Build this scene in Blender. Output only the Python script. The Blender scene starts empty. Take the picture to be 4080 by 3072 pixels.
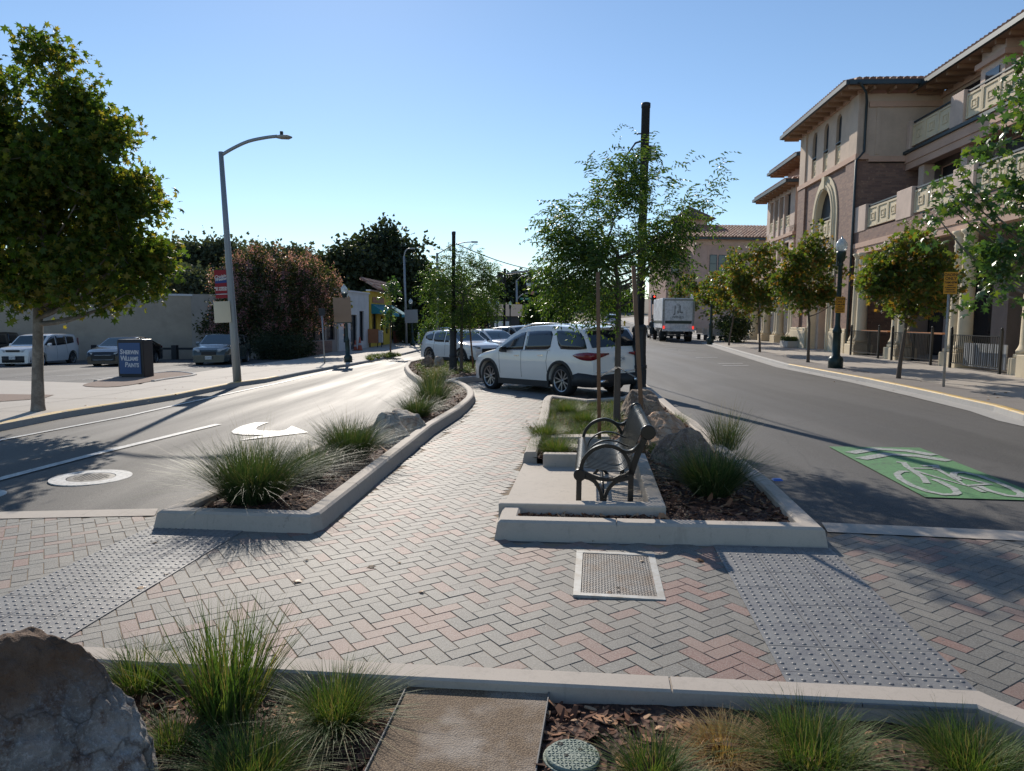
import bpy, bmesh, math, random
import numpy as np
from mathutils import Vector, Matrix, noise
R=math.radians
rng=np.random.default_rng(7); random.seed(7)
scene=bpy.context.scene; COL=scene.collection
# ---------------------------------------------------------------- camera model (measured from the paving tiles)
FPX,PIT,ROL,CH=2898.7,0.09131,0.012,1.879
cp,sp=math.cos(PIT),math.sin(PIT); cr,sr=math.cos(ROL),math.sin(ROL)
cF=np.array([0,cp,-sp]); u0=np.array([0,sp,cp]); r0=np.array([1,0,0.])
cR=cr*r0+sr*u0; cU=-sr*r0+cr*u0
def sstep(a,b,x):
    t=np.clip((x-a)/(b-a),0,1); return t*t*(3-2*t)
def gz(x,y):
    x=np.asarray(x,float); y=np.asarray(y,float)
    w=1-sstep(-1.0,5.0,x)
    z=.0207*np.clip(x,-60,45)-.43*sstep(8,52,y)*w
    yy=np.clip(y,-50,320)-85
    z=z+.030*(np.sqrt(yy*yy+100)+yy)/2
    return z
def ray(px,py): return cF+cR*(px-2040)/FPX-cU*(py-1536)/FPX
def at(px,py,hh=0.0):
    d=ray(px,py); lo,hi=1.0,400.
    f=lambda k:CH+d[2]*k-(float(gz(d[0]*k,d[1]*k))+hh)
    k=1.0
    while k<400 and f(k)>0: k*=1.05
    lo,hi=k/1.05,k
    for _ in range(40):
        m=(lo+hi)/2
        if f(m)>0: lo=m
        else: hi=m
    return (d[0]*lo,d[1]*lo)
def atd(px,py,D):
    "world point on the ray at forward distance D"
    d=ray(px,py); k=D/d[1]; return Vector((d[0]*k,D,CH+d[2]*k))
# ---------------------------------------------------------------- materials
MATS={}
class NT:
    def __init__(s,name):
        s.m=bpy.data.materials.new(name); s.m.use_nodes=True; s.t=s.m.node_tree; s.n=s.t.nodes; s.l=s.t.links
        s.b=s.n['Principled BSDF']; s.o=s.n['Material Output']
    def node(s,typ,**kw):
        n=s.n.new(typ)
        for k,v in kw.items():
            if k.startswith('i_'): n.inputs[k[2:].replace('_',' ')].default_value=v
            else: setattr(n,k,v)
        return n
    def link(s,a,b): s.l.new(a,b)
def c4(c): return (c[0],c[1],c[2],1)
def mix(N,fac,a,b,mode='MIX'):
    m=N.node('ShaderNodeMix',data_type='RGBA',blend_type=mode)
    for sock,v in ((m.inputs[0],fac),(m.inputs[6],a),(m.inputs[7],b)):
        if hasattr(v,'is_output'): N.link(v,sock)
        elif isinstance(v,(int,float)): sock.default_value=v
        else: sock.default_value=c4(v)
    return m.outputs[2]
def coords(N,scale=(1,1,1)):
    t=N.node('ShaderNodeTexCoord'); mp=N.node('ShaderNodeMapping'); mp.inputs['Scale'].default_value=scale
    N.link(t.outputs['Object'],mp.inputs['Vector']); return mp.outputs[0]
def noi(N,vec,scale,detail=4,rough=.6,dist=0):
    n=N.node('ShaderNodeTexNoise'); n.inputs['Scale'].default_value=scale; n.inputs['Detail'].default_value=detail
    n.inputs['Roughness'].default_value=rough; n.inputs['Distortion'].default_value=dist
    N.link(vec,n.inputs['Vector']); return n.outputs['Fac']
def ramp(N,fac,stops,interp='LINEAR'):
    r=N.node('ShaderNodeValToRGB'); r.color_ramp.interpolation=interp
    e=r.color_ramp.elements
    while len(e)<len(stops): e.new(.5)
    for i,(p,c) in enumerate(stops):
        e[i].position=p; e[i].color=c4(c) if not isinstance(c,(int,float)) else (c,c,c,1)
    N.link(fac,r.inputs[0]); return r.outputs[0]
def bump(N,h,strength=.3,dist=.01):
    b=N.node('ShaderNodeBump'); b.inputs['Strength'].default_value=strength; b.inputs['Distance'].default_value=dist
    N.link(h,b.inputs['Height']); N.link(b.outputs[0],N.b.inputs['Normal']); return b
def mat(name,col=(.5,.5,.5),rough=.6,metal=0,var=.12,scale=6,bmp=0,bscale=60,spec=.5,coat=0,alpha=1,trans=0,emis=None,stain=None):
    if name in MATS: return MATS[name]
    N=NT(name); b=N.b
    v=coords(N)
    if var>0:
        f=noi(N,v,scale,5)
        lo=[c*(1-var) for c in col]; hi=[min(1,c*(1+var)) for c in col]
        c=mix(N,f,lo,hi)
        if stain:
            f2=noi(N,v,stain[1],6,.7); r=ramp(N,f2,[(.45,0.),(.7,1.)])
            c=mix(N,r,c,stain[0])
        N.link(c,b.inputs['Base Color'])
    else: b.inputs['Base Color'].default_value=c4(col)
    b.inputs['Roughness'].default_value=rough; b.inputs['Metallic'].default_value=metal
    b.inputs['Specular IOR Level'].default_value=spec
    if coat: b.inputs['Coat Weight'].default_value=coat; b.inputs['Coat Roughness'].default_value=.04
    if trans: b.inputs['Transmission Weight'].default_value=trans
    if emis: b.inputs['Emission Color'].default_value=c4(emis[0]); b.inputs['Emission Strength'].default_value=emis[1]
    if bmp: bump(N,noi(N,v,bscale,4),bmp,.01)
    MATS[name]=N.m; return N.m
def leafmat(name,cols,trans=.4,rough=.5,tcol=1.6,gloss=.3):
    if name in MATS: return MATS[name]
    N=NT(name); g=N.node('ShaderNodeNewGeometry')
    n=len(cols); c=ramp(N,g.outputs['Random Per Island'],[(i/n,cc) for i,cc in enumerate(cols)],'CONSTANT')
    N.link(c,N.b.inputs['Base Color']); N.b.inputs['Roughness'].default_value=rough; N.b.inputs['Specular IOR Level'].default_value=gloss
    t=N.node('ShaderNodeBsdfTranslucent')
    c2=mix(N,1.0,c,(tcol,tcol,tcol*.45),'MULTIPLY'); N.link(c2,t.inputs['Color'])
    m=N.node('ShaderNodeMixShader'); m.inputs[0].default_value=trans
    N.link(N.b.outputs[0],m.inputs[1]); N.link(t.outputs[0],m.inputs[2]); N.link(m.outputs[0],N.o.inputs['Surface'])
    MATS[name]=N.m; return N.m
# ---------------------------------------------------------------- mesh builder
class MB:
    def __init__(s): s.v=[]; s.f=[]; s.mi=[]; s.sm=[]
    def add(s,vs,fs,mi=0,sm=False):
        k=len(s.v); s.v+= [tuple(map(float,p)) for p in vs]
        for f in fs: s.f.append([i+k for i in f]); s.mi.append(mi); s.sm.append(sm)
        return s
    def box(s,x0,x1,y0,y1,z0,z1,mi=0):
        return s.add([(x0,y0,z0),(x1,y0,z0),(x1,y1,z0),(x0,y1,z0),(x0,y0,z1),(x1,y0,z1),(x1,y1,z1),(x0,y1,z1)],
          [(0,3,2,1),(4,5,6,7),(0,1,5,4),(1,2,6,5),(2,3,7,6),(3,0,4,7)],mi)
    def cbox(s,c,sz,mi=0): return s.box(c[0]-sz[0]/2,c[0]+sz[0]/2,c[1]-sz[1]/2,c[1]+sz[1]/2,c[2]-sz[2]/2,c[2]+sz[2]/2,mi)
    def prism(s,poly,z0,z1,mi=0):
        n=len(poly); vs=[(x,y,z0) for x,y in poly]+[(x,y,z1) for x,y in poly]
        a=sum(poly[i][0]*poly[(i+1)%n][1]-poly[(i+1)%n][0]*poly[i][1] for i in range(n))
        fs=[tuple(range(n-1,-1,-1)),tuple(range(n,2*n))]+[(i,(i+1)%n,(i+1)%n+n,i+n) for i in range(n)]
        if a<0: fs=[tuple(reversed(f)) for f in fs]
        return s.add(vs,fs,mi)
    def lathe(s,prof,seg=16,c=(0,0,0),mi=0,sm=True,a0=0,axis='z',cap=True):
        vs=[];fs=[]
        for r,z in prof:
            for i in range(seg):
                a=a0+2*math.pi*i/seg
                p=(r*math.cos(a),r*math.sin(a),z)
                if axis=='y': p=(p[0],p[2],p[1])
                if axis=='x': p=(p[2],p[0],p[1])
                vs.append((c[0]+p[0],c[1]+p[1],c[2]+p[2]))
        for j in range(len(prof)-1):
            for i in range(seg): fs.append((j*seg+i,j*seg+(i+1)%seg,(j+1)*seg+(i+1)%seg,(j+1)*seg+i))
        if axis=='y': fs=[tuple(reversed(f)) for f in fs]
        s.add(vs,fs,mi,sm)
        k=len(s.v)-len(vs)
        if cap and prof[0][0]>1e-4: s.f.append([k+i for i in (range(seg) if axis=='y' else range(seg-1,-1,-1))]); s.mi.append(mi); s.sm.append(False)
        if cap and prof[-1][0]>1e-4: s.f.append([k+(len(prof)-1)*seg+i for i in (range(seg-1,-1,-1) if axis=='y' else range(seg))]); s.mi.append(mi); s.sm.append(False)
        return s
    def tube(s,pts,r,seg=8,mi=0,cap=True,sm=True,flat=None):
        pts=[Vector(p) for p in pts]; n=len(pts)
        rs=r if isinstance(r,(list,tuple)) else [r]*n
        vs=[];fs=[]; up=None
        for i,p in enumerate(pts):
            t=(pts[min(i+1,n-1)]-pts[max(i-1,0)])
            if t.length<1e-9: t=Vector((0,0,1))
            t.normalize()
            if up is None:
                up=Vector((0,0,1)) if abs(t.z)<.9 else Vector((1,0,0))
                if flat is not None: up=Vector(flat)
            a=t.cross(up)
            if a.length<1e-6: a=t.orthogonal()
            a.normalize(); b=a.cross(t).normalized(); up=b
            for k in range(seg):
                an=2*math.pi*(k+.5)/seg
                q=p+a*(math.cos(an)*rs[i])+b*(math.sin(an)*rs[i]); vs.append(q)
        for i in range(n-1):
            for k in range(seg): fs.append((i*seg+k,(i+1)*seg+k,(i+1)*seg+(k+1)%seg,i*seg+(k+1)%seg))
        s.add(vs,fs,mi,sm)
        if cap:
            k=len(s.v)-len(vs); s.f.append([k+i for i in range(seg)]); s.mi.append(mi); s.sm.append(False)
            s.f.append([k+(n-1)*seg+i for i in range(seg-1,-1,-1)]); s.mi.append(mi); s.sm.append(False)
        return s
    def bar(s,pts,w,h,mi=0,side=(0,1,0)):
        "rectangular section swept along pts; w along side, h across"
        pts=[Vector(p) for p in pts]; n=len(pts); sd=Vector(side).normalized(); vs=[];fs=[]
        for i,p in enumerate(pts):
            t=(pts[min(i+1,n-1)]-pts[max(i-1,0)]).normalized(); nn=t.cross(sd).normalized()
            for a,b in ((-1,-1),(1,-1),(1,1),(-1,1)): vs.append(p+sd*(a*w/2)+nn*(b*h/2))
        for i in range(n-1):
            for k in range(4): fs.append((i*4+k,i*4+(k+1)%4,(i+1)*4+(k+1)%4,(i+1)*4+k))
        fs.append((0,3,2,1)); fs.append(tuple((n-1)*4+k for k in range(4)))
        return s.add(vs,fs,mi)
    def drape(s,dz=0):
        a=np.array(s.v); a[:,2]+=gz(a[:,0],a[:,1])+dz; s.v=[tuple(p) for p in a.tolist()]; return s
    def xf(s,M):
        s.v=[tuple(M@Vector(p)) for p in s.v]; return s
    def build(s,name,mats,parent=None,smooth=None,bevel=0,loc=None,recalc=False):
        me=bpy.data.meshes.new(name); me.from_pydata(s.v,[],s.f)
        if not isinstance(mats,(list,tuple)): mats=[mats]
        for m in mats: me.materials.append(m)
        if len(mats)>1: me.polygons.foreach_set('material_index',s.mi)
        me.polygons.foreach_set('use_smooth',[bool(x) if smooth is None else smooth for x in s.sm])
        if recalc:
            bm=bmesh.new(); bm.from_mesh(me); bmesh.ops.remove_doubles(bm,verts=bm.verts,dist=1e-5); bmesh.ops.recalc_face_normals(bm,faces=bm.faces); bm.to_mesh(me); bm.free()
        me.update()
        o=bpy.data.objects.new(name,me); COL.objects.link(o)
        if parent is not None: o.parent=parent
        if loc is not None: o.location=loc
        if bevel:
            bv=o.modifiers.new('b','BEVEL'); bv.width=bevel; bv.segments=2; bv.limit_method='ANGLE'; bv.angle_limit=R(35)
        return o
def raw(name,V,Fq,mats,parent=None,mi=None,smooth=False):
    V=np.asarray(V,dtype=np.float32); Fq=np.asarray(Fq,dtype=np.int32)
    k=Fq.shape[1]; me=bpy.data.meshes.new(name)
    me.vertices.add(len(V)); me.vertices.foreach_set('co',V.ravel())
    me.loops.add(Fq.size); me.loops.foreach_set('vertex_index',Fq.ravel())
    me.polygons.add(len(Fq)); me.polygons.foreach_set('loop_start',np.arange(len(Fq),dtype=np.int32)*k)
    if not isinstance(mats,(list,tuple)): mats=[mats]
    for m in mats: me.materials.append(m)
    if mi is not None: me.polygons.foreach_set('material_index',np.asarray(mi,dtype=np.int32))
    me.polygons.foreach_set('use_smooth',np.full(len(Fq),smooth))
    me.update(calc_edges=True); me.validate()
    o=bpy.data.objects.new(name,me); COL.objects.link(o)
    if parent is not None: o.parent=parent
    return o
def tag(o,label=None,cat=None,group=None,kind=None):
    if label: o['label']=label
    if cat: o['category']=cat
    if group: o['group']=group
    if kind: o['kind']=kind
    return o
def thing(name,label,cat,loc=(0,0,0),rz=0,group=None):
    o=bpy.data.objects.new(name,None); COL.objects.link(o); o.location=loc; o.rotation_euler=(0,0,rz)
    return tag(o,label,cat,group)
def gthing(name,label,cat,xy,rz=0,group=None,dz=0):
    return thing(name,label,cat,(xy[0],xy[1],float(gz(xy[0],xy[1]))+dz),rz,group)
def dup(root,loc,rz,label,scale=None):
    r=root.copy(); COL.objects.link(r); r.location=loc; r.rotation_euler=(0,0,rz); r['label']=label
    if scale: r.scale=scale
    for ch in list(root.children):
        c=ch.copy(); COL.objects.link(c); c.parent=r
        for g in list(ch.children):
            d=g.copy(); COL.objects.link(d); d.parent=c
    return r
def text(name,body,size,M,m,parent,depth=.004,align='CENTER',shear=0,sx=1,bold=0):
    cu=bpy.data.curves.new(name,'FONT'); cu.body=body; cu.size=size; cu.extrude=depth; cu.align_x=align; cu.align_y='CENTER'; cu.shear=shear
    cu.offset=bold; cu.space_line=.85
    o=bpy.data.objects.new(name,cu); COL.objects.link(o)
    dg=bpy.context.evaluated_depsgraph_get(); me=bpy.data.meshes.new_from_object(o.evaluated_get(dg)); bpy.data.objects.remove(o)
    me.name=name; me.transform(Matrix.Diagonal((sx,1,1,1))); me.transform(M); me.materials.clear(); me.materials.append(m)
    ob=bpy.data.objects.new(name,me); COL.objects.link(ob); ob.parent=parent; return ob
def frame(o,right,up):
    "matrix taking text plane (x right, y up) to the world"
    r=Vector(right).normalized(); u=Vector(up).normalized(); n=r.cross(u)
    M=Matrix.Identity(4)
    for i in range(3): M[i][0]=r[i]; M[i][1]=u[i]; M[i][2]=n[i]; M[i][3]=o[i]
    return M
def catmull(pts,n=6,closed=False):
    P=[np.array(p,float) for p in pts]; out=[]; m=len(P)
    rngi=range(m) if closed else range(m-1)
    for i in rngi:
        p0=P[(i-1)%m] if closed or i>0 else P[0]; p1=P[i]; p2=P[(i+1)%m]; p3=P[(i+2)%m] if closed or i+2<m else P[-1]
        for k in range(n):
            t=k/n; out.append(.5*((2*p1)+(-p0+p2)*t+(2*p0-5*p1+4*p2-p3)*t*t+(-p0+3*p1-3*p2+p3)*t**3))
    if not closed: out.append(P[-1])
    return [tuple(p) for p in out]
def offset_line(pts,d,closed=False):
    n=len(pts); out=[]
    for i in range(n):
        a=np.array(pts[(i-1)%n] if closed or i>0 else pts[i]); b=np.array(pts[i]); c=np.array(pts[(i+1)%n] if closed or i<n-1 else pts[i])
        def nrm(p,q):
            v=q-p; L=np.hypot(*v)
            return np.array([-v[1],v[0]])/L if L>1e-9 else None
        n1=nrm(a,b); n2=nrm(b,c)
        if n1 is None: n1=n2
        if n2 is None: n2=n1
        m=n1+n2; m=m/np.hypot(*m); k=d/max(.45,float(m@n1)); out.append(tuple(b+m*k))
    return out
def pip(poly,x,y):
    x=np.asarray(x);y=np.asarray(y); ins=np.zeros(x.shape,bool); n=len(poly); j=n-1
    for i in range(n):
        xi,yi=poly[i]; xj,yj=poly[j]
        c=((yi>y)!=(yj>y))&(x<(xj-xi)*(y-yi)/((yj-yi)+1e-12)+xi); ins^=c; j=i
    return ins
def dist_poly(poly,x,y,closed=True):
    x=np.asarray(x,float);y=np.asarray(y,float); d=np.full(x.shape,1e9); n=len(poly)
    for i in range(n if closed else n-1):
        ax,ay=poly[i];bx,by=poly[(i+1)%n]; vx,vy=bx-ax,by-ay; L=vx*vx+vy*vy+1e-12
        t=np.clip(((x-ax)*vx+(y-ay)*vy)/L,0,1); d=np.minimum(d,np.hypot(x-ax-t*vx,y-ay-t*vy))
    return d
def fillpoly(name,poly,z,m,kind='structure',label=None,cat=None):
    "flat sheet following the ground; z above ground"
    bm=sheet_bm([poly],z)
    me=bpy.data.meshes.new(name); bm.to_mesh(me); bm.free(); me.materials.append(m)
    o=bpy.data.objects.new(name,me); COL.objects.link(o); tag(o,label,cat,kind=kind); return o
def sheet_bm(polys,z,step=1.0):
    from mathutils.geometry import tessellate_polygon
    bm=bmesh.new()
    for poly in polys:
        vs=[bm.verts.new((p[0],p[1],0)) for p in poly]
        for t in tessellate_polygon([[Vector((p[0],p[1],0)) for p in poly]]):
            try: bm.faces.new([vs[i] for i in t])
            except ValueError: pass
    x0=min(v.co.x for v in bm.verts);x1=max(v.co.x for v in bm.verts);y0=min(v.co.y for v in bm.verts);y1=max(v.co.y for v in bm.verts)
    for ax,a,b in ((0,x0,x1),(1,y0,y1)):
        k=math.floor(a/step)+1
        while k*step<b:
            c=k*step; st=step*(1 if abs(c)<70 else 8)
            co=Vector((c,0,0)) if ax==0 else Vector((0,c,0)); no=Vector((1,0,0)) if ax==0 else Vector((0,1,0))
            bmesh.ops.bisect_plane(bm,geom=bm.verts[:]+bm.edges[:]+bm.faces[:],plane_co=co,plane_no=no,dist=1e-5)
            k+=1 if abs(c)<70 else 8
    for v in bm.verts: v.co.z=float(gz(v.co.x,v.co.y))+z
    bmesh.ops.recalc_face_normals(bm,faces=bm.faces)
    for f in bm.faces:
        if f.normal.z<0: f.normal_flip()
    return bm
# ================================================================ ground materials
def asphalt_mat(name,dark,light,rough):
    N=NT(name); v=coords(N)
    big=noi(N,v,.25,5,.6,.6); mid=noi(N,v,3,5,.7); fine=noi(N,v,90,3,.8)
    mp=N.node('ShaderNodeMapping'); t=N.node('ShaderNodeTexCoord'); mp.inputs['Scale'].default_value=(.9,.05,1); mp.inputs['Rotation'].default_value=(0,0,R(6))
    N.link(t.outputs['Object'],mp.inputs['Vector']); trk=noi(N,mp.outputs[0],1.2,4,.6)
    c=mix(N,big,dark,light); c=mix(N,ramp(N,trk,[(.35,0.),(.7,.5)]),c,[x*1.35 for x in light])
    c=mix(N,ramp(N,mid,[(.55,0.),(.75,.45)]),c,[x*.7 for x in dark])
    mp3=N.node('ShaderNodeMapping'); mp3.inputs['Scale'].default_value=(.35,.10,1); N.link(v,mp3.inputs[0]); pt=noi(N,mp3.outputs[0],1.,3,.5,.3); c=mix(N,ramp(N,pt,[(.47,0.),(.52,.6)]),c,[x*.55 for x in dark])
    cv=N.node('ShaderNodeTexVoronoi',feature='DISTANCE_TO_EDGE'); cv.inputs['Scale'].default_value=.22; wv=N.node('ShaderNodeMix',data_type='VECTOR'); wv.inputs[0].default_value=.12; nn=N.node('ShaderNodeTexNoise'); nn.inputs['Scale'].default_value=1.2; nn.inputs['Detail'].default_value=6; N.link(v,nn.inputs['Vector']); N.link(v,wv.inputs[4]); N.link(nn.outputs['Color'],wv.inputs[5]); N.link(wv.outputs[1],cv.inputs['Vector']); c=mix(N,ramp(N,cv.outputs['Distance'],[(.0,.6),(.004,0.)]),c,(.02,.02,.02)); sp_=noi(N,v,1.1,4,.6); c=mix(N,ramp(N,sp_,[(.63,0.),(.70,.55)]),c,(.022,.021,.02))
    c=mix(N,ramp(N,fine,[(.45,0.),(.62,.7)]),c,[min(1,x*2.1) for x in light])
    N.link(c,N.b.inputs['Base Color'])
    vo=N.node('ShaderNodeTexVoronoi'); vo.inputs['Scale'].default_value=160; N.link(v,vo.inputs['Vector'])
    rr=ramp(N,trk,[(.3,rough+.06),(.7,rough-.10)]); N.link(rr,N.b.inputs['Roughness'])
    N.b.inputs['Specular IOR Level'].default_value=.45
    m2=mix(N,.5,vo.outputs['Distance'],fine); bump(N,m2,.35,.006)
    return N.m
M_ROAD=asphalt_mat('asphalt',(.034,.033,.032),(.078,.074,.069),.735)
M_LOT=asphalt_mat('lot_asphalt',(.06,.058,.055),(.09,.087,.082),.8)
def conc_mat(name,col,rough=.8,joint=None):
    N=NT(name); v=coords(N)
    a=noi(N,v,1.1,6,.65); b=noi(N,v,14,5,.7); f=noi(N,v,120,3,.8)
    c=mix(N,a,[x*.82 for x in col],[min(1,x*1.12) for x in col]); c=mix(N,ramp(N,b,[(.52,0.),(.72,.5)]),c,[x*.72 for x in col])
    c=mix(N,ramp(N,f,[(.5,0.),(.7,.35)]),c,[x*.6 for x in col])
    mp=N.node('ShaderNodeMapping'); t=N.node('ShaderNodeTexCoord'); mp.inputs['Scale'].default_value=(9,9,.8)
    N.link(t.outputs['Object'],mp.inputs['Vector']); dr=noi(N,mp.outputs[0],1,4,.7)
    c=mix(N,ramp(N,dr,[(.60,0.),(.72,.4)]),c,[x*.5 for x in col]); sc_=noi(N,v,5,6,.75); c=mix(N,ramp(N,sc_,[(.64,0.),(.68,.5)]),c,[x*.42 for x in col])
    N.link(c,N.b.inputs['Base Color']); N.b.inputs['Roughness'].default_value=rough
    bump(N,mix(N,.5,b,f),.25,.004); return N.m
M_CURB=conc_mat('kerb_concrete',(.47,.41,.345))
M_WALK=conc_mat('walk_concrete',(.43,.385,.33))
M_PAD=conc_mat('pad_concrete',(.49,.43,.36))
M_CURBG=conc_mat('grey_kerb',(.40,.385,.36))
M_YEL=mat('yellow_paint',(.62,.40,.10),.65,var=.18,scale=5,stain=((.42,.38,.32),6))
M_SAND=mat('joint_sand',(.24,.18,.12),.95,var=.3,scale=60,bmp=.4)
def aggregate_mat(name):
    N=NT(name); v=coords(N); vo=N.node('ShaderNodeTexVoronoi'); vo.inputs['Scale'].default_value=120; N.link(v,vo.inputs['Vector'])
    a=noi(N,v,2.2,5); s=noi(N,v,40,3)
    c=mix(N,ramp(N,vo.outputs['Distance'],[(.0,0.),(.6,1.)]),(.33,.235,.14),(.11,.07,.04)); c=mix(N,ramp(N,a,[(.5,0.),(.72,.55)]),c,(.46,.42,.37))
    c=mix(N,ramp(N,s,[(.66,0.),(.7,.8)]),c,(.05,.035,.025)); N.link(c,N.b.inputs['Base Color']); N.b.inputs['Roughness'].default_value=.85
    bump(N,vo.outputs['Distance'],.6,.006); return N.m
M_AGG=aggregate_mat('exposed_aggregate')
def island_mat(name,cols,rough,bs=90,spk=.5,ms=3.):
    N=NT(name); g=N.node('ShaderNodeNewGeometry'); n=len(cols); v=coords(N)
    c=ramp(N,g.outputs['Random Per Island'],[(i/n,cc) for i,cc in enumerate(cols)],'CONSTANT')
    f=noi(N,v,bs,3,.85); w=noi(N,v,ms,5,.6)
    c=mix(N,ramp(N,f,[(.46,0.),(.66,spk)]),c,(.46,.45,.42)); c=mix(N,ramp(N,f,[(.3,spk),(.45,0.)]),c,(.10,.10,.10))
    c=mix(N,ramp(N,w,[(.45,0.),(.75,.5)]),c,(.13,.12,.105)); w2=noi(N,v,.5,3,.6); c=mix(N,ramp(N,w2,[(.4,0.),(.65,.35)]),c,(.30,.27,.23)); w3=noi(N,v,17,2,.5); c=mix(N,ramp(N,w3,[(.72,0.),(.76,.6)]),c,(.08,.075,.07))
    N.link(c,N.b.inputs['Base Color']); N.b.inputs['Roughness'].default_value=rough; N.b.inputs['Specular IOR Level'].default_value=.42
    bump(N,f,.6,.004); return N.m
g1=(.118,.113,.10);g2=(.148,.14,.12);g3=(.095,.092,.083);g4=(.13,.126,.112)
p1=(.20,.098,.075);p2=(.225,.128,.098)
M_PAVE=island_mat('paver_stone',[g1,p1,g2,g3,g4,g1,p2,g2,g4,g3,g2,p1,g1],.63,110,.4,1.3)
def mulch_mat():
    N=NT('mulch'); v=coords(N); vo=N.node('ShaderNodeTexVoronoi'); vo.inputs['Scale'].default_value=38; vo.inputs['Randomness'].default_value=1
    mp=N.node('ShaderNodeMapping'); mp.inputs['Scale'].default_value=(1,.45,1); mp.inputs['Rotation'].default_value=(0,0,.7); N.link(v,mp.inputs[0]); N.link(mp.outputs[0],vo.inputs['Vector'])
    f=noi(N,v,30,4); c=ramp(N,vo.outputs['Color'],[(0,(.05,.022,.013)),(.5,(.13,.055,.032)),(.8,(.22,.10,.055)),(1,(.36,.19,.10))])
    c=mix(N,f,(.02,.012,.01),c); N.link(c,N.b.inputs['Base Color']); N.b.inputs['Roughness'].default_value=.9
    bump(N,vo.outputs['Distance'],1.0,.03); return N.m
M_MULCH=mulch_mat()
M_CHIP=leafmat('bark_chip',[(.09,.038,.022),(.16,.068,.037),(.25,.115,.06),(.12,.05,.03),(.40,.21,.11),(.06,.03,.02),(.42,.26,.15)],.0,.8)
M_WHITE=mat('road_paint',(.55,.54,.51),.55,var=.12,scale=8,stain=((.2,.2,.2),16),bmp=.15)
def greenpaint():
    N=NT('green_paint'); v=coords(N); a=noi(N,v,1.5,6,.7); b=noi(N,v,30,5,.8)
    c=mix(N,a,(.085,.23,.085),(.13,.31,.12)); c=mix(N,ramp(N,b,[(.50,0.),(.62,.75)]),c,(.07,.085,.065)); d2=noi(N,v,4,6,.7); c=mix(N,ramp(N,d2,[(.5,0.),(.7,.5)]),c,(.08,.12,.075)); N.link(c,N.b.inputs['Base Color']); N.b.inputs['Roughness'].default_value=.6; bump(N,b,.2,.004); return N.m
M_GREEN=greenpaint()
M_DIRT=mat('hill_soil',(.16,.13,.09),.95,var=.3,scale=.05)
# ================================================================ ground sheets
def grid_sheet(name,xs,ys,z,m):
    X,Y=np.meshgrid(xs,ys); Z=gz(X,Y)+z; V=np.stack([X,Y,Z],-1).reshape(-1,3); nx=len(xs); ny=len(ys)
    i=np.arange(nx-1); j=np.arange(ny-1); I,J=np.meshgrid(i,j); a=(J*nx+I).ravel()
    F=np.stack([a,a+1,a+1+nx,a+nx],-1); o=raw(name,V,F,m,smooth=True); tag(o,kind='structure'); return o
xs=np.concatenate([[-900,-500,-250,-150,-100,-80],np.arange(-70,70.1,1),[80,100,150,250,500,900]])
ys=np.concatenate([[-60,-30],np.arange(-15,75,1),np.arange(75,330,5),[360,420,600,1000,1600]])
ys=np.unique(ys)
grid_sheet('road',xs,ys,0,M_ROAD)
PAVZ=.012
# pavers ---------------------------------------------------------
path_L=[at(*p) for p in [(1275,2118),(1464,1964),(1722,1764),(1834,1688),(1881,1635),(1893,1606),(1872,1569),(1836,1542)]]
path_R=[at(*p) for p in [(1970,2165),(2015,2010),(2084,1846),(2105,1790),(2150,1680),(2172,1600)]]
NEAR_A=at(160,2566); NEAR_B=at(3900,2755)
cross=[(-9,6.62+.02),(-3.2,6.35),(-1.6,6.1),(0,5.95),(2.6,5.8),(9,5.0),(9,1.5),(3.5,2.9),(-9,3.5)]
def band(y0,y1): pass
crosspoly=[at(0,2065),at(617,2058)]+[path_L[0]]+path_L[1:]+[at(1900,1530),at(2330,1560),at(2350,1610)]+path_R[::-1]+[at(3285,2190),at(3297,2127),at(4080,2162),(8,5.0),(8,-.4)]+[(5.6,-.05)]+[at(3990,2825),at(3900,2795),at(1540,2680),at(160,2600)]+[(-8,4.62),(-8,6.9)]
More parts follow.
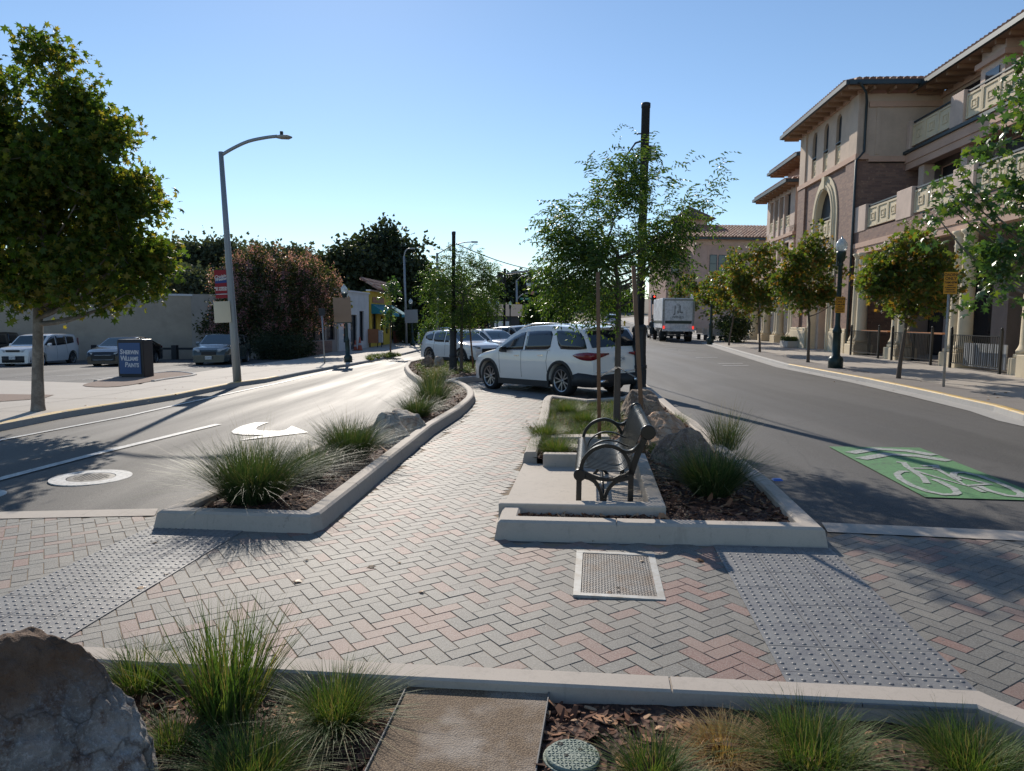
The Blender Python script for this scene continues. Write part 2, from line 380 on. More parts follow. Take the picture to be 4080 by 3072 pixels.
def herring(poly,ang,L=.2,W=.1,gap=.0032):
    ca,sa=math.cos(ang),math.sin(ang)
    xs_=[p[0] for p in poly];ys_=[p[1] for p in poly]
    cor=[(x,y) for x in (min(xs_),max(xs_)) for y in (min(ys_),max(ys_))]
    U=[( x*ca+y*sa)/W for x,y in cor];Vv=[(-x*sa+y*ca)/W for x,y in cor]
    ii,jj=np.meshgrid(np.arange(int(min(U))-2,int(max(U))+3),np.arange(int(min(Vv))-2,int(max(Vv))+3)); ii=ii.ravel();jj=jj.ravel()
    r=(ii-jj)%4
    h=r==0; v=r==2
    cx=np.concatenate([ii[h]+1.0,ii[v]+.5]);cy=np.concatenate([jj[h]+.5,jj[v]+0.0])
    hx=np.concatenate([np.full(h.sum(),L/2),np.full(v.sum(),W/2)]); hy=np.concatenate([np.full(h.sum(),W/2),np.full(v.sum(),L/2)])
    cx*=W;cy*=W
    wx=cx*ca-cy*sa; wy=cx*sa+cy*ca
    k=pip(poly,wx,wy); cx,cy,hx,hy=cx[k],cy[k],hx[k],hy[k]
    n=len(cx); tz=rng.normal(0,.0008,n); tl=rng.normal(0,.004,(n,2))
    V=[]
    for (sc,zz) in ((gap+.004,0.0),(gap,-.004),(gap,-.010)):
        for sx,sy in ((-1,-1),(1,-1),(1,1),(-1,1)):
            lx=sx*(hx-sc/1.0*.6);ly=sy*(hy-sc/1.0*.6)
            x=cx+lx;y=cy+ly; X=x*ca-y*sa;Y=x*sa+y*ca
            V.append(np.stack([X,Y,gz(X,Y)+PAVZ+tz+zz+lx*tl[:,0]+ly*tl[:,1]],-1))
    V=np.stack(V,1).reshape(-1,3); base=np.arange(n)*12
    q=[(0,1,2,3)]
    for l in (0,4): q+= [(l+4,l+5,l+1,l),(l+5,l+6,l+2,l+1),(l+6,l+7,l+3,l+2),(l+7,l+4,l,l+3)]
    F=(base[:,None,None]+np.array(q)[None]).reshape(-1,4)
    return V,F
V,F=herring(crosspoly,R(32.5))
o=raw('brick_paving',V,F,M_PAVE); tag(o,kind='structure')
fillpoly('paving_sand',crosspoly,.0085,M_SAND)
# flush concrete bands beside the brick crossing
for nm,pts in (('concrete_band',[(0,2046),(629,2033),(617,2061),(0,2073)]),('concrete_band',[(3273,2089),(4080,2124),(4080,2162),(3297,2127)])):
    P=[at(*p) for p in pts]
    if P[0][0]<-5 or True:
        d0=np.array(P[1])-np.array(P[0])
        if pts[0][0]==0: P[0]=tuple(np.array(P[0])-d0*1.5); P[3]=tuple(np.array(P[3])-d0*1.5)
        else: P[1]=tuple(np.array(P[0])+d0*3); P[2]=tuple(np.array(P[3])+d0*3)
    fillpoly(nm,P,.018,M_CURB)
# ================================================================ kerbs
def kerb(name,pts,w,h,m,closed=False,batter=.03,z0=-.02,topmat=None,smooth=6,rad=.02,joints=1.8,kind='structure',side=1):
    """pts: outer top edge; body on the `side` of travel (+1 left). outer face battered outwards at the foot"""
    if joints and kind=='structure':
        Q=[];sh=[];acc=joints*.6; m0=len(pts)
        for i in range(m0 if closed else m0-1):
            a=np.array(pts[i]);c_=np.array(pts[(i+1)%m0]); L=np.hypot(*(c_-a)); Q.append(tuple(a)); sh.append(0.)
            acc+=L
            if acc>joints and L>.15:
                acc=0
                for o_,s_ in ((-.006,0.),(-.003,.012),(.003,.012),(.006,0.)): Q.append(tuple(a+(c_-a)*(.5+o_/L))); sh.append(s_)
        if not closed: Q.append(tuple(pts[-1])); sh.append(0.)
        pts=Q
    else: sh=[0.]*len(pts)
    P=pts; A=offset_line(P,-batter*side,closed); B=P; B2=offset_line(P,rad*side,closed); C2=offset_line(P,(w-rad)*side,closed); C=offset_line(P,w*side,closed)
    sec=[(A,z0),(A,0.0),(offset_line(P,-.004*side,closed),h-rad),(B2,h),(C2,h),(C,h-rad),(C,z0)]
    n=len(P); b=MB(); vs=[]
    for q_,(S,z) in enumerate(sec): vs+=[(x,y,z-(sh[i] if 2<=q_<=5 else 0)) for i,(x,y) in enumerate(S)]
    fs=[]; m_=n if closed else n-1
    for k in range(len(sec)-1):
        for i in range(m_):
            j=(i+1)%n; f=(k*n+i,k*n+j,(k+1)*n+j,(k+1)*n+i); fs.append(f if side>0 else tuple(reversed(f)))
    b.add(vs,fs,0,False)
    if not closed:
        e0=tuple(k*n for k in range(len(sec))); e1=tuple(k*n+n-1 for k in range(len(sec)))
        b.add([],[]); b.f.append(list(e0) if side>0 else list(reversed(e0)));b.mi.append(0);b.sm.append(False)
        b.f.append(list(reversed(e1)) if side>0 else list(e1));b.mi.append(0);b.sm.append(False)
    b.drape(); mats=[m]
    if topmat is not None:
        mats=[m,topmat]
        for q,f in enumerate(b.f):
            if len(f)==4 and min(i//n for i in f)>=2 and max(i//n for i in f)<=5: b.mi[q]=1
    o=b.build(name,mats); tag(o,kind=kind)
    return o
def resample(pts,step=.5):
    out=[pts[0]]
    for a,b in zip(pts,pts[1:]):
        L=math.hypot(b[0]-a[0],b[1]-a[1]); n=max(1,int(L/step))
        for k in range(1,n+1): out.append((a[0]+(b[0]-a[0])*k/n,a[1]+(b[1]-a[1])*k/n))
    return out
def resample_c(pts,step=.5): return resample(list(pts)+[pts[0]],step)[:-1]
KH=.17
def T(*p,h=KH): return at(p[0],p[1],h)
# left planter island (outer top edge, counter-clockwise)
rc=[T(1240,2048),T(1290,2036)]
left_outer=[T(628,2035),T(1235,2052),T(1276,2040),T(1464,1893),T(1722,1690),T(1830,1626)]
left_right=catmull([T(1830,1626),T(1873,1590),T(1888,1568),T(1880,1545),T(1852,1525),T(1815,1512)],4)
left_tip=[T(1800,1512),T(1830,1505),T(1925,1496),T(2010,1487)]
left_far=[T(2010,1462),T(1900,1424),T(1700,1424),T(1625,1440)]
left_left=catmull([T(1612,1458),T(1625,1480),T(1660,1505),T(1688,1535),T(1684,1562),T(1655,1587),T(1592,1622),T(1470,1684)],4)
LP=left_outer[:-1]+left_right+left_tip+left_far+left_left
LPc=resample_c(LP,.6)
a_=sum(LP[i][0]*LP[(i+1)%len(LP)][1]-LP[(i+1)%len(LP)][0]*LP[i][1] for i in range(len(LP)))
kerb('planter_kerb',LPc,.16,KH,M_CURB,True,side=1 if a_>0 else -1)
RP_front=[T(1985,2072),T(3285,2103)]
RP_right=[T(3273,2089),T(3075,1911),T(2881,1769),T(2777,1678),T(2723,1647),T(2640,1580),T(2590,1540)]
RP_back=[T(2575,1530),T(2480,1580),T(2343,1590),T(2200,1573)]
RP_left=catmull([T(2178,1576),T(2166,1590),T(2155,1640),T(2140,1685),T(2112,1750),T(2090,1800)],3)
RP=RP_front+RP_right[1:]+RP_back+RP_left+[at(2086,1846,.02),at(2017,2000,.02)]
RPk=resample(RP_left[-1:]+[]+[],.5)
# kerb of right planter: open run from the bench pad corner round to the front left corner
PADW=[at(2017,2002,.03),at(2086,1848,.03)]
run=RP_left[::-1]; run=[RP_left[-1]]+RP_left[::-1][1:]+RP_back[::-1]+RP_right[::-1][:-1]+[T(3285,2103)]+[T(1985,2072),T(2012,2002)]
area=lambda P:sum(P[i][0]*P[(i+1)%len(P)][1]-P[(i+1)%len(P)][0]*P[i][1] for i in range(len(P)))
kerb('planter_kerb',resample(run,.6),.16,KH,M_CURB,False,side=-1 if area(run)<0 else 1)
RPfull=run
# bench pad with raised rim
BA=R(-6.2)  # bench axis turned clockwise
BO=np.array([.62,6.72])  # near front foot of bench
by=np.array([math.sin(R(6.2)),math.cos(R(6.2))]); bx=np.array([math.cos(R(6.2)),-math.sin(R(6.2))])
def bp(a,b): return tuple(BO+bx*a+by*b)
pad=[PADW[0],bp(.78,-.1),bp(.78,2.35),PADW[1]]
pad=[tuple(np.array(PADW[0])+np.array([-.09,-.75])),bp(.78,-.2),bp(.78,2.3),(PADW[1][0],PADW[1][1])]
o=fillpoly('bench_pad',pad,.035,M_PAD)
RH=.2
def rimbox(name,pts,h):
    b=MB(); b.prism(pts,-.02,h); b.drape(); o=b.build(name,M_PAD,bevel=.015); tag(o,kind='structure')
rimbox('pad_kerb',[bp(-.70,-.30),bp(.80,-.30),bp(.80,-.14),bp(-.72,-.14)],RH)
rimbox('pad_kerb',[bp(.66,-.137),bp(.80,-.137),bp(.80,2.15),bp(.66,2.15)],RH-.002)
rimbox('pad_kerb',[bp(-.46,2.153),bp(.80,2.153),bp(.80,2.30),bp(-.46,2.30)],RH-.004)
# concrete stepping slabs among the grass
for k,(px,py) in enumerate([(2310,1735),(2360,1775)]):
    x,y=at(px,py,.17); b=MB(); b.box(x-.42,x+.42,y-.14,y+.14,.05,.17); b.drape(); o=b.build('stepping_slab',M_PAD,bevel=.01)
    tag(o,['pale concrete slab in the grass behind the bench, farther one','pale concrete slab in the grass just behind the bench back'][k],'slab')
# planting beds
SOIL=.10
def bed(name,poly,z): return fillpoly(name,poly,z,M_MULCH,kind='stuff',label='brown bark mulch spread in the planter',cat='mulch')
insL=offset_line(LPc,.10*(1 if a_>0 else -1),True)
bed('mulch',insL,SOIL)
rr=resample(run,.6); sgn=-1 if area(run)<0 else 1
insR=offset_line(rr,.10*sgn,False)
insR=insR+[bp(-.6,-.2),bp(.75,-.2),bp(.75,2.25),bp(-.40,2.25)]
bedR=bed('mulch',insR,SOIL); bedR['label']='brown bark mulch around the bench pad in the right planter'
bpy.data.objects['mulch']['label']='brown bark mulch in the long planter left of the path'
# near bed and near kerb
NP=[(-7,4.13+.45)]
NP=[tuple(np.array(at(160,2566,.03))+np.array([-5.5,.55])),at(160,2566,.03),at(1540,2640,.03),at(3900,2752,.03),at(3985,2790,.03)]
NP.append(tuple(np.array(NP[-1])+np.array([1.9,-2.8])))
kerb('near_kerb',resample(NP,.4),.155,.035,M_CURB,False,batter=.0,z0=-.28,side=-1,rad=.012)
bedN=[tuple(np.array(p)) for p in offset_line(NP,-.1,False)]+[(5.5,-6),(-9,-6)]
b=MB()
xs2=np.arange(-5,4.6,.06); ys2=np.arange(1.0,4.75,.06); X,Y=np.meshgrid(xs2,ys2)
Z=gz(X,Y)-.065+.025*np.sin(X*1.7+1)*np.cos(Y*2.1)
Z+=np.array([noise.noise(Vector((x*2.5,y*2.5,0)))*.03+noise.noise(Vector((x*13,y*13,3)))*.012 for x,y in zip(X.ravel(),Y.ravel())]).reshape(X.shape)
keep=pip(bedN,X,Y)
nx=len(xs2); I,J=np.meshgrid(np.arange(nx-1),np.arange(len(ys2)-1)); a=(J*nx+I).ravel(); F=np.stack([a,a+1,a+1+nx,a+nx],-1)
F=F[keep.ravel()[F].sum(1)>=1]
o=raw('mulch',np.stack([X,Y,Z],-1).reshape(-1,3),F,M_MULCH,smooth=True); tag(o,'bark mulch in the bed in front of the brick crossing','mulch',kind='stuff')
def nearz(x,y): return gz(x,y)-.065+.025*np.sin(x*1.7+1)*np.cos(y*2.1)
def pavhole(): pass
# hole: the near bed is lower than the road sheet, so cut the road there
rd=bpy.data.objects['road']; bm=bmesh.new(); bm.from_mesh(rd.data)
for ax in (np.arange(-9,6,.25)): bmesh.ops.bisect_plane(bm,geom=bm.verts[:]+bm.edges[:]+bm.faces[:],plane_co=(ax,0,0),plane_no=(1,0,0),dist=1e-4) if False else None
sel=[f for f in bm.faces if f.calc_center_median().y<6 and abs(f.calc_center_median().x)<9]
bmesh.ops.delete(bm,geom=sel,context='FACES'); bm.to_mesh(rd.data); bm.free()
fillpoly('road_base',[(-9,6),(9,6),(9,0),(5.6,0.1)]+[NP[5]]+offset_line(NP,-.05,False)[::-1][1:]+[(-9,5)],0.0,M_ROAD)
fillpoly('ground',[(-9,-15),(9,-15),(9,6),(-9,6)],-.32,M_DIRT)
# aggregate walk between steel edgings
AG=[at(1640,2708,-.02),at(2190,2738,-.02)]
d=np.array([-.10,-1.0]); AGp=[AG[0],AG[1],tuple(np.array(at(2135,3060,-.02))*1.0),at(1470,3060,-.02)]
ext=lambda a,b,k:(a[0]+(b[0]-a[0])*k,a[1]+(b[1]-a[1])*k)
AGp=[AG[0],AG[1],ext(AG[1],AGp[2],1.7),ext(AG[0],AGp[3],1.7)]
b=MB(); b.prism(AGp,-.16,-.015); b.drape(); o=b.build('aggregate_path',M_AGG); tag(o,kind='structure')
M_STEEL=mat('edging_steel',(.16,.155,.15),.75,.2,var=.3)
for k,(p,q) in enumerate(((AGp[0],AGp[3]),(AGp[1],AGp[2]))):
    b=MB(); P=[p,q]; O=offset_line(P,.006 if k else -.006); b.prism([P[0],P[1],O[1],O[0]],-.2,-.004 if k else -.003); b.drape(); o=b.build('steel_edging',M_STEEL)
    tag(o,['thin steel edging strip on the grassy side of the gravelly path','thin steel edging strip between gravelly path and valve lid'][k],'edging')
# ================================================================ tactile tiles
M_TACT=mat('tactile_tile',(.20,.197,.19),.5,var=.1,scale=5,bmp=.15,bscale=80,stain=((.12,.12,.13),9))
def tactile(name,o_,ang,nc,nr,r0,trim=None,lab=None,clipf=None,size=.305,seg=8,dome=5):
    ca,sa=math.cos(ang),math.sin(ang); b=MB()
    prof=[(.0125,0),(.0115,.0025),(.008,.0045),(.0,.005)]
    for c in range(nc):
        for r in range(r0,nr):
            g=.0022
            cs=[(c*size+g,r*size+g),((c+1)*size-g,r*size+g),((c+1)*size-g,(r+1)*size-g),(c*size+g,(r+1)*size-g)]
            W=[(o_[0]+x*ca-y*sa,o_[1]+x*sa+y*ca) for x,y in cs]
            if clipf and not clipf(sum(p[0] for p in W)/4,sum(p[1] for p in W)/4): continue
            zt=PAVZ+.007+rng.normal(0,.0006); b.prism(W,0,zt)
            for i in range(dome):
                for j in range(dome):
                    x=c*size+(i+.5)*size/dome; y=r*size+(j+.5)*size/dome
                    b.lathe(prof,seg,(o_[0]+x*ca-y*sa,o_[1]+x*sa+y*ca,zt),0,True)
    b.drape(); o=b.build(name,M_TACT); tag(o,kind='structure'); return o
tactile('tactile_paving',(1.425,3.663),-.1079,3,7,-1)
tactile('tactile_paving',(-3.484,4.512),-.1075,3,7,-1)
# far end of the path: fine tactile strip before the parking bays
q=[at(2165,1600),at(1895,1560)]; an=math.atan2(q[1][1]-q[0][1],q[1][0]-q[0][0])
L=math.hypot(q[1][0]-q[0][0],q[1][1]-q[0][1])
tactile('tactile_paving',q[0],an,int(L/.305)+1,0,-3,seg=5)
# ================================================================ steel cover, valve lid
M_GALV=mat('galvanised',(.38,.385,.375),.6,.35,var=.15,scale=12,stain=((.25,.22,.18),7))
def diamond_mat(name,col):
    N=NT(name); v=coords(N); ch=N.node('ShaderNodeTexChecker')
    return mat(name+'_plain',(.23,.22,.205),.62,.35,var=.25,scale=5,stain=((.20,.15,.11),6),bmp=.2)
    w=N.node('ShaderNodeTexWave'); w.inputs['Scale'].default_value=14; w.inputs['Distortion'].default_value=2.5; N.link(v,w.inputs['Vector'])
    w2=N.node('ShaderNodeTexWave'); w2.bands_direction='Y'; w2.inputs['Scale'].default_value=14; w2.inputs['Distortion'].default_value=2.5; N.link(v,w2.inputs['Vector'])
    h=mix(N,1.,w.outputs['Fac'],w2.outputs['Fac'],'MULTIPLY'); a=noi(N,v,6,5)
    N.link(mix(N,a,col,(.30,.24,.19)),N.b.inputs['Base Color']); N.b.inputs['Metallic'].default_value=.6; N.b.inputs['Roughness'].default_value=.5
    bump(N,h,.8,.008); return N.m
cv=[np.array(at(*p)) for p in ((2297,2206),(2608,2215),(2651,2401),(2284,2387))]
cen=sum(cv)/4; t=gthing('utility_cover','rectangular steel chequer plate cover in a pale frame set in the brick paving','cover',cen,R(-6.5))
b=MB(); wx,wy=.305,.475; f_=.05
z1=PAVZ+.012
b.box(-wx,wx,-wy,-wy+f_,-.01,z1);b.box(-wx,wx,wy-f_,wy,-.01,z1);b.box(-wx,-wx+f_,-wy+f_,wy-f_,-.01,z1-.001);b.box(wx-f_,wx,-wy+f_,wy-f_,-.01,z1-.001)
b.build('frame',M_GALV,t)
M_DIA=diamond_mat('chequer_plate',(.30,.30,.30))
b=MB(); b.box(-wx+f_+.006,wx-f_-.006,-wy+f_+.006,wy-f_-.006,-.01,z1-.005)
for i in range(24):
    for j in range(38):
        x=-wx+f_+.02+i*.0205; y=-wy+f_+.02+j*.0218
        if abs(x)<wx-f_-.012 and abs(y)<wy-f_-.012:
            s_=1 if (i+j)%2 else -1; b.bar([(x-.006,y-.005*s_,z1-.0045),(x+.006,y+.005*s_,z1-.0045)],.004,.003,side=(0,0,1))
b.build('plate',M_DIA,t)
M_BLK=mat('black_void',(.01,.01,.01),.9,var=0)
b=MB(); b.lathe([(.014,0),(.014,.001)],10,(0,-wy+.11,z1-.0045)); b.build('lifting_hole',M_BLK,t); b=MB(); b.box(-.008,.010,-wy+.17,-wy+.20,z1-.005,z1-.0035); b.build('keyhole',M_BLK,t)
vx,vy=at(2282,3010,-.02)
t=gthing('valve_lid','round green weathered irrigation valve lid in the bark mulch','valve lid',(vx,vy))
N=NT('valve_green'); v=coords(N); vo=noi(N,v,9,5); N.link(mix(N,vo,(.13,.19,.15),(.27,.30,.25)),N.b.inputs['Base Color']); N.b.inputs['Roughness'].default_value=.7
w=N.node('ShaderNodeTexVoronoi'); w.inputs['Scale'].default_value=70; N.link(v,w.inputs['Vector']); bump(N,w.outputs['Distance'],.5,.006); M_VAL=N.m
rv=.118
b=MB(); b.lathe([(rv+.012,-.12),(rv+.012,-.03),(rv+.006,-.025),(rv+.002,-.03)],28); b.build('rim',M_VAL,t)
b=MB(); b.lathe([(rv,-.05),(rv,-.018),(rv-.006,-.012),(.0,-.010)],28,sm=False)
for i in range(13):
    for j in range(13):
        x=(i-6)*.017;y=(j-6)*.017
        if math.hypot(x,y)<rv-.012: s_=1 if (i+j)%2 else -1; b.bar([(x-.005,y-.004*s_,-.010),(x+.005,y+.004*s_,-.010)],.003,.003,side=(0,0,1))
b.build('lid',M_VAL,t)
for hx_,hy_2,hr_ in ((-.05,.07,.013),(.035,.03,.01),(-.03,-.015,.01)):
    b=MB(); b.lathe([(hr_,-.0098),(hr_,-.0085)],12,(hx_,hy_2,0)); b.build('finger_hole',M_BLK,t)
# ================================================================ road markings
def strip_px(name,pts,w=None,m=M_WHITE,z=.012):
    P=[at(*p) for p in pts]
    O1=offset_line(P,w/2);O2=offset_line(P,-w/2)
    o=fillpoly(name,O1+O2[::-1],z,m); return o
strip_px('lane_marking',[(-100,1938),(0,1911),(400,1806),(870,1692)],.15)
strip_px('lane_marking',[(-60,1768),(0,1756),(500,1661),(900,1572),(1117,1526),(1330,1475)],.11)
A=[at(x/1.7015,1450+y/1.7015) for x,y in [(1725,401),(1825,398),(1785,412),(1745,430),(1735,445),(1755,455),(1900,458),(1940,450),(1978,424),(2090,468),(1850,497),(1605,525),(1790,487),(1640,484),(1580,475),(1570,462),(1600,440),(1650,420)]]
fillpoly('turn_arrow_marking',A,.012,M_WHITE)
p,q=at(191,1926),at(526,1885); mc=((p[0]+q[0])/2,(p[1]+q[1])/2); mr=math.hypot(p[0]-q[0],p[1]-q[1])/2
def ring(c,r,label,rz):
    t=gthing('manhole_cover',label,'manhole cover',c)
    b=MB(); b.lathe([(r,.0),(r,.012),(min(.39,r*.6),.012),(min(.39,r*.6),.0)],40,sm=False); b.build('painted_collar',M_WHITE,t)
    q_=min(.385,r*.58); b=MB(); b.lathe([(q_,0),(q_,.010),(q_-.05,.012),(.0,.012)],32,sm=False)
    for i in range(-6,7):
        for j in range(-6,7):
            if math.hypot(i,j)*.048<q_-.06: b.box(i*.048-.014,i*.048+.014,j*.048-.014,j*.048+.014,.011,.016)
    b.build('iron_lid',mat('cast_iron',(.12,.115,.11),.55,.5,var=.2),t)
ring(mc,min(mr,.9),'iron manhole cover in a whitish painted collar on the left road',0)
_c=at(-95,1978); _e=at(27,1967); ring(_c,math.hypot(_c[0]-_e[0],_c[1]-_e[1]),'iron manhole cover whose whitish collar is cut by the left picture edge',0)
# green bicycle patch
g=[at(3302,1782),at(3664,1787),at(4205,2001),at(3686,1985)]
fillpoly('green_bike_marking',g,.012,M_GREEN)
def zb(x,y): return at(2900+x/1.851,1600+y/1.851)
def stroke(pts,w=.1):
    P=[zb(*p) for p in pts]; return offset_line(P,w/2)+offset_line(P,-w/2)[::-1]
strokes=[stroke([(900,388),(1100,357),(1330,372),(1525,405)],.17),stroke([(980,432),(1180,397),(1400,410),(1630,447)],.17)]
def arcs(c,rx,ry,a0,a1,rot,n=22):
    out=[]
    for i in range(n+1):
        a=R(a0+(a1-a0)*i/n); x=rx*math.cos(a);y=ry*math.sin(a); out.append((c[0]+x*math.cos(rot)-y*math.sin(rot),c[1]+x*math.sin(rot)+y*math.cos(rot)))
    return out
strokes.append(stroke([(1330,525),(1280,525),(1245,545),(1270,580),(1360,632),(1480,675),(1590,697),(1670,697),(1695,685),(1665,650),(1560,600),(1510,582)],.075))
strokes.append(stroke([(1700,590),(1660,550),(1670,535),(1740,533),(1860,560),(1990,607),(2110,660),(2165,695),(2150,712),(2060,705),(1930,670),(1850,635)],.075))
strokes+= [stroke([(1240,455),(1295,460),(1320,490),(1440,570),(1465,608),(1435,605)],.07),stroke([(1320,500),(1540,505),(1760,632),(1360,515)],.06),stroke([(1430,485),(1530,482),(1545,515)],.08),stroke([(1760,630),(1925,620),(1690,560)],.06),stroke([(1800,640),(1890,680)],.06)]
for s in strokes: fillpoly('bike_symbol_marking',s,.019,mat('worn_paint',(.42,.42,.40),.6,var=.2,scale=8,stain=((.10,.17,.10),22)))
# short lane dashes on the right road
for i,(px,py) in enumerate([(2665,1374),(2680,1380),(2738,1396),(2815,1425),(2660,1392),(2910,1449),(2930,1457)]):
    P=at(px,py); b=fillpoly('lane_marking',[(P[0]-.5,P[1]-.12),(P[0]+.5,P[1]-.12),(P[0]+.5,P[1]+.12),(P[0]-.5,P[1]+.12)],.010,M_WHITE)
x,y=at(3097,1913,0); t=gthing('road_reflector','small blue raised reflector on the asphalt beside the right planter','reflector',(x,y)); b=MB()
b.add([(-.055,-.05,.0),(.055,-.05,0),(.055,.05,0),(-.055,.05,0),(-.04,-.02,.02),(.04,-.02,.02),(.04,.02,.02),(-.04,.02,.02)],[(4,5,6,7),(0,1,5,4),(1,2,6,5),(2,3,7,6),(3,0,4,7)])
b.build('housing',mat('blue_plastic',(.03,.13,.5),.3,var=0),t)
# ================================================================ left and right kerbs, walks, lot
Lk=[at(-500,1835),at(0,1688,.13),at(247,1641,.13),at(705,1570,.13),at(946,1523,.13),at(1058,1509,.13),at(1200,1481,.13),at(1343,1455,.13),at(1390,1449,.13),at(1692,1386,.13)]
Lk.append(tuple(np.array(Lk[-1])+np.array([1.2,14]))); Lk.append((Lk[-1][0]+4,Lk[-1][1]+60))
LKR=resample(Lk,1.0)
iy=next(i for i,p in enumerate(LKR) if p[1]>at(1058,1509,.13)[1])
kerb('roadside_kerb',LKR[:iy+1],.15,.14,M_CURBG,False,batter=.02,topmat=M_YEL,side=1)
kerb('roadside_kerb',LKR[iy:],.15,.05 if False else .13,M_CURBG,False,batter=.02,side=1)
Lback=[(p[0]-.14,p[1]) for p in Lk]
walkL=Lback+[(Lback[-1][0]-20,Lback[-1][1]),at(1575,1371),at(1474,1384),at(1343,1404),at(1180,1440),at(1000,1462),at(780,1497),at(640,1515),at(560,1548),at(300,1540),at(0,1530),at(-500,1515)]
fillpoly('sidewalk',walkL,.125,M_WALK)
b=MB()
for i in range(2,26,1):
    k=i*1.5
    # tooled joints as narrow dark inlays
    pass
lotpoly=[at(-500,1517),at(0,1531),at(300,1541),at(560,1549),at(640,1515),at(780,1497),at(1000,1462),at(1100,1450),(-13,42),(-80,42),(-80,20)]
fillpoly('parking_lot',lotpoly,.06,M_LOT)
for k in range(6):
    a=at(330+k*60-200,1512-k*7); 
for (a,b_) in (((60,1512),(360,1500)),((330,1520),(560,1502))):
    strip_px('bay_marking',[a,b_],.09,z=.07)
isl=catmull([at(330,1541,.1),at(420,1517,.1),(at(560,1498,.1)),at(690,1486,.1),at(770,1497,.1),at(640,1517,.1),at(470,1545,.1)],4,True)
M_ROCKM=island_mat('lava_mulch',[(.25,.17,.13),(.16,.10,.08),(.34,.25,.2)],.9,30,.6,8)
fillpoly('sign_bed',isl,.14,mat('gravel_mulch',(.25,.18,.14),.95,var=.5,scale=25,bmp=.8,bscale=40))
iw=resample_c(isl,.8); kerb('sign_bed_kerb',[p for p in iw if p[1]>at(500,1540)[1]][:],.12,.17,M_CURBG,False,side=1)
fillpoly('tree_bed',[at(-400,1560),at(0,1572,.12),at(215,1575,.12),at(170,1590,.12),at(0,1602,.12),at(-400,1610)],.135,mat('gravel_mulch'))
# bulb-out planting strip on the left street
bo=[at(1400,1447,.13),at(1500,1437,.13),at(1608,1419,.13),at(1612,1414,.13),at(1570,1415,.13),at(1480,1428,.13)]
# right side
Rk=[at(4600,1790),at(4080,1651,.12),at(3962,1616,.12),at(3702,1559,.12),at(3454,1508,.12),at(3140,1451,.12),at(2960,1402,.12),at(2850,1371,.12),at(2815,1359,.12)]
Rk.append((Rk[-1][0]+1.4,Rk[-1][1]+.2)); Rk.append((Rk[-1][0]+1.5,Rk[-1][1]+14)); Rk.append((Rk[-1][0]+1.5,Rk[-1][1]+25)); Rk.append((Rk[-1][0]+2,Rk[-1][1]+60))
RKR=resample(Rk,1.0); iy=next(i for i,p in enumerate(RKR) if p[1]>at(3160,1452,.12)[1])
kerb('roadside_kerb',RKR[:iy+1],.15,.13,M_CURBG,False,batter=.02,topmat=M_YEL,side=-1)
kerb('roadside_kerb',RKR[iy:],.15,.12,M_CURBG,False,batter=.02,side=-1)
gut=offset_line(RKR,.42); fillpoly('gutter',RKR+gut[::-1],.008,M_CURBG)
walkR=[(p[0]+.14,p[1]) for p in Rk]+[(60,150),(60,0)]
fillpoly('sidewalk',walkR,.115,M_WALK)
def joints(line,side,dist,z,y0,y1,step,longs):
    b=MB(); acc=0
    for a,c in zip(line,line[1:]):
        a=np.array(a);c=np.array(c);L=np.hypot(*(c-a)); acc+=L
        if acc>=step and y0<a[1]<y1:
            acc=0; d=(c-a)/L; n=np.array([-d[1],d[0]])*side; w=d*.009; m=8
            for k in range(m):
                p=a+n*(.17+dist*k/m); q=a+n*(.17+dist*(k+1)/m); b.add([(p[0]-w[0],p[1]-w[1],z),(p[0]+w[0],p[1]+w[1],z),(q[0]+w[0],q[1]+w[1],z),(q[0]-w[0],q[1]-w[1],z)],[(0,1,2,3)])
    for off in longs:
        O=[p for p in offset_line(line,off*side) if y0<p[1]<y1]; O2=[p for p in offset_line(line,(off+.018)*side) if y0<p[1]<y1]
        for i in range(min(len(O),len(O2))-1): b.add([(*O[i],z),(*O[i+1],z),(*O2[i+1],z),(*O2[i],z)],[(0,1,2,3)])
    a_=np.array(b.v)
    for f in b.f:
        p=[b.v[i] for i in f]; ar=(p[1][0]-p[0][0])*(p[2][1]-p[0][1])-(p[2][0]-p[0][0])*(p[1][1]-p[0][1])
        if ar<0: f.reverse()
    b.drape(); o=b.build('sidewalk_joint',M_JOINT); tag(o,kind='structure')
M_JOINT=mat('joint_dark',(.12,.10,.085),.9,var=0)
joints(LKR,1,3.0,.136,13,48,1.6,(1.7,))
joints(RKR,-1,4.2,.127,12,60,1.5,(1.12,2.7))
# darker brick band along the right kerb
bandR=offset_line(RKR[:30],-.17); bandR2=offset_line(RKR[:30],-1.1)
fillpoly('brick_band',bandR+bandR2[::-1],.122,island_mat('band_brick',[(.2,.18,.17),(.24,.21,.2)],.7,60,.3,2))
# ================================================================ vehicles
def paint(name,col,rough=.25,metal=0): return mat(name,col,rough,metal,var=.03,scale=3,coat=.8,spec=.5)
M_PWHITE=paint('car_white',(.80,.78,.75)); M_PBLACK=paint('car_black',(.012,.012,.014)); M_PGREY=paint('car_grey_green',(.05,.065,.06)); M_PBEIGE=paint('car_beige',(.42,.40,.36)); M_PSILV=paint('car_silver',(.38,.39,.40),.3,.3)
M_PNAVY=paint('car_navy',(.02,.025,.04))
M_GLASS=mat('car_glass',(.012,.015,.018),.04,var=0,spec=.8)
M_GLASSG=mat('car_glass_green',(.03,.05,.05),.03,var=0,spec=.9)
M_TYRE=mat('tyre_rubber',(.018,.018,.018),.8,var=.2,scale=20)
M_RIM=mat('alloy_rim',(.42,.42,.43),.3,.8,var=.05)
M_TRIM=mat('black_trim',(.02,.02,.022),.6,var=.15,scale=20)
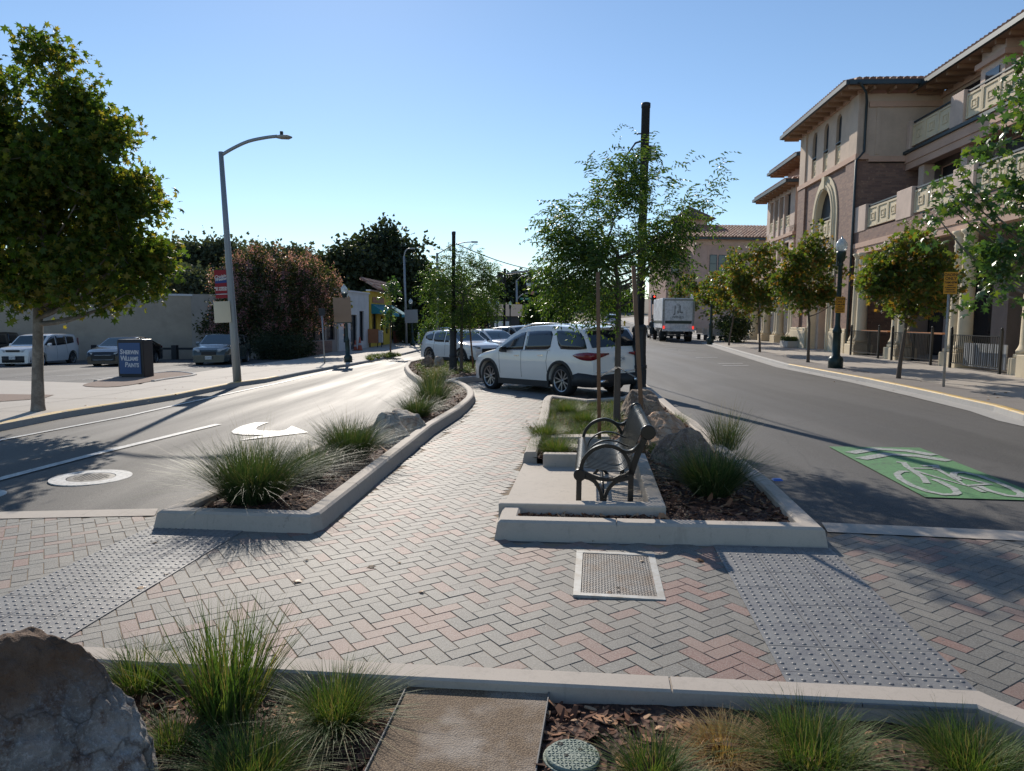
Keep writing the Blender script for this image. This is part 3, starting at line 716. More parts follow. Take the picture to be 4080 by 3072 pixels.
M_CHROME=mat('chrome',(.75,.75,.76),.12,1,var=0)
M_RED=mat('tail_red',(.20,.006,.01),.15,var=0,coat=.6); M_REDLIT=mat('tail_red_lit',(.5,.01,.01),.3,var=0,emis=((1,.05,.03),1.2))
M_LENS=mat('lamp_lens',(.45,.47,.5),.1,var=0,coat=1)
M_PLATE=mat('plate_white',(.7,.7,.68),.5,var=0); M_PLTXT=mat('plate_text',(.03,.04,.12),.6,var=0)
M_SEAM=mat('panel_gap',(.03,.03,.03),.7,var=0)
def car(name,label,cat,P,paintm,loc,rz,group=None,detail=2):
    """x forward, origin mid wheelbase on the ground"""
    W=P['W'];H=P['H'];wb=P['wb'];r=P['r'];prof=sorted(P['prof']);belt=P['belt'];xf=prof[-1][0];xr=prof[0][0]
    px=np.array([p[0] for p in prof]);pz=np.array([p[1] for p in prof])
    ztop=lambda x:float(np.interp(x,px,pz))
    tum=P.get('tum',.22); sill=P.get('sill',.27)
    def plan(x):
        f=1.0
        a=P.get('nf',.75); 
        if x>xf-a: f-=P.get('pf',.17)*((x-(xf-a))/a)**2.4
        if x<xr+a: f-=P.get('pr',.12)*(((xr+a)-x)/a)**2.4
        return f
    def side(z):
        if z<.62: return 1-.05*((.62-z)/.4)**2
        if z<belt: return 1-.035*((z-.62)/(belt-.62))**2
        return .965-(z-belt)/(H-belt)*tum
    hy=lambda x,z:W/2*plan(x)*side(z)
    ra=r+P.get('arch',.06)
    def zlow(x):
        z=sill+ (max(0,(x-(xf-.5))/.5)*-.04)
        for xw in (wb/2,-wb/2):
            d=abs(x-xw)
            if d<ra: z=max(z,r+math.sqrt(ra*ra-d*d))
        return z
    st=set(np.linspace(xr,xf,34).tolist())|set(px.tolist())
    for xw in (wb/2,-wb/2):
        for a in np.linspace(-1,1,13): st.add(xw+ra*math.sin(a*math.pi/2)*.9999)
    st=sorted(st); st=[s for i,s in enumerate(st) if i==0 or s-st[i-1]>.004]
    b=MB();vs=[];NS=0
    for x in st:
        zl=zlow(x);zt=ztop(x);rr=.05+.03*(zt<belt+.1); sec=[(0,zl),(hy(x,zl)*.9,zl)]
        for k in range(9):
            z=zl+.01+(zt-rr-zl-.01)*k/8; sec.append((hy(x,z),z))
        y1=hy(x,zt-rr)
        sec+= [(y1-rr*.25,zt-rr*.4),(y1-rr*.9,zt-.008),(y1*.6,zt+.004),(0,zt+.012)]
        full=[(-y,z) for y,z in sec[::-1][1:-1]]
        ring=sec+full; NS=len(ring); vs+=[(x,y,z) for y,z in ring]
    fs=[]
    for i in range(len(st)-1):
        for k in range(NS):
            k2=(k+1)%NS; fs.append((i*NS+k,(i+1)*NS+k,(i+1)*NS+k2,i*NS+k2))
    b.add(vs,fs,0,True); b.f.append([k for k in range(NS)]);b.mi.append(0);b.sm.append(False)
    b.f.append([(len(st)-1)*NS+k for k in range(NS-1,-1,-1)]);b.mi.append(0);b.sm.append(False)
    t=gthing(name,label,cat,loc,rz,group)
    body=b.build('body',[paintm],t,recalc=True)
    e=body.modifiers.new('e','EDGE_SPLIT'); e.split_angle=R(38)
    # under body core
    b=MB(); b.box(xr+.3,xf-.3,-W/2+.28,W/2-.28,.24,r*2+.1); b.build('underbody',M_TRIM,t)
    def spane(cols,off,m,nm,sides=(1,-1),rows=5,parent=None,inset=0):
        out=None
        for s in sides:
            b=MB();xs_=[]
            for i in range(len(cols)-1):
                for k in range(5): a=k/5; xs_.append([cols[i][j]+(cols[i+1][j]-cols[i][j])*a for j in range(3)])
            xs_.append(list(cols[-1])); vs=[];n=len(xs_)
            for x,z0,z1 in xs_:
                for k in range(rows): z=z0+(z1-z0)*k/(rows-1); vs.append((x,s*(hy(x,z)+off),z))
            fs=[((i)*rows+k,(i+1)*rows+k,(i+1)*rows+k+1,i*rows+k+1) for i in range(n-1) for k in range(rows-1)]
            b.add(vs,fs,0,True); o=b.build(nm,m,parent or t)
            md=o.modifiers.new('s','SOLIDIFY'); md.thickness=.006; md.offset=0
        return o
    for wn in P['wins']: spane(wn,.004,P.get('glass',M_GLASS),'side_window')
    def tpane(x0,x1,f,m,nm,off=.008,n=8):
        b=MB();vs=[];K=9
        for i in range(n+1):
            x=x0+(x1-x0)*i/n; z=ztop(x)
            yh=hy(x,max(z-.05,belt))-f
            for k in range(K):
                y=yh*(2*k/(K-1)-1); vs.append((x+off*.6*(1 if x0>0 else -1),y,z+.012*(1-abs(y/yh))+off))
        fs=[(i*K+k,i*K+k+1,(i+1)*K+k+1,(i+1)*K+k) for i in range(n) for k in range(K-1)]
        b.add(vs,fs,0,True); return b.build(nm,m,t)
    tpane(*P['ws'],.10,M_GLASSG,'windshield'); tpane(*P['rw'],.12,P.get('glass',M_GLASS),'rear_window')
    if detail>=1:
        for xw in (wb/2,-wb/2):
            for s in (1,-1):
                seg=28 if detail>1 else 16; wd=P.get('ww',.24)/2
                tw=MB(); tw.lathe([(r*.72,-wd),(r*.9,-wd),(r*.985,-wd*.75),(r,-wd*.3),(r,wd*.3),(r*.985,wd*.75),(r*.9,wd),(r*.72,wd)],seg,(0,0,0),0,True,axis='y',cap=False)
                wh=bpy.data.objects.new('wheel',None); COL.objects.link(wh); wh.parent=t; wh.location=(xw,s*(W/2-wd-.03),r)
                tw.build('tyre',M_TYRE,wh)
                rb=MB(); yy=s*wd*.55
                rb.lathe([(r*.73,-wd*.9),(r*.73,wd*.9)],seg,(0,0,0),0,True,axis='y',cap=False)
                rb.lathe([(.035,s*wd*.5),(.06,s*wd*.62),(.0,s*wd*.66)],14,(0,0,0),0,True,axis='y')
                ns=P.get('spokes',5)
                for k in range(ns):
                    for da in ((-.12,.12) if detail>1 else (0,)):
                        a=2*math.pi*k/ns; a2=a+da*2.2
                        rb.bar([(.03*math.cos(a),yy,.03*math.sin(a)),(r*.69*math.cos(a2),yy*1.25,r*.69*math.sin(a2))],.022 if detail>1 else .05,.03,side=(0,1,0))
                rb.lathe([(r*.66,s*wd*.72),(r*.66,s*wd*.9),(r*.73,s*wd*.92)],seg,(0,0,0),0,True,axis='y',cap=False)
                rb.build('rim',M_RIM,wh)
                db=MB(); db.lathe([(r*.7,0),(r*.7,s*.01)],seg,(0,0,0),0,False,axis='y'); db.build('brake_disc',M_TRIM,wh)
        # arch trims and sills
        if P.get('clad',True):
            for xw in (wb/2,-wb/2):
                for s in (1,-1):
                    b=MB();pts=[]
                    for k in range(17):
                        a=math.pi*k/16*1.12-.06*math.pi; x=xw+(ra+.028)*math.cos(a); z=r+(ra+.028)*math.sin(a)
                        if z>sill-.03: pts.append((x,s*(hy(x,z)+.004),z))
                    b.bar(pts,.022,.065,side=(0,1,0)); b.build('arch_trim',M_TRIM,t)
            for s in (1,-1):
                b=MB(); b.box(-wb/2+ra,wb/2-ra,s*(W/2-.04)-.035,s*(W/2-.04)+.035,sill-.09,sill+.06); b.build('sill_trim',M_TRIM,t)
        for s in (1,-1):
            for x in P.get('seams',[]):
                pts=[(x[0]+(x[1]-x[0])*k/8,0,x[2]+(x[3]-x[2])*k/8) for k in range(9)]
                b=MB(); b.bar([(p[0],s*(hy(p[0],p[2])-.001),p[2]) for p in pts],.006,.010,side=(0,1,0)); b.build('door_gap',M_SEAM,t)
            for x,z in P.get('handles',[]):
                b=MB(); b.bar([(x-.09,s*(hy(x,z)+.004),z),(x-.07,s*(hy(x,z)+.03),z),(x+.07,s*(hy(x,z)+.03),z),(x+.09,s*(hy(x,z)+.004),z)],.02,.022,side=(0,0,1)); b.build('door_handle',M_CHROME if P.get('chrome') else paintm,t)
            x,z=P['mir']; b=MB(); y=s*(hy(x,z)+.11)
            b.add([(x+.07,y-.09,z-.05),(x+.07,y+.08,z-.04),(x-.06,y+.10,z-.06),(x-.06,y-.10,z-.07),(x+.05,y-.08,z+.06),(x+.05,y+.07,z+.055),(x-.06,y+.10,z+.09),(x-.06,y-.10,z+.09)],[(0,3,2,1),(4,5,6,7),(0,1,5,4),(1,2,6,5),(2,3,7,6),(3,0,4,7)])
            b.bar([(x,s*(hy(x,z)-.02),z-.05),(x,y,z-.05)],.05,.03,side=(1,0,0)); b.build('mirror',P.get('mirm',paintm),t,bevel=.015)
        if P.get('rails'):
            for s in (1,-1):
                x0,x1=P['rails']; pts=[]
                for k in range(13):
                    a=k/12; x=x0+(x1-x0)*a; lift=.055*min(1,min(a,1-a)*9); pts.append((x,s*(hy(x,ztop(x)-.04)-.06),ztop(x)-.005+lift))
                b=MB(); b.tube(pts,.016,8); b.build('roof_rail',M_CHROME if P.get('chrome') else M_TRIM,t)
    def ribbon(nm,path,m,th=.012,both=True,parent=None):
        for s in ((1,-1) if both else (1,)):
            b=MB();vs=[];n=len(path)
            for x,y,z0,z1 in path: vs+=[(x,s*y,z0),(x,s*y,z1)]
            b.add(vs,[(2*i,2*i+2,2*i+3,2*i+1) for i in range(n-1)],0,True)
            o=b.build(nm,m,parent or t); md=o.modifiers.new('s','SOLIDIFY'); md.thickness=th; md.offset=0
    if detail>=1:
        for nm,path,m in P.get('ribbons',[]):
            pp=[]
            for a in path:
                if len(a)==4: pp.append(a)
                else: x,z0,z1=a; pp.append((x,hy(x,(z0+z1)/2)+.012,z0,z1))
            ribbon(nm,pp,m)
        for nm,x,y0,y1,z0,z1,m in P.get('plates',[]):
            b=MB(); b.box(x-.012,x+.012,y0,y1,z0,z1); b.build(nm,m,t,bevel=.006)
        for pl in P.get('pltext',[]):
            x,z,txt=pl; s=1 if x>0 else -1
            b=MB(); b.box(x-.006,x+.006,-.155,.155,z-.078,z+.078); o=b.build('license_plate',M_PLATE,t,bevel=.004)
            text('plate_number',txt,.105,frame((x+s*.008,0,z-.01),(0,s,0),(0,0,1)),M_PLTXT,o,.001)
    t['hy']=0; del t['hy']
    return t,hy,ztop
GLE=dict(W=1.98,H=1.77,wb=2.995,r=.385,belt=1.1,sill=.30,arch=.055,ww=.28,spokes=5,tum=.20,glass=M_GLASS,chrome=True,mirm=M_PBLACK,
 prof=[(-2.56,.62),(-2.54,.90),(-2.50,1.06),(-2.42,1.18),(-2.13,1.62),(-2.02,1.66),(-1.5,1.71),(-.8,1.75),(-.2,1.74),(.25,1.68),(.62,1.52),(1.0,1.27),(1.22,1.14),(1.7,1.06),(2.1,.96),(2.28,.85),(2.35,.70),(2.36,.5)],
 wins=[[(.98,1.14,1.16),(.80,1.13,1.27),(.45,1.12,1.46),(.15,1.12,1.56),(-.02,1.12,1.585)],[(-.10,1.12,1.59),(-.5,1.13,1.61),(-.9,1.14,1.61),(-1.02,1.15,1.60),(-1.10,1.2,1.52)],[(-1.22,1.55,1.60),(-1.38,1.27,1.61),(-1.5,1.16,1.60),(-1.8,1.15,1.585),(-2.1,1.15,1.55),(-2.25,1.16,1.40),(-2.36,1.17,1.20)]],
 ws=(.36,1.12),rw=(-2.16,-2.42),seams=[(.02,.05,.42,1.1),(.05,-.06,1.1,1.12),(.95,1.02,.5,1.1),(-1.02,-.98,1.1,.85),(-.98,-1.05,.85,.45)],handles=[(.22,.98),(-.75,1.0)],mir=(.72,1.12),rails=(.35,-1.85),
 ribbons=[('taillight',[(-2.555,.34,1.02,1.05),(-2.55,.60,.96,1.06),(-2.545,.80,.91,1.07),(-2.52,.90,.89,1.08),(-2.47,.89,1.085),(-2.40,.89,1.085),(-2.30,.90,1.08),(-2.2,.92,1.07),(-2.1,.95,1.055),(-1.98,1.0,1.03)],M_RED),
  ('rear_bumper',[(-2.60,.0,.26,.55),(-2.60,.5,.26,.55),(-2.59,.80,.26,.55),(-2.56,.90,.26,.56),(-2.48,.26,.57),(-2.4,.26,.58),(-2.3,.26,.59),(-2.15,.27,.60),(-2.0,.28,.56),(-1.93,.28,.52)],M_TRIM),
  ('bumper_chrome',[(-2.615,.0,.60,.615),(-2.61,.5,.60,.615),(-2.57,.80,.60,.615)],M_CHROME),('exhaust_tip',[(-2.62,.45,.34,.42),(-2.61,.72,.34,.43)],M_CHROME),
  ('headlight',[(2.36,.45,.78,.86),(2.30,.70,.78,.90),(2.15,.83,.80,.93),(1.95,.90,.86,.95)],M_LENS),
  ('window_chrome',[(.98,1.115,1.13),(.4,1.10,1.115),(-.5,1.11,1.125),(-1.1,1.125,1.14)],M_CHROME)],
 plates=[('grille',2.37,-.45,.45,.45,.82,M_TRIM)],pltext=[(-2.575,.90,'8NPO91')])
gxy=(lambda a,b:((a[0]+b[0])/2,(a[1]+b[1])/2))
# rear left wheel 1.27,17.7 ; front left wheel -.52,20.05
rl=np.array(at(2247,1578)); d_=ray(1962,1556); 
best=None
for k in np.linspace(15,26,600):
    p=np.array([d_[0]*k,d_[1]*k]); e=abs(np.hypot(*(p-rl))-2.995)
    if p[1]>rl[1] and (best is None or e<best[0]): best=(e,p)
fl=best[1]; hd=(fl-rl)/np.hypot(*(fl-rl)); rt=np.array([hd[1],-hd[0]])
cen=(fl+rl)/2+rt*.86; ghead=math.atan2(hd[1],hd[0])
print('GLE',fl,rl,math.degrees(ghead),cen)
gle,hy_,zt_=car('parked_suv','large white SUV seen from behind, parked nose away beside the right planter trees','SUV',GLE,M_PWHITE,cen,ghead,'white SUVs parked in the median bays')
# tilt with the ground
def settle(t,wb=2.8,tr=1.6):
    x,y=t.location.x,t.location.y; a=t.rotation_euler.z; c,s=math.cos(a),math.sin(a)
    f=float(gz(x+c*wb/2,y+s*wb/2));b_=float(gz(x-c*wb/2,y-s*wb/2)); l=float(gz(x-s*tr/2,y+c*tr/2));r_=float(gz(x+s*tr/2,y-c*tr/2))
    t.rotation_euler=(math.atan2(l-r_,tr),-math.atan2(f-b_,wb),a); t.location.z=(f+b_+l+r_)/4
settle(gle)
b=MB(); b.lathe([(.045,0),(.058,.004),(.058,.010),(.045,.014)],20,(-2.515,0,1.12),0,True,axis='x')
for a in (90,210,330): b.bar([(-2.51,0,1.12),(-2.51,.05*math.cos(R(a)),1.12+.05*math.sin(R(a)))],.008,.008,side=(1,0,0))
b.build('round_emblem',M_CHROME,gle)
b=MB(); b.box(-2.30,-2.05,-.66,.66,1.635,1.665); b.build('rear_spoiler',M_PWHITE,gle,bevel=.012)
RAV=dict(W=1.85,H=1.69,wb=2.69,r=.36,belt=1.05,sill=.30,tum=.2,spokes=5,prof=[(-2.28,.6),(-2.25,.95),(-2.15,1.1),(-1.9,1.5),(-1.8,1.56),(-1.2,1.63),(-.4,1.66),(.1,1.62),(.45,1.48),(.95,1.16),(1.1,1.09),(1.7,1.02),(2.1,.93),(2.26,.8),(2.32,.6)],
 wins=[[(.9,1.08,1.13),(.5,1.07,1.36),(.2,1.07,1.5),(0,1.07,1.54)],[(-.08,1.07,1.55),(-.5,1.08,1.56),(-.9,1.1,1.54),(-1.0,1.15,1.5)],[(-1.1,1.14,1.5),(-1.4,1.15,1.48),(-1.75,1.25,1.40)]],ws=(.25,1.0),rw=(-1.88,-2.16),
 seams=[(.0,.03,.42,1.06),(.92,.95,.5,1.05),(-.98,-.9,.6,1.1)],handles=[(.15,.93),(-.78,.95)],mir=(.68,1.08),rails=(.2,-1.6),
 ribbons=[('headlight',[(2.30,.50,.78,.86),(2.22,.72,.80,.90),(2.05,.83,.83,.93),(1.85,.88,.87,.94)],M_TRIM),('headlight_lens',[(2.31,.52,.80,.84),(2.235,.72,.82,.87),(2.07,.835,.85,.90)],M_LENS),
 ('taillight',[(-2.27,.55,.92,1.0),(-2.22,.8,.9,1.02),(-2.1,.88,.92,1.02)],M_RED),('front_bumper',[(2.36,0,.26,.42),(2.34,.5,.26,.42),(2.2,.8,.26,.44),(2.0,.9,.27,.46)],M_TRIM)],
 plates=[('grille',2.33,-.42,.42,.52,.78,M_TRIM)],pltext=[])
# placed: rear wheel px 1722, front wheel px 1847
def place2(pa,pb,Da,wb,track,near=1,sidey=None):
    "rear wheel ray pa at forward distance Da, front wheel ray pb, camera side wheels; near=+1 left side"
    da=ray(*pa); rl=np.array([da[0]/da[1]*Da,Da]); db=ray(*pb); best=None
    for k in np.linspace(Da-6,Da+6,1500):
        p=np.array([db[0]/db[1]*k,k]); e=abs(np.hypot(*(p-rl))-wb)
        if (k<Da)==(sidey=='near') and (best is None or e<best[0]): best=(e,p)
    fl=best[1]; hd=(fl-rl)/np.hypot(*(fl-rl)); rt=np.array([hd[1],-hd[0]]); c=(fl+rl)/2+rt*near*track/2
    return c,math.atan2(hd[1],hd[0])
c_,h_=place2((1722,1421),(1849,1412),36,2.69,1.5,-1,'near'); 
rav,_,_=car('parked_suv','white crossover facing right with black arch trim, behind the staked median tree','SUV',RAV,M_PWHITE,c_,h_,'white SUVs parked in the median bays'); settle(rav)
print('RAV',c_,math.degrees(h_))
RX=dict(RAV); RX['W']=1.9; RX['mirm']=M_PWHITE; RX['ribbons']=[('headlight',[(2.31,.45,.76,.84),(2.22,.72,.80,.92),(2.02,.85,.86,.96)],M_LENS),('taillight',[(-2.27,.55,.92,1.0),(-2.1,.88,.92,1.02)],M_RED)]; RX['rails']=(.2,-1.5)
p_=atd(1960,1350,39.5); rx,_,_=car('parked_suv','white SUV with dark windshield parked beyond the crossover, roof rails on top','SUV',RX,M_PWHITE,(p_.x,p_.y),h_+.05,'white SUVs parked in the median bays'); settle(rx)
OLD=dict(RAV); OLD.update(W=1.82,H=1.78,belt=1.08,tum=.14,prof=[(-2.3,.6),(-2.28,1.1),(-2.15,1.62),(-2.0,1.72),(-1,1.76),(.0,1.74),(.35,1.66),(.85,1.16),(1.0,1.12),(1.9,1.05),(2.2,.98),(2.28,.75),(2.3,.6)],
 wins=[[(.82,1.12,1.17),(.5,1.1,1.44),(.25,1.1,1.62),(.05,1.1,1.64)],[(-.05,1.1,1.64),(-.95,1.1,1.64)],[(-1.05,1.12,1.64),(-2.0,1.14,1.6)]],ws=(.38,.88),rw=(-2.16,-2.28),mir=(.62,1.14),rails=None,clad=False,mirm=M_PBEIGE)
p_=atd(2070,1330,50); old,_,_=car('parked_suv','older pale beige boxy SUV parked behind the white ones, left of the dark post','SUV',OLD,M_PBEIGE,(p_.x,p_.y),h_+.1); settle(old)
SED=dict(W=1.82,H=1.44,wb=2.8,r=.33,belt=.92,sill=.22,tum=.22,clad=False,spokes=5,arch=.045,prof=[(-2.45,.55),(-2.42,.95),(-2.2,1.03),(-1.9,1.06),(-1.2,1.30),(-.6,1.42),(0,1.44),(.35,1.40),(1.1,1.0),(1.3,.96),(1.9,.86),(2.25,.74),(2.36,.55)],
 wins=[[(1.0,.97,.99),(.5,.95,1.24),(.1,.95,1.34),(.02,.95,1.345)],[(-.05,.95,1.345),(-.6,.96,1.33),(-1.0,.98,1.22),(-1.4,1.02,1.08)]],ws=(.32,1.12),rw=(-1.15,-1.85),seams=[(.0,.02,.3,.94),(1.0,1.05,.4,.94)],handles=[(.12,.82),(-.95,.84)],mir=(.78,.97),
 ribbons=[('headlight',[(2.34,.5,.62,.70),(2.22,.75,.64,.74),(2.0,.86,.68,.76)],M_LENS),('taillight',[(-2.45,.5,.8,.93),(-2.38,.8,.8,.94),(-2.2,.88,.84,.94)],M_RED)],plates=[('grille',2.37,-.55,.55,.32,.60,M_TRIM)],pltext=[])
for px,D,hd_,lab,pm in ((2215,62,R(-12),'dark sedan parked in the median, its roof just above the large white SUV',M_PNAVY),(2290,55,R(-14),'black sedan with shiny roof just beyond the large white SUV',M_PBLACK)):
    p_=atd(px,1300,D); s_,_,_=car('parked_sedan',lab,'car',SED,pm,(p_.x,p_.y),hd_,'dark sedans parked in the median',1); settle(s_)
# left lot
SOUL=dict(W=1.80,H=1.61,wb=2.57,r=.34,belt=1.0,sill=.24,tum=.13,clad=False,spokes=5,prof=[(-1.98,.6),(-1.97,1.05),(-1.90,1.35),(-1.75,1.55),(-1.6,1.60),(-.8,1.62),(.1,1.62),(.5,1.54),(1.05,1.10),(1.2,1.05),(1.8,.98),(2.05,.88),(2.12,.6)],
 wins=[[(1.0,1.06,1.1),(.6,1.04,1.36),(.3,1.03,1.5),(.1,1.03,1.52)],[(.03,1.03,1.52),(-.8,1.08,1.50)],[(-.86,1.09,1.50),(-1.5,1.16,1.46)]],ws=(.52,1.08),rw=(-1.78,-1.93),seams=[(.05,.08,.35,1.02),(.98,1.02,.5,1.04),(-.82,-.75,.5,1.08)],handles=[(.2,.92),(-.65,.95)],mir=(.78,1.08),
 ribbons=[('headlight',[(2.10,.42,.74,.88),(2.02,.68,.76,.90),(1.85,.82,.80,.90)],M_LENS),('front_bumper',[(2.16,0,.24,.56),(2.14,.5,.24,.56),(2.0,.8,.26,.52)],M_TRIM),('taillight',[(-1.99,.7,1.0,1.4),(-1.93,.82,1.0,1.4)],M_RED)],plates=[('grille',2.12,-.34,.34,.76,.86,M_TRIM)],pltext=[(2.19,.48,'7WBT41')])
p_=atd(165,1435,37.5); soul,_,_=car('parked_hatchback','boxy white hatchback parked against the tan wall, partly behind the plane tree trunk','car',SOUL,M_PWHITE,(p_.x,p_.y),R(-90)); settle(soul)
p_=atd(-75,1430,38.5); dk,_,_=car('parked_suv','black SUV cut by the left picture edge beside the boxy white hatchback','SUV',OLD,M_PBLACK,(p_.x,p_.y),R(-86)); settle(dk)
MAL=dict(SED); MAL['ribbons']=SED['ribbons']+[('grille_chrome',[(2.40,0,.36,.375),(2.39,.42,.36,.375),(2.33,.58,.50,.515)],M_CHROME),('grille_chrome',[(2.39,0,.58,.595),(2.37,.55,.58,.595)],M_CHROME)]
p_=atd(505,1430,37); mal,_,_=car('parked_sedan','black sedan with chrome grille parked behind the blue paint shop sign','car',MAL,M_PBLACK,(p_.x,p_.y),R(-87)); settle(mal)
HAT=dict(SOUL); HAT.update(W=1.78,H=1.54,prof=[(-2.15,.6),(-2.13,1.0),(-2.0,1.2),(-1.6,1.46),(-1.0,1.52),(-.2,1.55),(.2,1.5),(1.0,1.05),(1.2,1.0),(1.8,.9),(2.05,.78),(2.15,.55)],wins=[[(.95,1.0,1.04),(.4,.98,1.32),(.1,.98,1.44)],[(.03,.98,1.44),(-.8,1.0,1.44)],[(-.86,1.02,1.43),(-1.5,1.1,1.36)]],ws=(.22,1.0),rw=(-1.65,-1.98),pltext=[(2.19,.42,'6XKP720')],
 ribbons=[('headlight',[(2.12,.42,.68,.84),(2.02,.68,.70,.88),(1.75,.84,.78,.90)],M_LENS)],plates=[('grille',2.16,-.34,.34,.55,.72,M_TRIM)])
p_=atd(890,1425,37); hat,_,_=car('parked_hatchback','dark grey hatchback parked beside the tan wall, right part hidden by the lamp pole','car',HAT,M_PGREY,(p_.x,p_.y),R(-86)); settle(hat)
for i,(px,py,D,hd_,lab,P_,pm) in enumerate(((1700,1310,70,R(-60),'dark parked car seen small between the bush and the grey signal pole',SED,M_PNAVY),(1770,1305,75,R(-60),'dark blue parked car left of the staked median tree',SED,M_PNAVY),(2085,1278,110,R(-80),'small white car far down the street beside the grey signal mast',RAV,M_PWHITE),(2432,1270,112,R(88),'silver SUV driving away far up the street',RAV,M_PSILV))):
    p_=atd(px,py,D); s_,_,_=car('distant_car',lab,'car',P_,pm,(p_.x,p_.y),hd_,None,1); settle(s_)
# ---------------------------------------------------------------- box truck
tx,ty=at(2700,1362); sc_=1.0
trk=gthing('box_truck','white box truck with dark lettering on its roller door stopped by the right kerb','truck',(tx,ty),R(90-4))
# local x forward, rear face at x=0
M_TW=mat('truck_white',(.78,.79,.80),.4,var=.06,scale=1.5,stain=((.4,.4,.4),3)); M_TBAND=mat('truck_band',(.03,.05,.04),.5,var=.05)
b=MB(); b.box(0,5.6,-1.22,1.22,1.02,3.32); b.build('cargo_box',M_TW,trk,bevel=.03)
b=MB(); 
for k in range(5): b.box(-.02,.0,-1.0,1.0,1.32+k*.36,1.32+k*.36+.345)
b.build('roller_door',M_TW,trk)
b=MB(); b.box(-.035,-.0,-1.2,-1.05,1.05,3.2); b.box(-.035,0,1.05,1.2,1.05,3.2); b.box(-.035,0,-1.05,1.05,3.13,3.25); b.build('door_frame',M_GALV,trk)
b=MB(); b.box(-.026,-.021,-1.0,1.0,1.38,1.6); b.box(0,5.2,1.222,1.228,1.38,1.6); b.build('dark_band',M_TBAND,trk)
b=MB(); b.box(-.10,0,-1.2,1.2,.80,1.02); b.build('rear_sill',M_TW,trk)
b=MB(); b.box(.0,5.2,-.45,.45,.55,.98); b.box(-.1,.1,-1.0,1.0,.42,.52); b.box(-.1,-.05,-.9,-.8,.5,.85); b.box(-.1,-.05,.8,.9,.5,.85); b.build('chassis',M_TRIM,trk)
for y in (-1.1,1.1):
    b=MB(); b.box(-.13,-.09,y-.06,y+.06,.98,1.2); b.build('taillight',M_REDLIT,trk)
for x in (1.35,4.9+1.2):
    for y in (-.98,.98):
        wh=bpy.data.objects.new('wheel',None); COL.objects.link(wh); wh.parent=trk; wh.location=(x,y,.46)
        b=MB(); wd=.25 if x<3 else .13; b.lathe([(.28,-wd),(.42,-wd),(.46,-wd*.7),(.46,wd*.7),(.42,wd),(.28,wd)],20,(0,0,0),0,True,axis='y',cap=False); b.build('tyre',M_TYRE,wh)
        b=MB(); b.lathe([(.28,-wd*.8),(.1,-wd*.4),(.1,wd*.4),(.28,wd*.8)],14,(0,0,0),0,True,axis='y',cap=False); b.build('rim',M_RIM,wh)
b=MB(); b.box(5.75,7.3,-1.0,1.0,.55,1.55); b.add([(5.75,-1,1.55),(7.2,-1,1.55),(6.8,-.92,2.35),(5.75,-.95,2.4),(5.75,1,1.55),(7.2,1,1.55),(6.8,.92,2.35),(5.75,.95,2.4)],[(0,1,2,3),(7,6,5,4),(3,2,6,7),(1,5,6,2),(0,3,7,4)]); b.build('cab',M_TW,trk)
b=MB(); b.box(6.2,6.24,1.0,1.25,1.7,2.1); b.build('mirror',M_TRIM,trk)
for nm,tt,sz,y,z in (('letter_j','J',.80,.28,2.45),('letter_l','L',.80,-.18,2.45),('letter_ampersand','&',.3,.06,2.25),('wines_text','WINES',.26,.05,1.86)):
    text(nm,tt,sz,frame((-.026,y,z),(0,-1,0),(0,0,1)),mat('truck_letter',(.09,.10,.10),.6,var=0),trk,.003,sx=.75 if len(tt)==1 else 1.15)
b=MB(); b.box(-.026,-.021,-.04,.0,2.2,2.85); b.build('letter_bar',MATS['truck_letter'],trk)
PK=dict(RAV); PK.update(rails=None)
p_=atd(2628,1350,66); pk,_,_=car('parked_pickup','silver vehicle standing just ahead of the box truck, its side showing left of the truck','car',PK,M_PSILV,(p_.x,p_.y),R(90),None,1); settle(pk)
# ================================================================ foliage
L_PLANE=leafmat('plane_leaf',[(.045,.08,.014),(.06,.10,.018),(.09,.11,.02),(.05,.085,.016),(.12,.13,.022),(.04,.07,.014),(.07,.105,.018),(.055,.09,.016),(.18,.15,.03),(.13,.14,.025)],.5,.5,2.3)
L_AUT=leafmat('street_plane_leaf',[(.06,.10,.02),(.10,.115,.025),(.07,.11,.02),(.18,.12,.025),(.055,.085,.018),(.24,.13,.03),(.09,.125,.025),(.12,.12,.025),(.06,.10,.025),(.08,.12,.03)],.48,.5,2.0,.4)
L_SYC=leafmat('sycamore_leaf',[(.045,.10,.03),(.06,.12,.03),(.04,.085,.028),(.05,.10,.03),(.12,.17,.03)],.38,.35,1.7,.6)
L_PIST=leafmat('pistache_leaf',[(.045,.095,.022),(.065,.12,.025),(.04,.08,.022),(.08,.14,.028),(.11,.15,.03)],.45,.4,1.7,.5)
L_OAK=leafmat('oak_leaf',[(.035,.052,.028),(.045,.062,.032),(.03,.045,.025),(.055,.07,.036)],.28,.55,1.4)  # greens lightened to carry the haze over the far oaks
L_HILL=leafmat('hill_leaf',[(.07,.09,.06),(.085,.105,.06),(.065,.08,.055),(.11,.12,.075)],.3,.6,1.3)  # distance haze is put into these paler leaf colours
L_MYR=leafmat('myrtle_leaf',[(.04,.055,.025),(.06,.07,.028),(.035,.048,.02),(.08,.08,.03)],.35,.5,1.5)
L_PINK=leafmat('myrtle_blossom',[(.68,.34,.42),(.58,.28,.36),(.75,.45,.50),(.5,.24,.30)],.5,.7,1.1)
L_BUSH=leafmat('bush_leaf',[(.03,.05,.02),(.04,.065,.022),(.055,.075,.025)],.3,.5,1.5)
M_BARK=mat('tree_bark',(.17,.145,.12),.95,var=.35,scale=14,bmp=.9,bscale=30,stain=((.32,.29,.25),5))
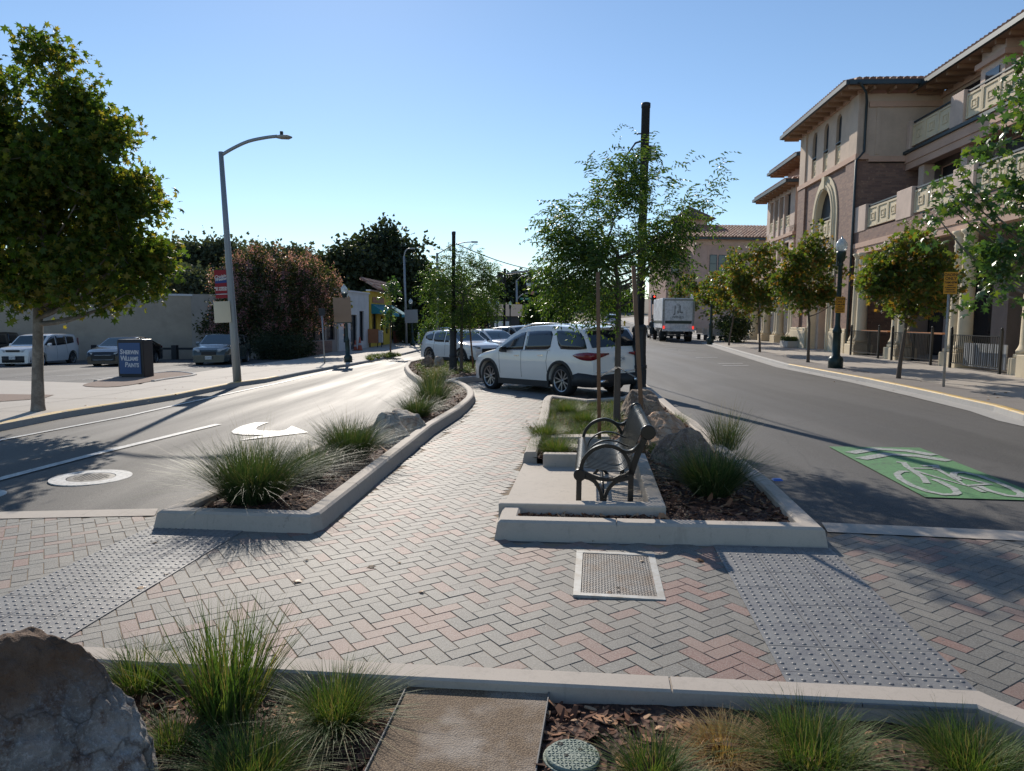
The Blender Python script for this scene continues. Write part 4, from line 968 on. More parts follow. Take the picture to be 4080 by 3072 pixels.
M_BARKD=mat('dark_bark',(.10,.08,.065),.95,var=.3,scale=14,bmp=.6,bscale=30)
M_STAKE=mat('stake_wood',(.20,.11,.06),.85,var=.2,scale=10,bmp=.3)
# leaf shapes: outline in xy (unit length along +y, centred), slightly folded
def lf(pts): return np.array([(x,y,z) for x,y,z in pts],np.float32)
LEAF_STAR=lf([(0,-.5,0),(.18,-.12,.03),(.52,-.22,-.05),(.30,.06,.02),(.48,.30,-.04),(.16,.22,.02),(0,.55,-.06),(-.16,.22,.02),(-.48,.30,-.04),(-.30,.06,.02),(-.52,-.22,-.05),(-.18,-.12,.03)])
LEAF_LANCE=lf([(0,-.5,0),(.16,-.1,.03),(0,.5,-.08),(-.16,-.1,.03)])
LEAF_OVAL=lf([(0,-.5,0),(.3,0,.05),(0,.5,-.05),(-.3,0,.05)])
LEAF_RAG=lf([(0,-.5,0),(.42,-.25,.06),(.2,.1,0),(.35,.45,-.05),(-.1,.35,.04),(-.45,.1,-.04)])
def place_leaves(shape,P,D,S,flatness=.0,rs=rng):
    """P centres, D preferred direction of leaf tip (n,3), S sizes"""
    n=len(P); d=D+rs.normal(0,.35,(n,3)); d/=np.linalg.norm(d,axis=1)[:,None]+1e-9
    u=rs.normal(0,1,(n,3))+np.array([0,0,flatness]); s=np.cross(d,u); s/=np.linalg.norm(s,axis=1)[:,None]+1e-9; nn=np.cross(s,d)
    k=len(shape)
    V=P[:,None,:]+S[:,None,None]*(shape[None,:,0:1]*s[:,None,:]+shape[None,:,1:2]*d[:,None,:]+shape[None,:,2:3]*nn[:,None,:]*2)
    return V.reshape(-1,3),np.arange(n*k).reshape(n,k)
def limb(b,p,q,r0,r1,wob=.12,n=5,rs=rng,seg=6):
    p=np.array(p,float);q=np.array(q,float);L_=np.linalg.norm(q-p); pts=[];o=rs.normal(0,wob*L_,3)*[1,1,.5]
    for i in range(n+1):
        t=i/n; w=p+(q-p)*t+o*math.sin(math.pi*t)*.5; w[2]-=0.06*L_*math.sin(math.pi*t); pts.append(w)
    b.tube([tuple(x) for x in pts],[r0+(r1-r0)*i/n for i in range(n+1)],seg,cap=False); return pts
def crown_points(n,lobes,rs,shell=.55,nscale=1.2,gap=-.15,seed=0):
    "sample in union of ellipsoids (cx,cy,cz,rx,ry,rz), biased outward with noise gaps"
    vol=np.array([l[3]*l[4]*l[5] for l in lobes]); out=[]
    while sum(len(o) for o in out)<n:
        m=n*2; k=rs.choice(len(lobes),m,p=vol/vol.sum()); d=rs.normal(0,1,(m,3)); d/=np.linalg.norm(d,axis=1)[:,None]
        r=rs.random(m)**(1/3); r=shell+(1-shell)*r if False else np.maximum(r,rs.random(m)*shell)
        Lb=np.array(lobes)[k]; p=Lb[:,:3]+d*r[:,None]*Lb[:,3:6]
        keep=np.array([noise.noise(Vector((x*nscale+seed*7.3,y*nscale,z*nscale)))>gap for x,y,z in p]); out.append(p[keep])
    return np.concatenate(out)[:n]
def tree(name,label,cat,loc,trunk_h,r_tr,lobes,shape,lmat,ncl,nleaf,csize,lsize,seed,group=None,bark=None,lean=(0,0),nlimb=14,droop=0,flower=None,sprays=False,gap=-.15,trunk=True,shell=.6,nscale=1.2,extra=None):
    rs=np.random.default_rng(seed); t=thing(name,label,cat,loc,0,group); bark=bark or M_BARK
    C=crown_points(ncl,lobes,rs,shell,nscale,gap,seed)
    if extra is not None: C=np.concatenate([C,np.array(extra,float)])
    zt=lobes[0][2]+lobes[0][5]*.75
    b=MB()
    # trunk with flare and leader
    x1,y1=lean; tp=[(0,0,-.15),(x1*.05,y1*.05,.12),(x1*.3,y1*.3,trunk_h*.4),(x1,y1,trunk_h)]; tr=[r_tr*1.45,r_tr*1.12,r_tr*.95,r_tr*.8]
    top=(lobes[0][0]*.8,lobes[0][1]*.8,zt)
    for i in range(1,7): a=i/6; tp.append((x1+(top[0]-x1)*a+rs.normal(0,.04),y1+(top[1]-y1)*a+rs.normal(0,.04),trunk_h+(zt-trunk_h)*a)); tr.append(r_tr*.8*(1-a*.85))
    b.tube(tp,tr,10,cap=False)
    lead=np.array(tp[3:]); 
    idx=rs.choice(len(C),min(nlimb,len(C)),replace=False); ends=[]
    for i in idx:
        q=C[i]; zz=min(max(trunk_h*.97,q[2]-.5*np.hypot(q[0]-x1,q[1]-y1)-.1),zt*.95); a=(zz-trunk_h)/(zt-trunk_h+1e-6); k=a*6; k0=int(min(max(k,0),5)); s=lead[k0]+(lead[k0+1]-lead[k0])*min(max(k-k0,0),1)
        rr=max(r_tr*.42*(1-a*.6),.012); pts=limb(b,s,q,rr,rr*.25,.10,5,rs); ends+=pts[2:]
    E_=np.array(ends)
    # twigs
    for q in C[:min(len(C),ncl)]:
        j=np.argmin(((E_-q)**2).sum(1)); 
        if rs.random()<.55: limb(b,E_[j],q,.008+.05*r_tr,.004,.08,2,rs,4)
    b.build('trunk',bark,t)
    n=nleaf*len(C)
    if sprays:
        # drooping pinnate sprays: rachis direction outward, then leaflets both sides
        cen=np.repeat(C,nleaf,0)+rs.normal(0,csize,(n,3)); d=cen-np.array([lobes[0][0],lobes[0][1],lobes[0][2]-.5]); d/=np.linalg.norm(d,axis=1)[:,None]+1e-9
        d=d+rs.normal(0,.6,(n,3)); d[:,2]-=droop; d/=np.linalg.norm(d,axis=1)[:,None]
        side=np.cross(d,np.array([0,0,1.])+rs.normal(0,.3,(n,3))); side/=np.linalg.norm(side,axis=1)[:,None]+1e-9
        P=[];D=[];K=5; RL=lsize*4.2
        for k in range(K):
            a=(k+.5)/K
            for sg in (-1,1):
                base=cen+d*(a*RL)+np.array([0,0,-1.])*(a*a*RL*.35); dd=side*sg*1.0+d*.55+np.array([0,0,-.5]); dd/=np.linalg.norm(dd,axis=1)[:,None]; P.append(base+dd*lsize*.5);D.append(dd)
        P=np.concatenate(P);D=np.concatenate(D); V,F=place_leaves(shape,P,D*2.2,np.full(len(P),lsize)*rs.uniform(.8,1.2,len(P)),.5,rs)
    else:
        P=np.repeat(C,nleaf,0)+rs.normal(0,csize,(n,3))*[1,1,.75]; d=P-np.repeat(C,nleaf,0)+rs.normal(0,csize*.5,(n,3)); d/=np.linalg.norm(d,axis=1)[:,None]+1e-9; d[:,2]-=droop
        V,F=place_leaves(shape,P,d,lsize*rs.uniform(.65,1.25,n),.8,rs)
    raw('crown',V,F,lmat,t)
    if flower:
        m,nf,fs,zmin=flower; K=C[C[:,2]>zmin]; Kd=K-np.array([lobes[0][0],lobes[0][1],lobes[0][2]]); 
        out=rs.choice(len(K),nf); c=K[out]+Kd[out]/np.linalg.norm(Kd[out],axis=1)[:,None]*csize*.9
        P=np.repeat(c,26,0)+rs.normal(0,1,(nf*26,3))*[fs*.45,fs*.45,fs]; D=rs.normal(0,1,P.shape); V,F=place_leaves(LEAF_OVAL,P,D,rs.uniform(.05,.10,len(P)),0,rs); raw('blossom',V,F,m,t)
    return t
def gl(px,py,hh=0): x,y=at(px,py,hh); return (x,y,float(gz(x,y))+hh)
# big plane tree at left
D0=at(150,1635)
def C_(px,py,D,base,dd=0):
    p=atd(px,py,D+dd); return (p.x-base[0],p.y-base[1],p.z-base[2])
bl=gl(152,1636,.125); D=bl[1]
print('lefttree',bl)
def lobe(px,py,rpx,rpy,D,base,dd=0,depth=None):
    c=C_(px,py,D,base,dd); rx=rpx/FPX*(D+dd); rz=rpy/FPX*(D+dd); return (*c,rx,depth or rx*.9,rz)
lobes=[lobe(230,760,290,380,D,bl,0,1.4),lobe(230,330,110,170,D,bl,0,.7),lobe(510,930,160,220,D,bl,0,.9),lobe(60,850,300,400,D,bl,0,1.3),lobe(400,620,150,150,D,bl,0,.9),lobe(90,430,150,180,D,bl,0,.9),lobe(-60,640,240,330,D,bl,0,1.2),lobe(300,1120,330,120,D,bl,0,1.3),lobe(330,470,90,120,D,bl,0,.6),lobe(590,1010,100,100,D,bl,0,.6),lobe(480,740,110,110,D,bl,0,.7),lobe(250,210,60,80,D,bl,0,.4),lobe(20,290,60,90,D,bl,0,.5)]
tree('plane_tree','large autumn tinged plane tree on the left sidewalk in front of the white hatchback','tree',bl,1.75,.11,lobes,LEAF_STAR,L_PLANE,720,44,.19,.15,3,lean=(.08,0),nlimb=60,gap=.05,shell=.7,nscale=1.5)
# street planes, right sidewalk
def street_tree(base,cx,top,bot,rpx,seed,label,n=190,lf_=.15):
    D=base[1]; cy=(top+bot)/2; ry=(bot-top)/2
    lobes=[lobe(cx,cy+ry*.15,rpx*.85,ry*.8,D,base),lobe(cx+rpx*.15,top+ry*.45,rpx*.45,ry*.45,D,base),lobe(cx-rpx*.45,cy+ry*.2,rpx*.5,ry*.5,D,base),lobe(cx+rpx*.5,cy+ry*.25,rpx*.5,ry*.55,D,base)]
    th=(base[1]*0)+max(1.5,(1.879-base[2])+(1262-bot)/FPX*D-.1)
    rs_=np.random.default_rng(seed*7)
    for k in range(7): an=rs_.uniform(0,6.28); rr_=rs_.uniform(.55,1.0); lobes.append(lobe(cx+rpx*rr_*math.cos(an),cy-ry*rr_*math.sin(an)*.95,rpx*rs_.uniform(.12,.28),ry*rs_.uniform(.15,.3),D,base,rs_.uniform(-.6,.6)))
    tree('street_tree',label,'tree',base,th,.055,lobes,LEAF_STAR,L_AUT,int(n*.9),32,.17,lf_,seed,'young plane trees along the right sidewalk',M_BARKD,lean=((cx-(base[0]/base[1]*FPX+2040))/FPX*D*.5,0),nlimb=26,gap=-.02,shell=.55,nscale=1.9)
street_tree(gl(3579,1508,.12),3620,890,1285,195,21,'young orange tinged plane tree between the yellow sign pole and the bar patio fence')
street_tree(gl(3219,1444,.12),3215,900,1265,140,22,'young plane tree directly left of the nearer green lamp post',170)
street_tree(gl(3027,1403,.12),3010,930,1275,115,23,'young plane tree whose crown overlaps the pillared window bays',150,.17)
street_tree(gl(2904,1376,.12),2925,985,1280,95,24,'young plane tree right of the farther green lamp post, third back from the lamp',120,.19)
street_tree(gl(2816,1358,.12),2845,1050,1275,80,25,'young plane tree just right of the box truck beside the farther lamp post',110,.2)
p=atd(2765,1350,80); street_tree((p.x,80,float(gz(p.x,80))+.1),2740,1080,1260,70,26,'plane tree with crown rising over the box truck roof',90,.24)
# near sycamore on the right edge
p=(10.25,13.2); base=(p[0],p[1],float(gz(*p))+.12); D=13.2
lobes=[lobe(4060,880,170,280,D,base),lobe(4110,480,90,230,D,base),lobe(4330,700,290,620,D,base),lobe(3930,1050,80,100,D,base),lobe(4010,1090,130,110,D,base)]
ex=[C_(px,py,D,base,rng.normal(0,.25)) for px,py in [(3730,860),(3780,820),(3820,860),(3760,745),(3815,760),(3870,800),(3900,1210),(3920,600),(3960,560),(3890,650),(4030,380),(4060,290),(4075,240),(3990,470),(3850,700),(3700,940)]]
tree('sycamore_tree','nearest leafy sycamore reaching into the picture from the right edge','tree',base,1.9,.10,lobes,LEAF_STAR,L_SYC,150,21,.17,.17,31,nlimb=34,gap=-.05,extra=ex,shell=.75)
# planter trees with stakes and ties
def staked(base,lobes,stakes,seed,label,ncl,nl,ls,poke,lean):
    t=tree('staked_tree',label,'tree',base,lobes[0][2]-lobes[0][5]*.85,.055 if base[1]<20 else .06,lobes,LEAF_LANCE,L_PIST,ncl,nl,.14,ls,seed,'staked young trees in the median planters',M_BARKD,lean=lean,nlimb=30,droop=.45,sprays=True,gap=.0,extra=poke,shell=.6,nscale=1.9)
    for (x,y,z0),(x2,y2,z1) in stakes:
        b=MB(); b.tube([(x,y,z0-.1),(x2,y2,z1)],.028 if base[1]<20 else .035,8); b.build('stake',M_STAKE,t)
    (x,y,_),(x2,y2,h2)=stakes[0]; (u,v,_),(u2,v2,k2)=stakes[1]
    for z in ((.95,1.95) if base[1]<20 else (1.0,)):
        a=z/h2; s0=(x+(x2-x)*a,y+(y2-y)*a,z-.03); a=z/k2; s1=(u+(u2-u)*a,v+(v2-v)*a,z+.05); m=(lean[0]*.4,lean[1]*.4,z)
        b=MB(); b.bar([s0,(m[0],m[1]-.06,z),s1],.004,.028,side=(0,0,1)); b.bar([s0,(m[0],m[1]+.06,z+.01),s1],.004,.028,side=(0,0,1)); b.build('tree_tie',M_TRIM,t)
    return t
def rel(px,py,D,base): return C_(px,py,D,base)
tb=gl(2457,1685,SOIL); D=tb[1]
lobes=[lobe(2440,1000,190,210,D,tb),lobe(2350,1080,140,140,D,tb),lobe(2580,1000,130,105,D,tb),lobe(2440,760,110,150,D,tb),lobe(2560,720,90,130,D,tb),lobe(2640,880,110,120,D,tb),lobe(2330,900,120,110,D,tb),lobe(2260,1090,80,80,D,tb)]
poke=[C_(px,py,D,tb,rng.normal(0,.2)) for px,py in [(2215,900),(2260,930),(2880,670),(2840,720),(2790,780),(2760,830),(2390,640),(2370,700),(2560,610),(2530,640),(2660,650),(2640,700),(2610,620),(2800,900),(2270,860),(2420,1230),(2280,1000)]]
s1=at(2389,1760,SOIL);s2=at(2569,1835,SOIL)
def topat(px,py,D,base,z=None): p=atd(px,py,D); return (p.x-base[0],p.y-base[1],p.z-base[2])
stk=[((s1[0]-tb[0],s1[1]-tb[1],0),topat(2382,1085,s1[1],tb)),((s2[0]-tb[0],s2[1]-tb[1],0),topat(2524,1060,s2[1]+.15,tb))]
staked(tb,lobes,stk,41,'staked young tree behind the bench with two brown stakes and drooping leaflets',250,7,.088,poke,(-.02,0))
tb=(gl(1838,1478,SOIL)); D=tb[1]; print('tree2',tb)
lobes=[lobe(1850,1150,120,130,D,tb),lobe(1770,1130,80,100,D,tb),lobe(1920,1170,75,110,D,tb),lobe(1850,1040,60,50,D,tb),lobe(1800,1230,80,60,D,tb)]
s1=at(1799,1466,SOIL);s2=at(1887,1474,SOIL)
stk=[((s1[0]-tb[0],s1[1]-tb[1],0),topat(1797,1240,s1[1],tb)),((s2[0]-tb[0],s2[1]-tb[1],0),topat(1862,1190,s2[1],tb))]
staked(tb,lobes,stk,42,'staked young tree at the far end of the left planter before the white crossover',190,8,.10,[C_(px,py,D,tb) for px,py in [(1700,1080),(1960,1080),(1830,1000),(1980,1180),(1720,1200),(1890,1010)]],(0,0))
# crape myrtle
base=(atd(1090,1440,44)); base=(base.x,44,float(gz(base.x,44)))
D=44; lobes=[lobe(1090,1200,200,180,D,base),lobe(960,1150,120,130,D,base),lobe(1240,1170,120,120,D,base),lobe(1100,1080,160,80,D,base),lobe(900,1270,80,70,D,base),lobe(1290,1220,75,90,D,base),lobe(1000,1290,180,90,D,base)]
tree('flowering_tree','pink flowering crape myrtle in front of the low shops behind the street lamp','tree',base,1.6,.16,lobes,LEAF_OVAL,L_MYR,520,46,.36,.22,51,nlimb=20,gap=-.3,flower=(L_PINK,1100,.26,1.8),shell=.8,nscale=.5,bark=M_BARKD)
# oaks behind
def bigtree(nm,label,px,D,lobs,seed,ncl=420,nl=42,cs=.8,ls=.55,lm=L_OAK,group='big dark trees behind the left shops'):
    p=atd(px,1300,D); base=(p.x,D,float(gz(p.x,D))); lobes=[lobe(a,b_,c,d,D,base) for a,b_,c,d in lobs]
    return tree(nm,label,'tree',base,3,.35,lobes,LEAF_RAG,lm,ncl,nl,cs,ls,seed,group,M_BARKD,nlimb=14,gap=-.25,shell=.85,nscale=.25)
bigtree('oak_tree','tallest dark oak behind the yellow shop, highest crown of the dark trees',1560,85,[(1560,1130,150,190),(1520,990,90,90),(1640,1080,90,130),(1430,1120,110,140),(1600,1230,140,130),(1660,1180,70,120)],61,620)
bigtree('oak_tree','dark oak just right of the flowering tree, lower than its tall neighbour',1380,80,[(1370,1150,110,130),(1310,1080,60,60),(1400,1060,70,80),(1330,1220,120,100)],62,330)
bigtree('oak_tree','dark oak between the grey signal pole and the hanging lantern',1780,110,[(1760,1230,120,60),(1900,1245,110,45),(1690,1220,60,60)],63,300)
bigtree('oak_tree','far dark tree seen under the hanging lantern',2060,150,[(2060,1190,90,90),(2150,1230,90,60),(2000,1220,60,60)],64,240,42,1.1,.8)
bigtree('oak_tree','far grey green tree behind the tall dark post beside the staked tree',2330,170,[(2330,1200,160,60),(2230,1180,80,60),(2450,1220,90,50)],65,260,42,1.2,.9)
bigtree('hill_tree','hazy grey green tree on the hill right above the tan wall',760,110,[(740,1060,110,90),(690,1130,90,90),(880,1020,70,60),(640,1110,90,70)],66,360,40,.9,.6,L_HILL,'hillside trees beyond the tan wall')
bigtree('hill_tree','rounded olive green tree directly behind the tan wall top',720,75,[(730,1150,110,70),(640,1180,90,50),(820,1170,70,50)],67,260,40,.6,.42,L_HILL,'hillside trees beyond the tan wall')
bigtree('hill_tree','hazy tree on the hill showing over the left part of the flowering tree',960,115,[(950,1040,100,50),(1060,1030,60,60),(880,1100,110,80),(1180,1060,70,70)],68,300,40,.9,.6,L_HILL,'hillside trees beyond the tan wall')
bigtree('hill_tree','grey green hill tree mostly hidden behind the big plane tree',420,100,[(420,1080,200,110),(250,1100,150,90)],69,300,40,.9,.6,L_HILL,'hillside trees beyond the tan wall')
# small trees and shrubs
def bush(nm,label,cat,base,rx,rz,lm,seed,ncl=60,nl=40,cs=.14,ls=.08,shape=LEAF_OVAL,group=None):
    rs=np.random.default_rng(seed); t=thing(nm,label,cat,base,0,group)
    C=crown_points(ncl,[(0,0,rz*.55,rx,rx,rz*.55)],rs,.8,1.5,-.3,seed); n=ncl*nl; P=np.repeat(C,nl,0)+rs.normal(0,cs,(n,3)); P[:,2]=np.abs(P[:,2])
    V,F=place_leaves(shape,P,rs.normal(0,1,P.shape)+[0,0,.5],ls*rs.uniform(.6,1.3,n),.3,rs); raw('foliage',V,F,lm,t)
    b=MB()
    for k in range(6): b.tube([(0,0,-.05),tuple(C[k]*.5),tuple(C[k])],[.02,.015,.006],5,cap=False)
    b.build('stem',M_BARKD,t); return t
def gd(px,D): p=atd(px,1300,D); return (p.x,D,float(gz(p.x,D)))
bush('clipped_bush','dark rounded bush right of the dark grey hatchback by the low shops','bush',gd(1100,41.5),1.5,1.35,L_OAK,71,120,50,.22,.12)
bush('clipped_bush','dark bush against the tall shop windows under the flowering tree','bush',gd(1190,44),.9,1.3,L_OAK,72,80,50,.2,.12)
bush('round_bush','big round green bush on the corner right of the yellow shop','bush',gd(1628,67),.95,2.1,L_BUSH,73,110,50,.22,.16)
bush('climbing_shrub','pale leafy young shrub in front of the far parked cars left of the white crossover','shrub',gd(1702,50),.45,2.3,L_PIST,74,50,40,.2,.12)
t=tree('sapling','thin sapling in the kerb strip in front of the yellow shop','tree',gl(1556,1411,.13),1.6,.05,[(0,0,3.0,.55,.5,1.6),(.1,0,4.1,.3,.3,.6)],LEAF_STAR,L_SYC,34,14,.16,.2,75,nlimb=8,bark=M_BARKD)
for i,(px,D,h,lab) in enumerate(((2140,88,3.6,'bright green street tree beyond the hanging lantern'),(2230,84,4.4,'fuller green street tree left of the bench tree crown'),(2050,105,3,'small reddish street tree beside the far green street sign'))):
    b_=gd(px,D); tree('median_tree',lab,'tree',b_,1.6,.07,[(0,0,h*.62,1.7,1.6,h*.42),(.5,0,h*.85,1.0,1,h*.3)],LEAF_RAG,L_PIST if i<2 else L_AUT,110,30,.35,.3,80+i,'street trees down the median',M_BARKD,nlimb=8)
# planter bushes at the arcade
for i,(px,D,lab) in enumerate(((2870,52,'fern like green shrub between two arcade benches'),(2905,50,'fern like green shrub beside the arcade column'))):
    p=atd(px,1300,D); bush('arcade_shrub',lab,'shrub',(p.x+.6,D,float(gz(p.x,D))+.1),.8,1.7,L_BUSH,90+i,60,40,.25,.16,group='green shrubs by the arcade')
# hillside sheet and wooded mass on it
def hz(x,y): return 13.5*math.exp(-((x+80)/75)**2)*min(1,max(0,(y-90)/90))+5*min(1,max(0,(y-150)/200))*(.5+.5*math.sin(x*.02))
b=MB();nx,ny=30,16;vs=[]
for j in range(ny):
    for i in range(nx): x=-260+i*22;y=95+j*20; vs.append((x,y,hz(x,y)-1.2+float(gz(x,min(y,320)))*(1 if x>-20 else .3)))
b.add(vs,[(j*nx+i,j*nx+i+1,(j+1)*nx+i+1,(j+1)*nx+i) for j in range(ny-1) for i in range(nx-1)],0,True)
o=b.build('hill',M_DIRT); tag(o,kind='structure')
rs=np.random.default_rng(5); P=[]
while len(P)<900:
    x=rs.uniform(-200,10);y=rs.uniform(112,260); 
    if x>-8-(y-112)*.05: continue
    P.append((x,y,hz(x,y)+rs.uniform(.5,4.5)))
P=np.array(P); n=len(P)*26; Q=np.repeat(P,26,0)+rs.normal(0,1.6,(n,3)); V,F=place_leaves(LEAF_RAG,Q,rs.normal(0,1,Q.shape),rs.uniform(.8,1.7,n),0,rs)
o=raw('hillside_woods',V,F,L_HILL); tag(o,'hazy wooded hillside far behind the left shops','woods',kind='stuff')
# ================================================================ right building (facade frame s: away along street, t: depth, z)
def stucco(name,col,sc=1.2):
    return mat(name,col,.88,var=.10,scale=sc,bmp=.15,bscale=90,stain=([c*.8 for c in col],.8))
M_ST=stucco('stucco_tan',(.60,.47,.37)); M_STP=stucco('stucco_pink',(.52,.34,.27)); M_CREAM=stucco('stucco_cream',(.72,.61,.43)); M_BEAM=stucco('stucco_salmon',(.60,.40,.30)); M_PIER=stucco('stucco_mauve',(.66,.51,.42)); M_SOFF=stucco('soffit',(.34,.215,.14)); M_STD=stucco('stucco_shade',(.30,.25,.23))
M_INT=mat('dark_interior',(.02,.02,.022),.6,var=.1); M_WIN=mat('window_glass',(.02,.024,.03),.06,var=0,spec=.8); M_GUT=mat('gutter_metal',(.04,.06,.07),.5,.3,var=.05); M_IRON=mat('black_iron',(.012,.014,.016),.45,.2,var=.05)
def brickmat(name,cols,mort,axis='wall'):
    N=NT(name); t=N.node('ShaderNodeTexCoord'); br=N.node('ShaderNodeTexBrick')
    sx=N.node('ShaderNodeSeparateXYZ'); N.link(t.outputs['Object'],sx.inputs[0]); cb=N.node('ShaderNodeCombineXYZ')
    ad=N.node('ShaderNodeMath',operation='ADD'); N.link(sx.outputs[0],ad.inputs[0]); N.link(sx.outputs[1],ad.inputs[1]); N.link(ad.outputs[0],cb.inputs[0]); N.link(sx.outputs[2],cb.inputs[1]); N.link(cb.outputs[0],br.inputs['Vector'])
    br.inputs['Scale'].default_value=1; br.inputs['Brick Width'].default_value=.30; br.inputs['Row Height'].default_value=.095; br.inputs['Mortar Size'].default_value=.007; br.inputs['Color1'].default_value=c4(cols[0]); br.inputs['Color2'].default_value=c4(cols[1]); br.inputs['Mortar'].default_value=c4(mort)
    a=noi(N,coords(N),2.5,4); f=noi(N,coords(N),5.5,2)
    c=mix(N,ramp(N,f,[(.62,0.),(.7,.6)]),br.outputs['Color'],cols[2]); c=mix(N,a,[.62]*3,c,'MULTIPLY') if False else c
    N.link(c,N.b.inputs['Base Color']); N.b.inputs['Roughness'].default_value=.85; bump(N,br.outputs['Fac'],-.4,.01); return N.m
M_BRICK=brickmat('brick_brown',((.30,.18,.135),(.20,.12,.10),(.42,.29,.20)),(.22,.17,.14))
def tilemat():
    N=NT('roof_tile'); v=coords(N); g=N.node('ShaderNodeNewGeometry'); a=noi(N,v,3,4)
    c=ramp(N,g.outputs['Random Per Island'],[(0,(.30,.15,.10)),(.3,(.36,.20,.14)),(.6,(.24,.13,.10)),(.8,(.42,.27,.20))],'CONSTANT'); N.link(c,N.b.inputs['Base Color']); N.b.inputs['Roughness'].default_value=.8; return N.m
M_TILE=tilemat()
class FB(MB):
    pass
def tileroof(b,p0,p1,dn,up,rows,pitch=.28,hip=(0,0)):
    """barrel tiles between eave points p0->p1 (3D) rising by vector up"""
    p0=Vector(p0);p1=Vector(p1);up=Vector(up);L=(p1-p0).length; n=max(1,int(L/pitch)); d=(p1-p0)/n; nn=d.cross(up).normalized()
    if nn.z<0: nn=-nn
    for i in range(n):
        for r_ in range(rows):
            s_=(i+.5)*d.length
            if s_<hip[0]*(r_+.5)/rows or L-s_<hip[1]*(r_+.5)/rows: continue
            a=p0+d*(i+.5)+up*(r_/rows); e=p0+d*(i+.5)+up*((r_+1)/rows); vs=[];K=5
            for q,rad,lift in ((a,.52,.07),(e,.42,.02)):
                for k in range(K):
                    an=math.pi*k/(K-1); vs.append(q+d*(-math.cos(an)*rad)+nn*(math.sin(an)*d.length*.45+lift))
            b.add(vs,[(k,k+1,K+k+1,K+k) for k in range(K-1)]+[tuple(range(K-1,-1,-1))],0,False)
    u_=d.normalized(); b.add([p0,p1,p1+up-u_*min(hip[1],L*.9),p0+up+u_*min(hip[0],L*.9)],[(0,1,2,3)],0)
def greekpanel(b,s0,s1,z0,z1,t,fr=-1,th=.05):
    "cast panel with square key relief; front at t (towards -t)"
    b.box(s0,s1,t,t+.10,z0,z1)
    w=s1-s0;h=z1-z0
    def ringr(m,wd,d):
        a0,a1,c0,c1=s0+m*w,s1-m*w,z0+m*h,z1-m*h
        b.box(a0,a1,t-d,t,c0,c0+wd);b.box(a0,a1,t-d,t,c1-wd,c1);b.box(a0,a0+wd,t-d,t,c0+wd,c1-wd);b.box(a1-wd,a1,t-d,t,c0+wd,c1-wd)
    ringr(.0,.075,.035); ringr(.30,.05,.03)
    b.box(s0+.42*w,s1-.42*w,t-.02,t,z0+.42*h,z1-.42*h)
FO=(15.7,33.5,float(gz(15.7,33.5)));FA=-R(4.2)
# frame: local x = t (depth, away from street), local y = s (along street)
class L(MB):
    "boxes given as (s0,s1,t0,t1,z0,z1) with z absolute height -> local"
    def bx(b,s0,s1,t0,t1,z0,z1,mi=0): return b.box(t0,t1,s0,s1,z0-FO[2],z1-FO[2],mi)
    def swap(b,sub):
        vs=[(v[1],v[0],v[2]-FO[2]) for v in sub.v]; k=len(b.v); b.v+=vs
        for f,m,s in zip(sub.f,sub.mi,sub.sm): b.f.append([i+k for i in f][::-1]);b.mi.append(m);b.sm.append(s)
        return b
    def col(b,s,t,r,z0,z1,seg=16):
        return b.lathe([(r*1.35,z0-FO[2]),(r*1.35,z0+.10-FO[2]),(r*1.2,z0+.16-FO[2]),(r*1.05,z0+.24-FO[2]),(r,z0+.3-FO[2]),(r*.86,z1-.35-FO[2]),(r*.95,z1-.3-FO[2]),(r*.86,z1-.26-FO[2]),(r*.9,z1-.16-FO[2]),(r*1.25,z1-.08-FO[2]),(r*1.3,z1-FO[2])],seg,(t,s,0),0,True)
G0=.30
bt=thing('corner_tower_building','three storey brick and stucco building with arched tower and balconied wing on the right','building',FO,FA)
# --- tower
TS0,TS1=.8,9.0
b=L(); ay0,ay1=3.5,5.95
# brick lower: piers, with arch opening (front wall thickness .5)
def archwall(b,s0,s1,z0,z1,a0,a1,zs,zt,t0,t1,n=16):
    "wall with pointed-round arched opening from z0; opening a0..a1, springing zs, apex zt"
    b.bx(s0,a0,t0,t1,z0,zs); b.bx(a1,s1,t0,t1,z0,zs)
    c=(a0+a1)/2;rw=(a1-a0)/2; prof=[]
    for i in range(n+1):
        a=math.pi*i/n; prof.append((c-rw*math.cos(a),zs+(zt-zs)*math.sin(a)**.9))
    # left/right blocks as fan to top corners
    P=[(s0,zs)]+prof[:n//2+1]+[(c,z1),(s0,z1)]; Q=[(c,z1)]+prof[n//2:]+[(s1,zs),(s1,z1)]
    for poly in (P,Q):
        m=len(poly); vs=[(t0,s,z-FO[2]) for s,z in poly]+[(t1,s,z-FO[2]) for s,z in poly]
        b.add(vs,[tuple(range(m)),tuple(range(2*m-1,m-1,-1))]+[(i,i+m,(i+1)%m+m,(i+1)%m) for i in range(m)])
archwall(b,TS0,TS1,G0,9.35,ay0,ay1,6.9,8.72,0,.5)
b.bx(TS0,TS0+.45,.5,5,G0,9.2); b.bx(TS1-.45,TS1,.5,5,G0,9.2)
b.bx(TS0-.06,TS0+1.1,-.10,-.002,1.6,9.35); b.bx(TS1-1.15,TS1+.06,-.10,-.002,1.6,9.35)
b.build('brick_wall',M_BRICK,bt,recalc=True)
for s0,s1 in ((TS0-.1,TS0+2.0),(TS1-2.6,TS1+.1)):
    b=L(); b.bx(s0,s1,-.22,.0,G0-.1,1.45); b.bx(s0+.04,s1-.04,-.18,.0,1.45,1.6)
    b.build('stone_base',M_CREAM,bt,bevel=.03)
